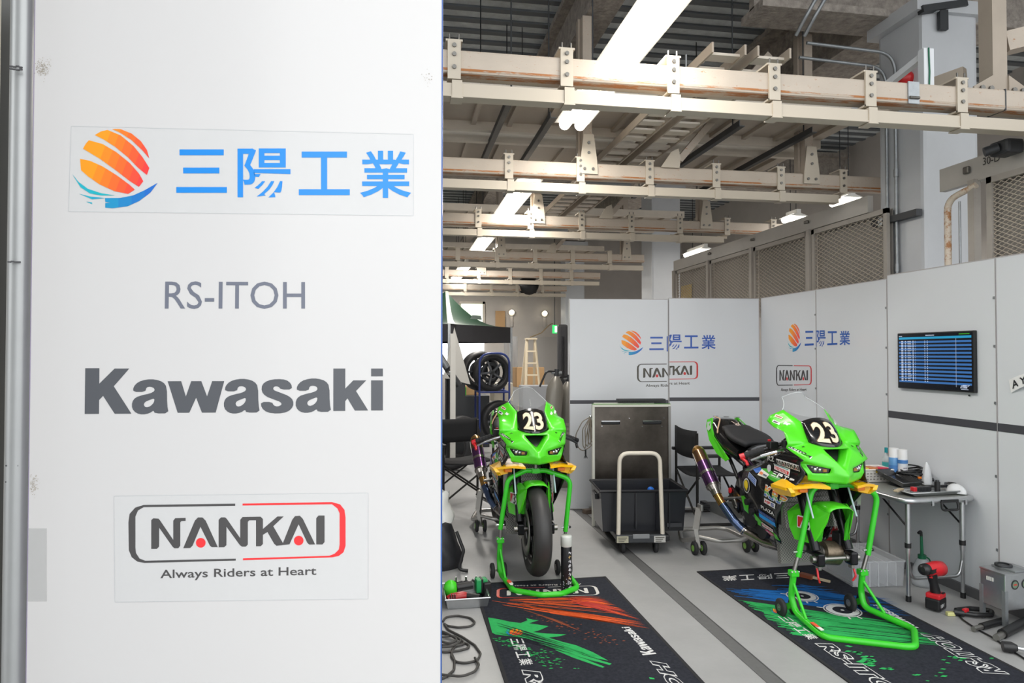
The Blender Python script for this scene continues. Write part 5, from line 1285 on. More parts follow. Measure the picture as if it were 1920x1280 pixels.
mR = mat_base(2.105, 2.995, 2.3, 4.60, 'black printed mat with blue and green streaks under the wheel-less motorcycle')
g = MB(); streaks(g, PR, (175, 185), (230, 240), (1150, 250), (1290, 365), 80, MBL, rnd, .006, .022, lo=.4); streaks(g, PR, (440, 175), (500, 215), (760, 175), (960, 270), 40, MBL, rnd, .006, .022); streaks(g, PR, (600, 165), (600, 185), (760, 195), (790, 215), 10, MBL, rnd, .004, .012); g.build('blue_print', mR)
g = MB(); streaks(g, PR, (260, 262), (520, 440), (1250, 400), (1560, 540), 120, MG, rnd, .006, .018, lo=.4); streaks(g, PR, (280, 262), (350, 320), (620, 330), (640, 380), 50, MG, rnd, .008, .028, lo=.6); streaks(g, PR, (350, 320), (560, 465), (800, 400), (760, 470), 60, MG, rnd, .01, .03, lo=.6)
flecks(g, PR, [(850, 540, 30), (1010, 600, 25), (1040, 640, 15), (1400, 720, 30), (1500, 590, 20), (1700, 610, 20)], 46, MG, rnd, .006, .018); g.build('green_print', mR)
g = MB()
for (cx, cy), r in (((632, 240), .098), ((866, 322), .108)):
    c = PR(cx, cy); fr = rectmap(c + Vector((-r, -r, .0014)), (2 * r, 0, 0), (0, 2 * r, 0))
    g.disc((.5, .5), .5, fr, MW, r0=.46); fr2 = rectmap(c + Vector((-r, -r, .002)), (2 * r, 0, 0), (0, 2 * r, 0)); g.disc((.5, .5), .43, fr2, MW, r0=.26); g.disc((.5, .5), .05, fr2, MW)
    g.disc((.5, .5), .26, rectmap(c + Vector((-r, -r, .0018)), (2 * r, 0, 0), (0, 2 * r, 0)), m_mat)
    for a in (2.6, 4.4, 4.9): g.stroke([(.5 + .5 * math.cos(a), .5 + .5 * math.sin(a)), (.5 + .66 * math.cos(a), .5 + .66 * math.sin(a))], .05, fr2, MW)
g.build('gauge_print', mR)
f = idq(PR, [(552, 104), (165, 122), (170, 152), (560, 132)], ZM + .0012); g = MB()
for k, ch in enumerate('三陽工業'): g.text(ch, lambda s, t, k=k: f(.26 * k + .22 * s, t), MW, .012)
g.build('characters_print', mR); g = MB()
f = idq(PR, [(490, 357), (672, 494), (736, 486), (548, 358)], ZM + .0022)
for k, ch in enumerate('三陽工業'): g.text(ch, lambda s, t, k=k: f(.255 * k + .225 * s, t), MW, .012)
dark_globe(g, idq(PR, [(440, 310), (470, 345), (520, 340), (480, 308)], ZM + .0022)); g.build('sun_print', mR)
g = MB(); kawasaki(g, idq(PR, [(1312, 424), (1082, 288), (1042, 290), (1220, 418)], ZM + .0022), MW); g.build('bold_name_print', mR)
g = MB(); outline_text(g, 'RS-ITOH', idq(PR, [(1828, 690), (1428, 470), (1325, 459), (1690, 688)], ZM + .0016), MW, m_mat)
g.build('outlined_print', mR); g = MB()
p0, p1 = PR(712, 517), PR(800, 513); outline_text(g, 'RS-ITOH', quadmap([p0 + Vector((0, 0, .001)), Vector((p0.x, p0.y - .66, ZM + .001)), Vector((p1.x, p1.y - .66, ZM + .001)), p1 + Vector((0, 0, .001))]), MW, m_mat); g.build('outlined_print', mR)

# ================================================================== centre: steel sheet, trolley, crate, chairs
class TF:
    """local frame: origin, heading angle; returns world points"""
    def __init__(s, o, a): s.o = Vector(o); s.a = a; s.R = Matrix.Rotation(a, 3, 'Z')
    def __call__(s, x, y, z): return s.o + s.R @ Vector((x, y, z))
ba = math.atan2(bd.y, bd.x)
pA, pB = PZ(1115, 988), PZ(1256, 984)
T = TF(((pA.x + pB.x) / 2, (pA.y + pB.y) / 2 + .03, 0), ba); hw = (pB - pA).length / 2
t = thing('steel_sheet', 'dark stainless sheet in a white frame standing against the back partition', 'steel sheet', T.o)
b = MB(); b.box(T(0, 0, .56), (2 * hw - .02, .02, 1.04), mat('dark_stainless', (92, 86, 80), 0.28, 0.85, noise=.35, nscale=3.5), rot=ba); b.build('sheet', t)
b = MB(); mw = mat('frame_white', (206, 206, 196), .4)
for s in (-1, 1): b.box(T(s * hw, -.005, .54), (.022, .045, 1.08), mw if s < 0 else m_steel, rot=ba)
b.box(T(0, -.005, 1.085), (2 * hw + .02, .045, .022), mw, rot=ba); b.box(T(0, -.012, 1.099), (2 * hw + .02, .03, .004), mat('edge_green', (90, 150, 60), .5), rot=ba); b.build('frame', t)
for s in (-1, 1):
    b = MB(); b.box(T(s * .19, -.012, .93), (.17, .008, .032), m_black, rot=ba, bev=.008); b.box(T(s * .19, -.018, .945), (.17, .01, .008), m_chrome, rot=ba); b.build('handle_slot', t)
b = MB()
for x, z in ((-.27, .90), (.10, .895), (.28, .895), (.30, .97), (-.02, .97)): b.cyl(T(x, -.01, z), T(x, -.016, z), .005, m_chrome, 8)
b.build('rivet', t)
b = MB(); b.box(T(.10, .04, 1.126), (.44, .09, .035), m_black, rot=ba, bev=.005); b.box(T(.10, -.002, 1.118), (.42, .006, .008), m_steel, rot=ba); o = b.build('black_bar'); tag(o, 'flat black bar lying on top of the dark steel sheet', 'bar')
b = MB(); b.box(T(-.06, .03, 1.1025), (.55, .05, .008), mw, rot=ba); o = b.build('white_strip'); tag(o, 'thin white strip on the frame of the steel sheet below the black bar', 'strip')
# coiled cord hanging at the sheet's left edge
t = thing('coiled_cord', 'grey cord hung in loops from the left edge of the steel sheet', 'cord', PY(1106, 860, 6.0))
def wpath(P, r): return fillet(P, r, 6)
mc = mat('cord_grey', (112, 104, 92), .6)
b = MB(); h0 = PY(1107, 781, 6.02)
b.tube(wpath([h0, PY(1092, 790, 6.0), PY(1079, 815, 6.0), PY(1083, 838, 6.0), PY(1093, 846, 6.0), PY(1110, 835, 6.0), PY(1115, 812, 6.0), PY(1106, 790, 6.01), h0], .08), .005, mc, 6)
for k in range(4):
    x0 = 1096 + 5 * k; b.tube(wpath([h0, PY(x0 - 4, 805, 5.99 - .004 * k), PY(x0 - 3, 835 - 3 * k, 5.99), PY(x0 + 1, 842 - 4 * k, 5.99), PY(x0 + 3, 820, 5.99), h0], .05), .005, mc, 6)
b.build('loop', t)
b = MB(); b.tube([PY(1098, 842, 5.99), PY(1098, 852, 5.99)], .008, m_black, 8)
for k in range(4): b.tube([PY(1098, 851, 5.99), PY(1095 + 2.2 * k, 859, 5.985)], .003, m_black, 5)
b.build('frayed_end', t)
b = MB(); b.sphere(h0, .014, m_chrome, 10); b.cyl(h0, h0 + Vector((.03, .02, 0)), .006, m_steel, 8); b.build('hook', t)
# platform trolley
pA, pB = PZ(1155, 1040), PZ(1247, 1038); T = TF((pA + pB) / 2, ba)
t = thing('platform_trolley', 'cream handled platform trolley carrying the big black crate', 'trolley', T.o)
w_ = (pB - pA).length
b = MB(); b.box(T(.02, .36, .125), (w_ + .03, .74, .045), m_black, rot=ba, bev=.01); b.box(T(0, -.005, .125), (w_, .03, .065), m_dark, rot=ba, bev=.008); b.build('deck', t)
b = MB(); zt = PY(1200, 850, T.o.y).z
b.tube(fillet([T(-w_ / 2 + .02, .0, .13), T(-w_ / 2 + .035, .02, zt), T(w_ / 2 - .035, .02, zt), T(w_ / 2 - .02, .0, .13)], .08, 8), .0165, mat('handle_cream', (212, 204, 190), .4), 14); b.build('handle', t)
b = MB(); b.box(T(0, -.022, .145), (.13, .012, .035), mat('grey_grip', (130, 132, 134), .4), rot=ba, bev=.004); b.build('foot_pedal', t)
for s, m_ in ((-1, ink((176, 172, 150))), (1, ink((186, 184, 180)))):
    b = MB(); b.box(T(s * .145, -.022, .122), (.09, .006, .05), m_, rot=ba)
    for k in range(3): b.box(T(s * .145 - .005 * k, -.0255, .135 - .014 * k), (.07 - .012 * k, .002, .006), ink((96, 94, 86)), rot=ba)
    b.build('printed_plate', t)
for x, y in ((-.13, .05), (.13, .05), (-.13, .66), (.13, .66)):
    b = MB(); c_ = T(x, y, .05); ax = T(1, 0, 0) - T(0, 0, 0); b.lathe([(.015, -.014), (.045, -.014), (.05, -.008), (.05, .008), (.045, .014), (.015, .014)], c_, ax, m_rubber, 20); b.box(T(x, y + .005, .095), (.04, .06, .02), m_steel, rot=ba); b.build('caster', t)
# crate on the trolley
def open_crate(t, T, x0, x1, y0, y1, z0, z1, m, lip=.018, th=.006, taper=.02, nm='body'):
    b = MB(); a, c = taper, 0
    lo = [T(x0 + a, y0 + a, z0), T(x1 - a, y0 + a, z0), T(x1 - a, y1 - a, z0), T(x0 + a, y1 - a, z0)]; hi = [T(x0, y0, z1), T(x1, y0, z1), T(x1, y1, z1), T(x0, y1, z1)]
    li = [T(x0 + a + th, y0 + a + th, z0 + th), T(x1 - a - th, y0 + a + th, z0 + th), T(x1 - a - th, y1 - a - th, z0 + th), T(x0 + a + th, y1 - a - th, z0 + th)]
    h2 = [T(x0 + th, y0 + th, z1), T(x1 - th, y0 + th, z1), T(x1 - th, y1 - th, z1), T(x0 + th, y1 - th, z1)]
    vs = lo + hi + li + h2; fs = [(3, 2, 1, 0), (8, 9, 10, 11)]
    for i in range(4):
        j = (i + 1) % 4; fs += [(i, j, 4 + j, 4 + i), (4 + i, 4 + j, 12 + j, 12 + i), (8 + j, 8 + i, 12 + i, 12 + j)]
    b.add(vs, fs, m); o = b.build(nm, t)
    b = MB()
    b.tube([T(x0 - lip / 2, y0 - lip / 2, z1), T(x1 + lip / 2, y0 - lip / 2, z1), T(x1 + lip / 2, y1 + lip / 2, z1), T(x0 - lip / 2, y1 + lip / 2, z1)], lip * .62, m, 4, closed=True, smooth=False); b.build('rim', t)
    return o
pA, pB = BP(1127, 1000), BP(1287, 1000)
fl = PY(1127, 1002, T.o.y + .12); fr = PY(1287, 1003, T.o.y + .06)
x0 = (T.R.inverted() @ (fl - T.o)).x; x1 = (T.R.inverted() @ (fr - T.o)).x
t = thing('storage_crate', 'big black plastic crate sitting on the platform trolley', 'crate', T(.0, .3, .148))
m_cr = mat('crate_black', (34, 35, 40), .3, noise=.1, nscale=5)
open_crate(t, T, x0, x1, .10, .56, .148, .47, m_cr)
b = MB()
for xx in (x0 + .14, x0 + .28, x1 - .24, x1 - .14): b.box(T(xx, .098, .31), (.012, .02, .28), m_cr, rot=ba)
b.build('rib', t)
b = MB(); b.box(T(x1 - .10, .096, .20), (.12, .012, .03), mat('crate_label', (52, 53, 58), .5), rot=ba); b.build('embossed_label', t)
b = MB(); b.box(T(x0 - .004, .33, .40), (.03, .16, .05), m_cr, rot=ba, bev=.008); b.build('side_handle', t)
c_ = T(x0 + .44, .40, .156)
t2 = thing('blue_bottle', 'blue capped bottle lying in the black crate', 'bottle', c_)
b = MB(); b.cyl(c_ + Vector((0, 0, 0)), c_ + Vector((.02, .0, .20)), .035, mat('dark_bottle', (52, 56, 66), .3), 14); b.cyl(c_ + Vector((.02, 0, .20)), c_ + Vector((.024, 0, .25)), .025, m_dark, 12); b.build('body', t2)
b = MB(); mb_ = mat('cap_blue', (30, 110, 210), .35); b.sphere(c_ + Vector((.03, -.02, .262)), .03, mb_, 12); b.cyl(c_ + Vector((.02, -.02, .258)), c_ + Vector((-.07, -.06, .24)), .014, mb_, 10); b.sphere(c_ + Vector((-.07, -.06, .238)), .018, mb_, 10); b.build('cap', t2)
b = MB(); p = PZ(1103, 962); b.box(p + Vector((0, 0, .02)), (.10, .06, .04), mat('tool_brown', (110, 96, 84), .5), rot=.4); b.box(p + Vector((.05, .03, .03)), (.05, .05, .05), m_steel, rot=.2); o = b.build('metal_clamp'); tag(o, 'small metal clamp on the floor at the left foot of the steel sheet', 'clamp')
# folding director chairs
m_cloth = mat('chair_cloth', (24, 24, 26), .85); m_cf = mat('chair_frame', (38, 36, 35), .4, .4)
def chair(o, a, lb, logo=True):
    T = TF(o, a); t = thing('folding_chair', lb, 'chair', o, 'black folding director chairs')
    W, Dp = .27, .22            # half width (y), half depth (x); faces +x
    for s in (-1, 1):
        b = MB(); b.tube([T(-Dp, s * W, .02), T(-Dp, s * W, .84)], .013, m_cf, 8); b.build('back_post', t)
        b = MB(); b.tube([T(Dp, s * W, .02), T(Dp, s * W, .62)], .013, m_cf, 8); b.build('front_post', t)
        b = MB(); b.box(T(0, s * W, .635), (2 * Dp + .08, .045, .03), m_black, rot=a, bev=.008); b.build('armrest', t)
        b = MB(); b.tube([T(-Dp - .02, s * W, .02), T(Dp + .02, s * W, .02)], .014, m_cf, 8); b.build('foot_rail', t)
    for x in (-Dp, Dp):
        b = MB(); b.tube([T(x, -W, .06), T(x, W, .44)], .010, m_cf, 8); b.tube([T(x + .015, W, .06), T(x + .015, -W, .44)], .010, m_cf, 8); b.build('cross_brace', t)
    b = MB(); b.grid([[T(-Dp + 2 * Dp * i / 6, -W + 2 * W * j / 6, .45 - .025 * math.sin(PI * j / 6)) for j in range(7)] for i in range(7)], m_cloth); o_ = b.build('seat', t); md = o_.modifiers.new('shell', 'SOLIDIFY'); md.thickness = .012
    b = MB(); b.grid([[T(-Dp - .02 * math.sin(PI * j / 6), -W + 2 * W * j / 6, .60 + .25 * i / 4 + .01 * (abs(j - 3) / 3) ** 2) for j in range(7)] for i in range(5)], m_cloth); bk = b.build('backrest', t); md = bk.modifiers.new('shell', 'SOLIDIFY'); md.thickness = .012
    if logo:
        b = MB(); f = lambda s, q: T(-Dp + .014 - .02 * math.sin(PI * (.15 + .55 * (1 - s))), W - .10 - .36 * s, .70 + .07 * q)
        b.disc((.1, .5), .5, f, ink((220, 92, 70)), asp=4.5)
        b.text('ARAI', lambda s, q: f(.28 + .6 * s, .1 + .8 * q), ink((196, 196, 196)), .03) if False else b.stroke([(.28, .1), (.36, .9), (.44, .1), (.52, .9), (.60, .1), (.68, .9), (.76, .1)], .22, f, ink((190, 190, 190)), asp=4.5)
        b.build('printed_mark', bk)
    return t
q = PY(1282, 900, 6.05); chair((q.x + .25, 6.05, 0), math.radians(-3), 'black folding chair beside the black crate, behind the wheel-less motorcycle')
q = PZ(868, 950); chair((q.x, q.y + .2, 0), math.radians(-75), 'black folding chair behind the motorcycle that has its tyres', False)

# ================================================================== folding table and what lies on it
ZT = .655; X0, X1, Y0_, Y1_ = 3.10, 3.60, 3.80, 4.93
t = thing('folding_table', 'silver folding table standing along the white side partition', 'table', ((X0 + X1) / 2, (Y0_ + Y1_) / 2, 0))
def rrect(x0, x1, y0, y1, r, z, n=6):
    o = []
    for cx, cy, a0 in ((x1 - r, y1 - r, 0), (x0 + r, y1 - r, 90), (x0 + r, y0 + r, 180), (x1 - r, y0 + r, 270)):
        o += [Vector((cx + r * math.cos(math.radians(a0 + 90 * k / n)), cy + r * math.sin(math.radians(a0 + 90 * k / n)), z)) for k in range(n + 1)]
    return o
b = MB(); b.prism(rrect(X0 + .01, X1 - .01, Y0_ + .01, Y1_ - .01, .06, ZT - .024), (0, 0, .023), mat('table_grey', (150, 152, 146), .4, .3)); b.build('tabletop', t)
b = MB(); b.tube(rrect(X0, X1, Y0_, Y1_, .065, ZT - .018), .02, m_alu, 8, closed=True); b.build('edge_rail', t)
for x, y, sx in ((X0 + .06, Y0_ + .05, 1), (X1 - .05, Y0_ + .05, -1), (X0 + .06, Y1_ - .07, 1), (X1 - .05, Y1_ - .07, -1)):
    b = MB(); b.tube([(x, y, .30), (x, y, ZT - .03)], .0155, m_alu, 12); b.tube([(x, y, .03), (x, y, .34)], .0125, m_alu, 12); lg = b.build('leg', t)
    b = MB(); b.cyl((x, y, .335), (x, y, .365), .019, m_black, 12); b.build('lock_collar', lg)
    b = MB(); b.cyl((x, y, 0), (x, y, .035), .016, m_black, 12); b.build('foot', lg)
    sy = 1 if y < 4.3 else -1
    b = MB(); b.tube([(x, y, .46), (x, y + sy * .26, ZT - .03)], .006, m_black, 8); b.build('stay', lg)
for y in (Y0_ + .05, Y1_ - .07):
    b = MB(); b.tube(fillet([(X0 + .06, y, .25), (X0 + .085, y, .14), (X1 - .075, y, .14), (X1 - .05, y, .25)], .05), .0105, m_alu, 10); b.build('cross_bar', t)
b = MB(); hx = PY(1780, 942, Y0_ - .02).x; b.tube(fillet([(hx - .055, Y0_ - .022, ZT - .022), (hx - .06, Y0_ - .03, ZT - .075), (hx + .06, Y0_ - .03, ZT - .075), (hx + .055, Y0_ - .022, ZT - .022)], .02), .0075, m_black, 8); b.box((hx, Y0_ - .024, ZT - .02), (.12, .012, .018), m_black, bev=.003); b.build('carry_handle', t)
for px in (1748, 1810):
    b = MB(); x = PY(px, 940, Y0_ - .02).x; b.box((x, Y0_ - .024, ZT - .03), (.014, .01, .035), m_chrome, bev=.002); b.build('latch', t)
TP = lambda px, py, dz=.0: PZ(px, py, ZT + dz)
def on_table(p, lim=.03): return Vector((min(max(p.x, X0 + lim), X1 - lim), p.y, p.z))
# basket with coloured packets
c_ = PZ(1655, 905, ZT + .003); t = thing('basket', 'white slotted plastic basket on the folding table beside the yellow winglet', 'basket', (c_.x, c_.y, ZT))
T = TF((c_.x + .005, c_.y + .12, ZT + .003), math.radians(-6)); mw = mat('basket_white', (226, 222, 216), .45)
open_crate(t, T, -.125, .105, -.09, .09, 0, .085, mw, lip=.01, th=.004, taper=.008)
b = MB(); md_ = ink((150, 146, 140), .6)
for k in range(9):
    for j in range(3): b.box(T(-.105 + .024 * k, -.092 + .003 * (1 - j), .02 + .02 * j), (.012, .003, .008), md_, rot=T.a)
b.box(T(.0, -.0935, .072), (.05, .003, .014), ink((190, 160, 60)), rot=T.a); b.build('slot', t)
for k, (x, y, c, lb) in enumerate(((-.07, 0, (214, 206, 60), 'yellow packet in the white basket'), (0, .01, (196, 120, 70), 'orange brown packet in the white basket'), (.065, -.02, (200, 30, 66), 'red packet in the white basket'))):
    p = T(x, y, .01); b = MB(); b.box(p + Vector((0, 0, .045)), (.07, .10, .075), mat('packet_%d' % k, c, .4), rot=T.a + .3 * k, bev=.02); o = b.build('packet'); tag(o, lb, 'packet')
# bottles
def bottle(px, pybot, r, h, lb, cap, body, label, capr=.8, caph=.28, cat='spray can', nm='spray_can', clearb=False):
    p = PZ(px, pybot, ZT); p = Vector((min(p.x, X1 - r - .005), p.y, ZT + .002)); t = thing(nm, lb, cat, p)
    b = MB()
    if clearb: b.lathe([(0, 0), (r, .002), (r, h * .55), (r * .85, h * .65), (r * .35, h * .76), (r * .35, h * .8)], p, (0, 0, 1), body, 20)
    else: b.lathe([(0, 0), (r, .002), (r, h * (1 - caph)), (r * .9, h * (1 - caph) + .006)], p, (0, 0, 1), body, 20)
    b.build('body', t)
    b = MB(); b.cyl(p + Vector((0, 0, h * (1 - caph))), p + Vector((0, 0, h)), r * capr, cap, 18); b.build('cap', t)
    b = MB(); b.lathe([(r + .0006, h * .08), (r + .0006, h * .5)], p, (0, 0, 1), label, 20); b.build('label', t)
    return t, p
mwc = mat('cap_white', (236, 236, 236), .35)
bottle(1662, 893, .027, .21, 'clear squeeze bottle with a teal cap behind the basket', mat('cap_teal', (24, 140, 150), .4), clear('clear_plastic', (220, 228, 228), .1, .35), mat('label_teal', (70, 176, 176), .5), .42, .18, 'bottle', 'squeeze_bottle', True)
t, p = bottle(1676, 903, .031, .235, 'white capped blue spray can, the one next to the teal capped bottle', mwc, mat('can_blue', (96, 150, 200), .35), mat('label_blue', (70, 124, 186), .4), .98, .28)
t, p = bottle(1693, 905, .031, .23, 'white capped spray can with a pale label, on the cable side', mwc, mat('can_white', (214, 218, 224), .35), mat('label_pale', (222, 220, 222), .4), .98, .28)
b = MB(); b.lathe([(.0322, .135), (.0322, .16)], p, (0, 0, 1), mat('label_blue', (70, 124, 186), .4), 20); b.lathe([(.0322, .04), (.0322, .05)], p, (0, 0, 1), ink((210, 90, 70)), 20)
for k in range(3): b.box(p + Vector((-.006, -.0318, .07 + .018 * k)), (.03, .002, .004), ink((90, 90, 110)))
b.build('print', t)
# black cable bundle
c_ = PZ(1722, 908, ZT); t = thing('cable_bundle', 'bundle of black cables with a plug piled on the folding table', 'cable', (c_.x, c_.y, ZT)); rnd = random.Random(4)
b = MB()
for k in range(9):
    cx, cy, cz = c_.x + rnd.uniform(-.02, .02), c_.y + .06 + rnd.uniform(-.03, .03), ZT + .012 + .009 * k; r1, r2 = rnd.uniform(.07, .10), rnd.uniform(.05, .08); tl_ = rnd.uniform(-.25, .25)
    b.tube([(cx + r1 * math.cos(2 * PI * i / 22), cy + r2 * math.sin(2 * PI * i / 22), cz + tl_ * .12 * math.cos(2 * PI * i / 22 + k) + .012) for i in range(22)], .0055, m_black, 6, closed=True)
b.build('coil', t)
b = MB(); b.tube(fillet([(c_.x + .05, c_.y + .03, ZT + .05), (c_.x + .11, c_.y - .02, ZT + .03), (c_.x + .17, c_.y - .05, ZT + .02)], .03), .011, m_black, 8); b.box((c_.x + .19, c_.y - .06, ZT + .022), (.06, .03, .03), mat('plug_grey', (70, 66, 62), .5), rot=-.4, bev=.006); b.build('plug', t)
b = MB(); b.box((c_.x + .0, c_.y - .02, ZT + .05), (.035, .018, .014), m_orange, rot=-.3, bev=.003); b.build('orange_tag', t)
# trays
def tray(o, a, w_, d_, h_, m, lb, nm='metal_tray', tilt=0.0):
    T = TF(o, a); t = thing(nm, lb, 'tray', o, None); b = MB(); tz = lambda x, y, z: T(x, y, z + (y + d_ / 2) * tilt)
    q = [(-w_ / 2, -d_ / 2), (w_ / 2, -d_ / 2), (w_ / 2, d_ / 2), (-w_ / 2, d_ / 2)]; k = .82
    vs = [tz(x * k, y * k, 0) for x, y in q] + [tz(x, y, h_) for x, y in q] + [tz(x * (k - .01), y * (k - .01), .003) for x, y in q] + [tz(x * .985, y * .985, h_) for x, y in q]
    fs = [(3, 2, 1, 0), (8, 9, 10, 11)]
    for i in range(4): j = (i + 1) % 4; fs += [(i, j, 4 + j, 4 + i), (4 + i, 4 + j, 12 + j, 12 + i), (8 + j, 8 + i, 12 + i, 12 + j)]
    b.add(vs, fs, m); b.build('body', t)
    b = MB(); b.tube([tz(x * 1.005, y * 1.005, h_) for x, y in q], .0045, m, 6, closed=True); b.build('rolled_rim', t); return t, T
c_ = PZ(1690, 912, ZT); tray((c_.x + .01, c_.y + .03, ZT + .004), math.radians(8), .17, .22, .035, mat('tray_dark', (96, 96, 98), .2, .8), 'dark shallow metal tray tilted on the table in front of the cables', tilt=.25)
c_ = PZ(1752, 928, ZT); t, T = tray((c_.x, c_.y + .045, ZT + .004), math.radians(3), .40, .15, .02, m_alu, 'long aluminium tray along the front end of the table')
def small(nm, lb, cat, f):
    t = None; b = MB(); f(b); o = b.build(nm); tag(o, lb, cat); return o
small('brush', 'black brush with a red end lying in the long tray', 'brush', lambda b: (b.box(T(-.05, .0, .03), (.11, .035, .03), m_black, rot=T.a, bev=.006), b.box(T(-.115, .0, .03), (.025, .032, .028), m_red, rot=T.a, bev=.004), [b.box(T(-.09 + .011 * k, -.018, .026), (.005, .004, .024), m_dark, rot=T.a) for k in range(8)]))
small('socket_tube', 'black tube standing upright in the long tray', 'tube', lambda b: (b.cyl(T(.045, -.02, .005), T(.045, -.02, .075), .017, m_black, 14), b.cyl(T(.045, -.02, .075), T(.045, -.02, .085), .012, m_dark, 12)))
small('scraper', 'tan handled scraper at the corner of the long tray', 'scraper', lambda b: (b.box(T(-.20, .03, .022), (.10, .03, .014), mat('tan_handle', (176, 160, 132), .6), rot=T.a + .5, bev=.005), b.box(T(-.14, .01, .02), (.05, .03, .004), m_steel, rot=T.a + .5)))
small('ratchet', 'black bar tool lying across the back of the long tray', 'tool', lambda b: (b.cyl(T(.03, .06, .03), T(.17, .05, .03), .008, m_black, 8), b.cyl(T(.08, .0, .02), T(.13, .01, .02), .006, m_steel, 8)))
c_ = PZ(1789, 921, ZT); t = thing('tape_roll', 'roll of black tape standing near the front corner of the table', 'tape', (c_.x, c_.y, ZT + .001))
b = MB(); b.lathe([(.02, 0), (.034, 0), (.034, .05), (.02, .05), (.02, 0)], (c_.x, c_.y + .03, ZT + .001), (0, 0, 1), mat('tape_black', (30, 32, 40), .25), 24); b.build('roll', t)
b = MB(); b.lathe([(.019, .001), (.020, .001), (.020, .051), (.019, .051)], (c_.x, c_.y + .03, ZT + .001), (0, 0, 1), m_steel, 20); b.build('core', t)
mrag = mat('rag_white', (214, 216, 218), .9, bump=.4, bscale=30)
def rag(nm, lb, c, sc, pk, seed):
    r = random.Random(seed); b = MB(); n = 20; rows = []
    for i in range(11):
        k = i / 10; rows.append([c + Vector((math.cos(2 * PI * j / n) * sc[0] * pk(k) * (1 + .16 * math.sin(3 * 2 * PI * j / n + seed) + r.uniform(-.05, .05)), math.sin(2 * PI * j / n) * sc[1] * pk(k) * (1 + .14 * math.cos(4 * 2 * PI * j / n)), sc[2] * k)) for j in range(n)])
    b.grid(rows, mrag, closed=True); b.add(rows[0], [tuple(range(n))[::-1]], mrag); b.add(rows[-1], [tuple(range(n))], mrag); o = b.build(nm); weld(o, sub=1); tag(o, lb, 'cloth')
c_ = PZ(1791, 913, ZT + .001); rag('paper_towel', 'white paper towel standing in a point on the table against the wall', Vector((X1 - .05, c_.y + .08, ZT + .002)), (.034, .03, .16), lambda k: (1 - .2 * k) * math.sqrt(max(0.02, 1 - k ** 3)), 2)
rag('white_cloth', 'crumpled white cloth on the wall side corner of the table', Vector((X1 - .055, 3.89, ZT + .002)), (.05, .07, .06), lambda k: math.sqrt(max(.02, 1 - k * k)), 5)
# ================================================================== floor things on the right
c_ = Vector((3.40, 5.02, .0)); t = thing('fire_extinguisher', 'dark red extinguisher on the floor behind the front stand, under the table', 'extinguisher', c_)
b = MB(); mr = mat('dark_red', (128, 24, 26), .3); b.lathe([(0, 0), (.07, .0), (.075, .01), (.075, .31), (.055, .37), (.025, .39), (0, .39)], c_, (0, 0, 1), mr, 26); b.build('cylinder', t)
b = MB(); b.cyl(c_ + Vector((0, 0, .39)), c_ + Vector((0, 0, .43)), .03, m_black, 14); b.box(c_ + Vector((-.03, -.02, .44)), (.12, .03, .025), m_black, bev=.005); b.tube(fillet([c_ + Vector((.03, 0, .41)), c_ + Vector((.10, -.03, .40)), c_ + Vector((.10, -.04, .12))], .04), .011, m_black, 8); b.build('valve', t)
b = MB(); b.grid([[c_ + Vector((.0758 * math.sin(a), -.0758 * math.cos(a), z)) for a in (-1.0, -.6, -.2, .2, .6)] for z in (.17, .33)], ink((214, 206, 196))); b.grid([[c_ + Vector((.0764 * math.sin(a), -.0764 * math.cos(a), z)) for a in (-.7, -.3, .1)] for z in (.22, .28)], ink((196, 130, 110))); b.build('label', t)
# clear organiser box
pA, pB = PZ(1598, 1103), PZ(1697, 1100); T = TF((pA + pB) / 2, math.atan2(pB.y - pA.y, pB.x - pA.x)); w_ = (pB - pA).length
t = thing('organiser_box', 'clear plastic compartment box on the floor behind the front stand of the wheel-less motorcycle', 'box', T.o)
m_cl = clear('clear_box', (226, 229, 233), .12, .24); m_cl2 = clear('clear_divider', (232, 234, 238), .2, .5)
open_crate(t, T, -w_ / 2, w_ / 2, 0, .42, .003, .17, m_cl, lip=.008, th=.004, taper=.008)
for k in range(1, 6):
    b = MB(); b.box(T(-w_ / 2 + w_ * k / 6, .20, .085), (.006, .40, .155), m_cl2, rot=T.a); b.build('divider', t)
b = MB(); b.box(T(0, .21, .176), (w_ + .01, .43, .006), clear('clear_lid', (226, 229, 233), .1, .2), rot=T.a, bev=.002); b.build('lid', t)
for k in range(3):
    p = T(-.02 + .075 * k, .12, .008); b = MB(); b.sphere(p + Vector((0, 0, .03)), .03, ink((66, 74, 90), .6), 10, (1.1, 1, .9)); b.sphere(p + Vector((.02, .04, .025)), .025, ink((50, 54, 66), .6), 10); o = b.build('small_part'); tag(o, 'dark spare part inside the clear box, %s from its bike side' % ('first', 'second', 'third')[k], 'spare part', 'spare parts in the clear box')
# cordless impact wrench
p = PZ(1765, 1146); T = TF((p.x, p.y, 0), math.radians(28)); t = thing('impact_wrench', 'red and black cordless impact wrench standing on its battery', 'power tool', T.o)
b = MB(); b.box(T(0, .03, .045), (.105, .085, .07), m_black, rot=T.a, bev=.012); bt = b.build('battery', t)
b = MB(); b.box(T(.0, .03, .092), (.095, .08, .03), m_red, rot=T.a, bev=.008); b.box(T(.015, -.005, .108), (.03, .012, .006), m_black, rot=T.a); b.build('battery_shoe', t)
b = MB(); b.text('18V', lambda s, v: T(-.04 + .05 * s, -.0135, .03 + .022 * v), ink((220, 222, 224)), .02); b.build('marking', bt)
b = MB(); b.tube([T(.0, .03, .10), T(-.012, .035, .16), T(-.03, .04, .225)], [.030, .024, .03], m_black, 12); b.build('grip', t)
b = MB(); ax0, ax1 = T(-.125, .05, .262), T(.085, .03, .235)
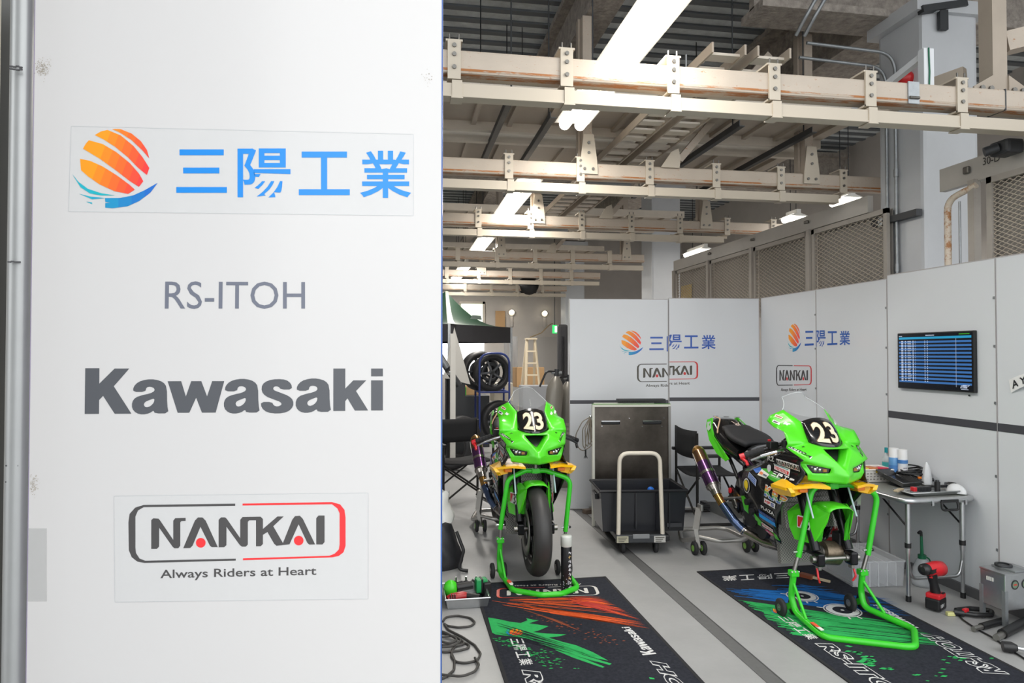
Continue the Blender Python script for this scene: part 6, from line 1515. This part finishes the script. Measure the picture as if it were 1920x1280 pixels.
b.tube([ax0.lerp(ax1, k) for k in (.18, .25, .55, .62, .93, 1.0)], [.030, .037, .040, .046, .046, .034], m_red, 18); hd = b.build('motor_housing', t)
b = MB(); b.tube([ax0.lerp(ax1, k) for k in (-.02, .03, .16, .22)], [.014, .034, .036, .030], m_black, 18); b.build('nose', t)
b = MB(); b.cyl(ax0.lerp(ax1, 1.0), ax0.lerp(ax1, 1.012), .026, mat('red_dark', (150, 28, 34), .4), 16); b.box(ax0.lerp(ax1, .36) + Vector((.0, -.038, .0)), (.085, .008, .022), m_black, rot=T.a + .0); b.build('vent', hd)
b = MB(); b.box(T(-.045, .035, .215), (.02, .018, .03), m_red, rot=T.a, bev=.004); b.build('trigger', t)
# oil jug with green spout
p = Vector((3.47, 4.10, 0)); t = thing('oil_jug', 'clear oil jug with a tall green spout standing under the table', 'jug', p)
b = MB(); b.lathe([(0, 0), (.062, .002), (.066, .02), (.055, .12), (.035, .17), (.02, .185)], p, (0, 0, 1), clear('jug_clear', (196, 200, 204), .15, .45), 20); b.build('jug', t)
b = MB(); mg = mat('spout_green', (16, 96, 62), .35); b.cyl(p + Vector((0, 0, .18)), p + Vector((0, 0, .205)), .026, mg, 14); b.tube([p + Vector((0, 0, .20)), p + Vector((-.004, 0, .34))], [.011, .008], mg, 10); b.tube(fillet([p + Vector((-.004, 0, .33)), p + Vector((-.006, 0, .365)), p + Vector((-.03, -.004, .35))], .015), .009, m_black, 8); b.build('spout', t)
b = MB(); b.tube(fillet([p + Vector((.02, 0, .195)), p + Vector((.06, 0, .17)), p + Vector((.07, 0, .08)), p + Vector((.058, 0, .05))], .03), .005, mg, 6); b.build('handle', t)
# aluminium box on angle legs
A = PZ(1885, 1150, .10); T = TF((3.45, 3.50, 0), 0)
cFL = PZ(1885, 1146, .09); z1 = .36
x0_, y0_ = cFL.x, cFL.y; 
t = thing('metal_case', 'aluminium case with a lid plate and round stickers, on short angle legs', 'case', (x0_ + .12, y0_ + .1, 0))
q = PZ(1838, 1128, .09); ang = math.atan2(q.y - y0_, q.x - x0_); L1 = (Vector((q.x, q.y, 0)) - Vector((x0_, y0_, 0))).length
T = TF((x0_, y0_, 0), ang - PI / 2)       # local y runs back along the visible long face
T = TF((x0_, y0_, 0), math.atan2(x0_ - q.x, q.y - y0_) * 1.0)
zt = PY(1885, 1079, y0_).z
b = MB(); b.box(T(.13, L1 / 2, (zt + .09) / 2), (.26, L1, zt - .09), m_alu, rot=T.a, bev=.006); bx = b.build('case', t)
b = MB(); b.box(T(.13, L1 / 2, zt + .003), (.265, L1 + .005, .008), m_alu, rot=T.a); b.build('lid', t)
b = MB(); b.box(T(.13, L1 / 2, zt + .011), (.10, .15, .01), m_galv, rot=T.a, bev=.004); b.lathe([(.03, 0), (.045, 0), (.045, .012), (.03, .012)], T(.12, L1 / 2 + .03, zt + .014), (0, 0, 1), m_dark, 18); b.build('lid_plate', t)
for x, y in ((.008, .008), (.252, .008), (.008, L1 - .008), (.252, L1 - .008)):
    b = MB(); b.box(T(x, y, .10 if y < .05 else .10), (.022, .022, .20), m_galv, rot=T.a); b.build('leg', t)
b = MB()
for k, c in enumerate(((200, 60, 50), (214, 190, 60))):
    f = lambda s, v, k=k: T(.045 + .075 * k + .055 * s, -.0012, zt - .085 + .055 * v); b.disc((.5, .5), .5, f, ink((40, 44, 46))); b.disc((.5, .5), .36, lambda s, v: f(s, v) + Vector((0, -.0006, 0)), ink((110, 130, 110))); b.flat([(.3, .42), (.75, .45), (.7, .6), (.28, .56)], lambda s, v: f(s, v) + Vector((0, -.0012, 0)), ink(c))
b.build('round_sticker', bx)
b = MB(); 
for k in range(4): b.box(T(-.0015, L1 * .7 - .012 * k, zt - .045), (.002, .008, .022), ink((220, 220, 216)), rot=T.a)
b.build('stencil', bx)
# black tools lying under and beside the case
p = PZ(1830, 1155); small('bent_bar', 'black bent tool bar on the floor between the impact wrench and the case', 'tool', lambda b: (b.tube(fillet([p + Vector((-.10, .02, .02)), p + Vector((-.03, -.03, .02)), p + Vector((.06, -.045, .02)), p + Vector((.13, .02, .02)), p + Vector((.02, .07, .02)), p + Vector((-.08, .06, .02))], .03), .014, m_black, 8), b.cyl(p + Vector((-.12, .03, .022)), p + Vector((-.08, .0, .022)), .02, m_black, 10), b.box(p + Vector((-.07, .0, .04)), (.04, .02, .02), m_red, rot=.3, bev=.004)))
p1, p2 = PZ(1825, 1185), PZ(1885, 1168); small('pipe_handle', 'short black handled steel pipe on the floor before the case', 'pipe', lambda b: (b.cyl(p1 + Vector((0, 0, .018)), p1.lerp(p2, .3) + Vector((0, 0, .018)), .014, m_steel, 12), b.cyl(p1.lerp(p2, .25) + Vector((0, 0, .019)), p2 + Vector((0, 0, .019)), .019, m_black, 12)))
p1, p2 = PZ(1868, 1203), PZ(1940, 1165); small('torque_bar', 'thick black tool bar with a steel end at the lower right frame edge', 'tool', lambda b: (b.cyl(p1 + Vector((0, 0, .022)), p1.lerp(p2, .2) + Vector((0, 0, .022)), .018, m_steel, 12), b.cyl(p1.lerp(p2, .15) + Vector((0, 0, .026)), p2 + Vector((0, 0, .026)), .026, m_black, 12)))
p1, p2 = PZ(1880, 1222), PZ(1930, 1228); small('ratchet_head', 'black ratchet with a bright square drive near the lower right corner', 'tool', lambda b: (b.tube([p1 + Vector((0, .0, .03)), p1.lerp(p2, .35) + Vector((0, 0, .03)), p1.lerp(p2, .55) + Vector((0, 0, .03))], [.026, .028, .016], m_black, 12), b.cyl(p1.lerp(p2, .5) + Vector((0, 0, .03)), p2 + Vector((0, 0, .026)), .011, m_chrome, 10)))
b = MB(); b.tube(fillet([PZ(x, y, .006) for x, y in ((1795, 1147), (1803, 1160), (1830, 1178), (1862, 1195), (1890, 1215), (1930, 1240), (1990, 1275))], .2), .005, m_black, 8); o = b.build('floor_cable'); tag(o, 'thin black cable running along the floor to the lower right corner', 'cable')
p = PZ(1782, 1154); small('connector_plug', 'small pale yellow plug at the end of the floor cable', 'plug', lambda b: (b.box(p + Vector((0, 0, .012)), (.045, .028, .022), mat('plug_yellow', (206, 204, 140), .5), rot=-.2, bev=.004), b.box(p + Vector((.028, .01, .012)), (.02, .018, .014), m_black, rot=-.2)))
# hand brush lying on the far end of the right mat
p1, p2 = PZ(1500, 1076, .02), PZ(1556, 1090, .02); small('hand_brush', 'brown hand brush with a pale handle on the right mat behind the stand', 'brush', lambda b: (b.beam(p1, p1.lerp(p2, .45), .05, .022, mat('brush_brown', (134, 70, 44), .6)), b.beam(p1.lerp(p2, .45), p2, .016, .014, ink((206, 190, 160), .5))))

# ================================================================== floor things on the left
pA, pB = PZ(836, 1143), PZ(918, 1140); T = TF((pA + pB) / 2, 0); w_ = (pB - pA).length
t = thing('tool_tray', 'rectangular steel tray full of tools at the foot of the near panel', 'tray', T.o)
open_crate(t, T, -w_ / 2, w_ / 2, 0, .30, .002, .062, m_alu, lip=.008, th=.003, taper=.012)
p = T(-.09, .20, .008); small('green_ball', 'bright green rubber ball head among the tools in the steel tray', 'ball', lambda b: (b.lathe([(0, 0), (.03, .004), (.042, .03), (.044, .06), (.036, .09), (.018, .104), (0, .107)], p, (0, 0, 1), mat('ball_green', (70, 206, 40), .35), 22), ))
p = T(-.02, .09, .0); small('red_driver', 'red and black power driver lying in the steel tray', 'power tool', lambda b: (b.tube([p + Vector((-.10, -.01, .035)), p + Vector((-.07, 0, .04)), p + Vector((.0, .01, .045)), p + Vector((.03, .012, .045))], [.022, .03, .03, .02], mat('deep_red', (170, 30, 34), .35), 14), b.tube([p + Vector((.02, .01, .045)), p + Vector((.10, -.02, .04))], [.022, .02], m_black, 12), [b.box(p + Vector((-.08 + .014 * k, -.02, .055)), (.005, .03, .03), m_black) for k in range(3)]))
p = T(.05, .2, .0); small('green_driver', 'black power driver with a green battery pack lying in the steel tray', 'power tool', lambda b: (b.tube([p + Vector((-.10, .0, .065)), p + Vector((.0, .01, .075))], [.026, .026], m_black, 12), b.box(p + Vector((.055, .0, .075)), (.075, .06, .085), mat('pack_green', (34, 150, 84), .4), rot=.15, bev=.008), b.box(p + Vector((.088, -.01, .055)), (.05, .07, .09), m_black, rot=.15, bev=.01), b.box(p + Vector((.055, -.001, .075)), (.012, .064, .088), m_black, rot=.15)))
p = T(.0, .27, .0); small('bolt_holder', 'black socket strip with bright studs at the back of the steel tray', 'tool', lambda b: (b.tube([p + Vector((-.08 + .02 * k, .012 * math.sin(k * 2), .075 + .008 * math.sin(k * 3))) for k in range(10)], .009, m_black, 8), [b.cyl(p + Vector((-.05 + .065 * k, 0, .08)), p + Vector((-.05 + .065 * k, 0, .11)), .006, m_chrome, 8) for k in range(3)]))
p = T(-.11, .05, .0); small('small_pliers', 'dark pliers at the near corner of the steel tray', 'pliers', lambda b: (b.tube(fillet([p + Vector((-.02, 0, .02)), p + Vector((.02, .015, .022)), p + Vector((.05, .01, .02))], .02), .009, m_dark, 8), b.tube(fillet([p + Vector((-.02, .03, .02)), p + Vector((.02, .012, .024)), p + Vector((.05, .02, .02))], .02), .009, m_dark, 8)))
t = thing('coiled_cable', 'loosely coiled dark cable on the floor beside the left mat', 'cable', PZ(860, 1215)); mcc = mat('cable_dark', (62, 60, 58), .6); b = MB()
C3 = lambda pts, z=.006: [PZ(820 + x / 3.84, 1040 + y / 3.84, z) for x, y in pts]
b.tube(fillet(C3([(40, 480), (60, 445), (150, 437), (240, 455), (273, 487), (240, 515), (150, 522), (70, 510), (45, 490), (80, 540), (180, 590), (270, 650), (312, 710), (290, 760), (200, 780), (130, 770), (100, 730), (110, 680), (160, 630), (225, 640), (230, 670), (150, 690), (60, 700), (-60, 690)]), .05), .0065, mcc, 8)
b.tube(fillet(C3([(-80, 560), (60, 570), (160, 600), (200, 640), (130, 655), (40, 650), (-60, 640)], .012), .05), .0065, mcc, 8)
b.tube(fillet(C3([(-80, 610), (30, 590), (120, 580), (180, 620), (100, 660), (-40, 665)], .018), .05), .0065, mcc, 8)
b.tube(fillet(C3([(100, 700), (125, 760), (120, 830), (60, 880), (-60, 920)], .006), .06), .0065, mcc, 8)
b.tube(fillet(C3([(270, 740), (300, 790), (270, 840), (180, 875), (60, 865), (-60, 850)], .012), .06), .0065, mcc, 8)
b.tube(fillet(C3([(-60, 520), (60, 560), (150, 610), (90, 640), (-60, 600)], .024), .05), .0065, mcc, 8); b.build('coil', t)
# aerosol can on the mat
p = PZ(1062, 1108, .0); p.z = .0075; sc_ = 1.0; t = thing('spray_can', 'tall black aerosol can with a milky cap standing on the orange streaked mat', 'spray can', p); hcan = PY(1063, 1003, p.y).z - p.z
b = MB(); b.lathe([(0, 0), (.035, 0), (.036, .006), (.036, hcan * .78), (.033, hcan * .82)], p, (0, 0, 1), mat('can_black', (24, 24, 28), .3), 26); bd_ = b.build('body', t)
b = MB(); b.lathe([(.034, hcan * .80), (.037, hcan * .81), (.037, hcan * .97), (.034, hcan), (0, hcan)], p, (0, 0, 1), mat('cap_milky', (204, 208, 202), .25), 24); b.build('cap', t)
b = MB(); fcan = lambda s, v, r=.0368: p + Vector((r * math.sin(-.3 + 1.3 * s), -r * math.cos(-.3 + 1.3 * s), v * hcan)); rnd = random.Random(9)
for k in range(9):
    v = .74 - .078 * k; c = ink((220, 222, 226)) if k not in (1, 6) else ink((200, 170, 110)); g2 = lambda s, q, v=v: fcan(.35 + .45 * s, v - .065 + .06 * q)
    for j in range(4): b.stroke([(rnd.random(), rnd.random()), (rnd.random(), rnd.random())], .2, g2, c)
    b.stroke([(0, .5), (1, .5)], .18, g2, c)
for k in range(30): s, v = rnd.uniform(-.5, 1.0), rnd.uniform(.02, .28); b.flat([(s, v), (s + .12, v), (s + .12, v + .014), (s, v + .014)], fcan, ink(rnd.choice([(150, 150, 160), (120, 124, 140), (190, 190, 196)])))
b.build('print', bd_)
# bag and plastic film at the edge of the near panel
p = PZ(843, 1072); t = thing('black_bag', 'black bag slumped on the floor at the edge of the near panel', 'bag', p)
b = MB(); rows = []; rnd = random.Random(6)
for i in range(12):
    k = i / 11; r = .17 * (1 - .35 * k ** 2) * (1 if i else .9); rows.append([p + Vector((-.06 + r * math.cos(2 * PI * j / 18) * (1 + .10 * math.sin(3 * j + i * .6)) - .03 * k, .17 + r * math.sin(2 * PI * j / 18) * (1 + .08 * math.sin(2 * j + i)), .32 * k)) for j in range(18)])
b.grid(rows, mat('bag_black', (36, 36, 40), .5, noise=.3, nscale=14), closed=True); b.add(rows[-1], [tuple(range(18))], m_black); o = b.build('body', t); weld(o, sub=1)
b = MB(); b.tube(fillet([p + Vector((.05, .02, .28)), p + Vector((.10, -.01, .15)), p + Vector((.06, -.02, .02)), p + Vector((.13, -.03, .012))], .05), .012, m_black, 8); b.build('strap', t)
c_ = p + Vector((-.075, .17, .321)); rows = []
for i in range(9):
    k = i / 8; r = .115 * (1 - .35 * k); rows.append([c_ + Vector((r * math.cos(2 * PI * j / 16) * (1 + .14 * math.sin(5 * j + i)) , r * .7 * math.sin(2 * PI * j / 16) * (1 + .1 * math.sin(3 * j)), .22 * k + .012 * math.sin(4 * j + i))) for j in range(16)])
b = MB(); b.grid(rows, clear('plastic_film', (226, 226, 222), .25, .88), closed=True); o = b.build('plastic_bag'); tag(o, 'crumpled clear plastic bag on top of the black bag', 'plastic bag')
# ================================================================== background beyond the back partition
# green canopy tent
near, rt = PY(842, 640, 13.0), PY(972, 638, 13.6); zb, zt = near.z, PY(842, 607, 13.0).z
cx_, cy_ = near.x + .0, 13.0 + 1.45
cor = [Vector((near.x, 13.0, 0)), Vector((rt.x, 13.6 + .9, 0))]
c3_ = Vector((near.x - 1.1, 16.0, 0)); c2_ = Vector((near.x - 2.6, 14.2, 0))
apex = PY(836, 546, 14.4); cs = [cor[0], cor[1], c3_, c2_]
t = thing('canopy_tent', 'green canopy tent with a black valance, far back at the left', 'tent', (apex.x, apex.y, 0))
b = MB(); mg1 = mat('tent_green', (20, 46, 31), .5); mg2 = mat('tent_sheen', (126, 132, 116), .4)
for i in range(4):
    p0, p1 = cs[i], cs[(i + 1) % 4]; rows = []
    for j in range(9):
        k = j / 8; row = []
        for n_ in range(9):
            e = p0.lerp(p1, n_ / 8); e = Vector((e.x, e.y, zt)); q = e.lerp(apex, k); q.z -= .42 * math.sin(PI * k) * (.55); row.append(q)
        rows.append(row)
    b.grid(rows, mg1)
b.build('roof', t)
b = MB(); e0 = Vector((cor[0].x, cor[0].y, zt))
pts = []
for j in range(13):
    k = j / 12; q = e0.lerp(apex, k); q.z -= .42 * math.sin(PI * k) * .55 - .004; pts.append(q)
w0 = Vector((.16, .02, 0))
b.grid([[q + Vector((-.01, -.01, .004)), q + w0 * (1 - .7 * j / 12) + Vector((0, -.01, -.0))] for j, q in enumerate(pts)], mg2); b.build('corner_sheen', t)  # lighter band paints the sheen along the tent's corner seam
for i in range(4):
    p0, p1 = cs[i], cs[(i + 1) % 4]; b = MB()
    b.grid([[Vector((p0.lerp(p1, n_ / 10).x, p0.lerp(p1, n_ / 10).y - .02 * math.sin(n_ * 2.2), z)) for n_ in range(11)] for z in (zb, zt)], mat('valance_black', (40, 40, 44), .6)); b.build('valance', t)
for p in cs:
    b = MB(); b.box((p.x, p.y, zt / 2), (.05, .05, zt), m_galv); b.build('leg', t)
g = MB(); fq = lambda s, v: cs[0].lerp(cs[1], .32 + .34 * s) + Vector((-.02, -.06, zt + .12 + .16 * v - .0)) ; g.flat([(0, 0), (.55, 0), (.5, 1), (.1, 1)], lambda s, v: fq(s, v * .5), ink((120, 134, 128))); g.build('tent_print', t)
b = MB(); x_ = PY(958, 690, 15.0).x; b.grid([[Vector((x_ - .16 + .032 * j + .01 * math.sin(j), 15.0 + .02 * math.sin(j * 2.1), z)) for j in range(11)] for z in (.1, 1.95)], clear('clear_curtain', (196, 200, 204), .2, .55)); o = b.build('plastic_curtain'); tag(o, 'clear plastic curtain hanging at the right side of the canopy', 'curtain')
# blue tyre rack with wheels
YR = 10.2; m_bl = mat('rack_blue', (40, 58, 124), .4)
xl, xr = PY(899, 760, YR).x, PY(955, 760, YR).x; ztop = PY(926, 662, YR).z
t = thing('tyre_rack', 'blue tubular tyre rack behind the motorcycle that has its tyres', 'rack', ((xl + xr) / 2, YR + .25, 0))
for yy in (YR, YR + .55):
    b = MB(); b.tube(fillet([(xl, yy, .02), (xl, yy, ztop), (xr, yy, ztop), (xr, yy, .02)], .18, 8), .016, m_bl, 10); b.build('arched_frame', t)
for z in (.22, .98):
    b = MB()
    for xx in (xl, xr): b.tube([(xx, YR, z), (xx, YR + .55, z)], .014, m_bl, 8)
    for yy in (YR, YR + .55): b.tube([(xl, yy, z), (xr, yy, z)], .014, m_bl, 8)
    b.build('shelf_rail', t)
m_tw = mat('tyre_dark', (30, 30, 32), .5)
def loose_wheel(c, r, wd, ax, lb, rim=True, grp='wheels on and around the tyre rack'):
    t = thing('spare_wheel' if rim else 'spare_tyre', lb, 'wheel' if rim else 'tyre', (c[0], c[1], c[2] - r), grp); c = Vector(c); h = wd / 2; ax = Vector(ax).normalized()
    b = MB(); b.lathe([(r * .70, -h * .7), (r * .76, -h), (r * .90, -h * .95), (r, -h * .4), (r, h * .4), (r * .90, h * .95), (r * .76, h), (r * .70, h * .7), (r * .70, -h * .7)], c, ax, m_tw, 40); b.build('tyre', t)
    if rim:
        e = Vector((0, 0, 1)); g_ = ax.cross(e)
        b = MB(); b.lathe([(r * .71, -h * .72), (r * .66, -h * .6), (r * .66, h * .6), (r * .71, h * .72)], c, ax, mat('rim_dark', (54, 55, 58), .25, .6), 36); b.lathe([(.03, -.06), (.03, .06)], c, ax, m_galv, 14)
        for k in range(5):
            a = 2 * PI * k / 5 + .4; b.beam(c + (e * math.cos(a) + g_ * math.sin(a)) * .03, c + (e * math.cos(a) + g_ * math.sin(a)) * r * .68, .03, .025, mat('rim_spoke', (92, 94, 98), .25, .6), up=ax)
        b.build('rim', t)
        b = MB(); b.lathe([(.10, 0), (.155, 0), (.155, .006), (.10, .006), (.10, 0)], c - ax * .05, ax, m_dark, 30); b.build('brake_disc', t)
axr = (.25, -1, 0)
c_ = PY(922, 698, YR + .12); loose_wheel((c_.x, YR + .12, c_.z), .30, .13, axr, 'spare wheel on the upper shelf of the blue rack, nearest the camera')
c_ = PY(902, 695, YR + .42); loose_wheel((c_.x - .02, YR + .42, c_.z), .31, .18, axr, 'spare wheel on the upper shelf of the blue rack, behind the first')
c_ = PY(932, 778, YR + .2); loose_wheel((c_.x + .02, YR + .15, .54), .31, .18, axr, 'spare wheel on the lower shelf of the blue rack')
c_ = PY(862, 775, 10.0); loose_wheel((c_.x, 10.0, .33), .33, .2, (.4, -1, 0), 'loose black tyre standing left of the blue rack', False)
c_ = PY(845, 790, 9.2); loose_wheel((c_.x, 9.2, .32), .32, .18, (-.5, -1, 0), 'loose black tyre nearest the edge of the big near panel', False)
# carton, green crate and white post by the rack
def block(nm, lb, cat, px, py, Y, dim, m, rz=0.0, z=None, bev=.01):
    p = PY(px, py, Y); z0 = p.z if z is None else z; b = MB(); b.box((p.x, Y, z0 + dim[2] / 2), dim, m, rot=rz, bev=bev); o = b.build(nm); tag(o, lb, cat); return o
m_card = mat('cardboard', (188, 152, 110), .8)
block('cardboard_box', 'brown cardboard box behind the white stepladder', 'box', 990, 716, 14.6, (.62, .4, .42), m_card, .1, .85)
block('work_shelf', 'pale shelf unit holding the cardboard box by the stepladder', 'shelf', 990, 760, 14.6, (.9, .45, .85), mat('shelf_grey', (150, 150, 150), .5), .0, 0.0)
block('cardboard_box', 'small brown carton on the lower floor left of the blue rack', 'box', 878, 738, 11.6, (.34, .25, .16), m_card, .2, .86)
block('side_table', 'dark table under the small brown carton left of the blue rack', 'table', 876, 760, 11.6, (.7, .5, .86), m_dark, .0, .0)
block('green_bin', 'bright green bin on the floor shelf left of the blue rack', 'bin', 866, 732, 11.45, (.12, .12, .14), mat('bin_green', (60, 180, 50), .4), .2, .86)
block('grey_toolbox', 'pale box on the floor inside the lower rack', 'box', 940, 760, 11.2, (.32, .3, .3), mat('beige_box', (196, 188, 170), .6), .1, .78)
block('storage_cabinet', 'grey cabinet behind the clear windscreen of the motorcycle with tyres', 'cabinet', 1005, 760, 11.9, (.55, .4, 1.0), mat('cabinet_grey', (140, 142, 146), .5), .0, .0)
p = PY(849, 715, 9.6); b = MB(); b.box((p.x, 9.6, .92), (.075, .05, 1.84), mat('post_white', (214, 212, 206), .5)); o = b.build('white_post'); tag(o, 'white upright post left of the blue tyre rack', 'post')
p = PY(832, 700, 9.8); t = thing('grey_scooter', 'dark machine part with a silver joint beside the white post', 'machine', (p.x, 9.8, 0))
b = MB(); b.tube([(p.x - .2, 9.8, 1.75), (p.x + .05, 9.8, 1.35), (p.x + .22, 9.8, 1.1)], .05, m_dark, 10); b.tube([(p.x + .1, 9.8, 1.2), (p.x + .1, 9.8, .05)], .06, m_black, 10); b.build('arm', t)
b = MB(); b.sphere((p.x + .1, 9.74, 1.3), .06, m_chrome, 12); b.cyl((p.x + .05, 9.74, 1.36), (p.x - .05, 9.74, 1.5), .035, m_galv, 10); b.build('joint', t)
b = MB(); b.prism([(p.x + .18, 10.2, 1.95), (p.x + .02, 10.2, 1.2), (p.x + .42, 10.2, 1.1)], (0, -.03, 0), mat('white_flap', (222, 220, 214), .5)); o = b.build('white_cover'); tag(o, 'white triangular cover leaning beside the white post', 'cover'); 
b = MB(); b.box((p.x + .2, 10.22, .6), (.3, .03, 1.2), m_dark); b.build('stand', o)
# stepladder
Yl = 13.0; t = thing('stepladder', 'cream aluminium stepladder standing by the back wall', 'ladder', (PY(995, 640, Yl).x, Yl, 0))
T0, T1 = PY(988, 636, Yl), PY(1003, 636, Yl); zt_ = T0.z
for (xt, sx, dy, nm) in ((T0.x, -.06, 0, 'front_rail'), (T1.x, .16, 0, 'front_rail'), (T0.x, -.04, .9, 'rear_rail'), (T1.x, .14, .9, 'rear_rail')):
    b = MB(); b.beam((xt, Yl, zt_), (xt + sx, Yl + dy - (.1 if dy == 0 else 0), .0), .05, .03, mat('ladder_cream', (214, 200, 174), .4)); b.build(nm, t)
for k in range(7):
    f = (k + 1) / 8; b = MB(); b.beam((T0.x - .06 * f, Yl - .1 * f, zt_ * (1 - f)), (T1.x + .16 * f, Yl - .1 * f, zt_ * (1 - f)), .05, .03, mat('ladder_cream', (214, 200, 174), .4)); b.build('tread', t)
b = MB(); b.box(((T0.x + T1.x) / 2, Yl, zt_ + .01), (.22, .16, .03), mat('ladder_cream', (214, 200, 174), .4)); b.build('top_plate', t)
b = MB(); b.tube(fillet([PY(994, 632, 14.5), PY(1015, 624, 14.8), PY(1030, 609, 15.2), PY(1036, 606, 15.58)], .3), .012, mat('rope_tan', (150, 130, 96), .7), 6); o = b.build('hanging_cord'); tag(o, 'slack tan cord hanging from the exit sign towards the stepladder', 'cord')
# gas cylinders
def gas(px0, py0, px1, py1, Y, r, lb):
    a, c = PY(px0, py0, Y), PY(px1, py1, Y); d = (c - a).normalized(); L_ = (c - a).length
    t = thing('gas_cylinder', lb, 'gas cylinder', (a.x, Y, a.z), 'grey gas cylinders')
    b = MB(); b.lathe([(0, 0), (r * .9, 0), (r, .02), (r, L_ - .16), (r * .8, L_ - .08), (r * .45, L_ - .02), (r * .3, L_)], a, d, mat('cylinder_grey', (128, 124, 116), .35, .2), 26); bd2 = b.build('body', t)
    b = MB(); b.cyl(c, c + d * .08, r * .28, m_dark, 12); b.cyl(c + d * .04 + Vector((-.06, 0, 0)), c + d * .04 + Vector((.06, 0, 0)), .018, m_galv, 8); b.tube(fillet([c + d * .05, c + Vector((-.12, -.02, .06)), c + Vector((-.2, -.02, -.12))], .06), .012, m_black, 8); b.build('valve', t)
    b = MB(); e = Vector((1, 0, 0)); e = (e - d * e.dot(d)).normalized(); fc = lambda s, v: a + d * (L_ * (.50 + .16 * v)) + e * (r * .7 * (s * 2 - 1) * .8) + Vector((0, -1, 0)) * (r * math.sqrt(max(.05, 1 - (.56 * (s * 2 - 1)) ** 2)) + .002)
    for k in range(4):
        for j in range(5): b.flat([(.08 + .18 * j, .78 - .24 * k), (.2 + .18 * j, .78 - .24 * k), (.2 + .18 * j, .92 - .24 * k), (.08 + .18 * j, .92 - .24 * k)], fc, ink((172, 160, 146)))
    b.build('stencil', bd2); return t
YG = 7.7
a_ = PY(1030, 900, YG); gas(1022, 932, 1043, 705, YG, .10, 'leaning grey gas cylinder behind the windscreen of the motorcycle with tyres')
gas(1052, 932, 1066, 715, YG + .15, .10, 'second grey gas cylinder, half hidden by the free end of the back partition')
p = PY(1052, 660, 9.5); b = MB(); b.box((p.x + .02, 9.5, 1.0), (.14, .12, 2.0 - .05), mat('dark_pack', (58, 58, 60), .7), bev=.03); b.tube([(p.x + .0, 9.42, .9), (p.x + .01, 9.42, 1.8)], .012, m_black, 8); o = b.build('tall_case'); tag(o, 'tall dark case standing in the gap left of the back partition', 'case')
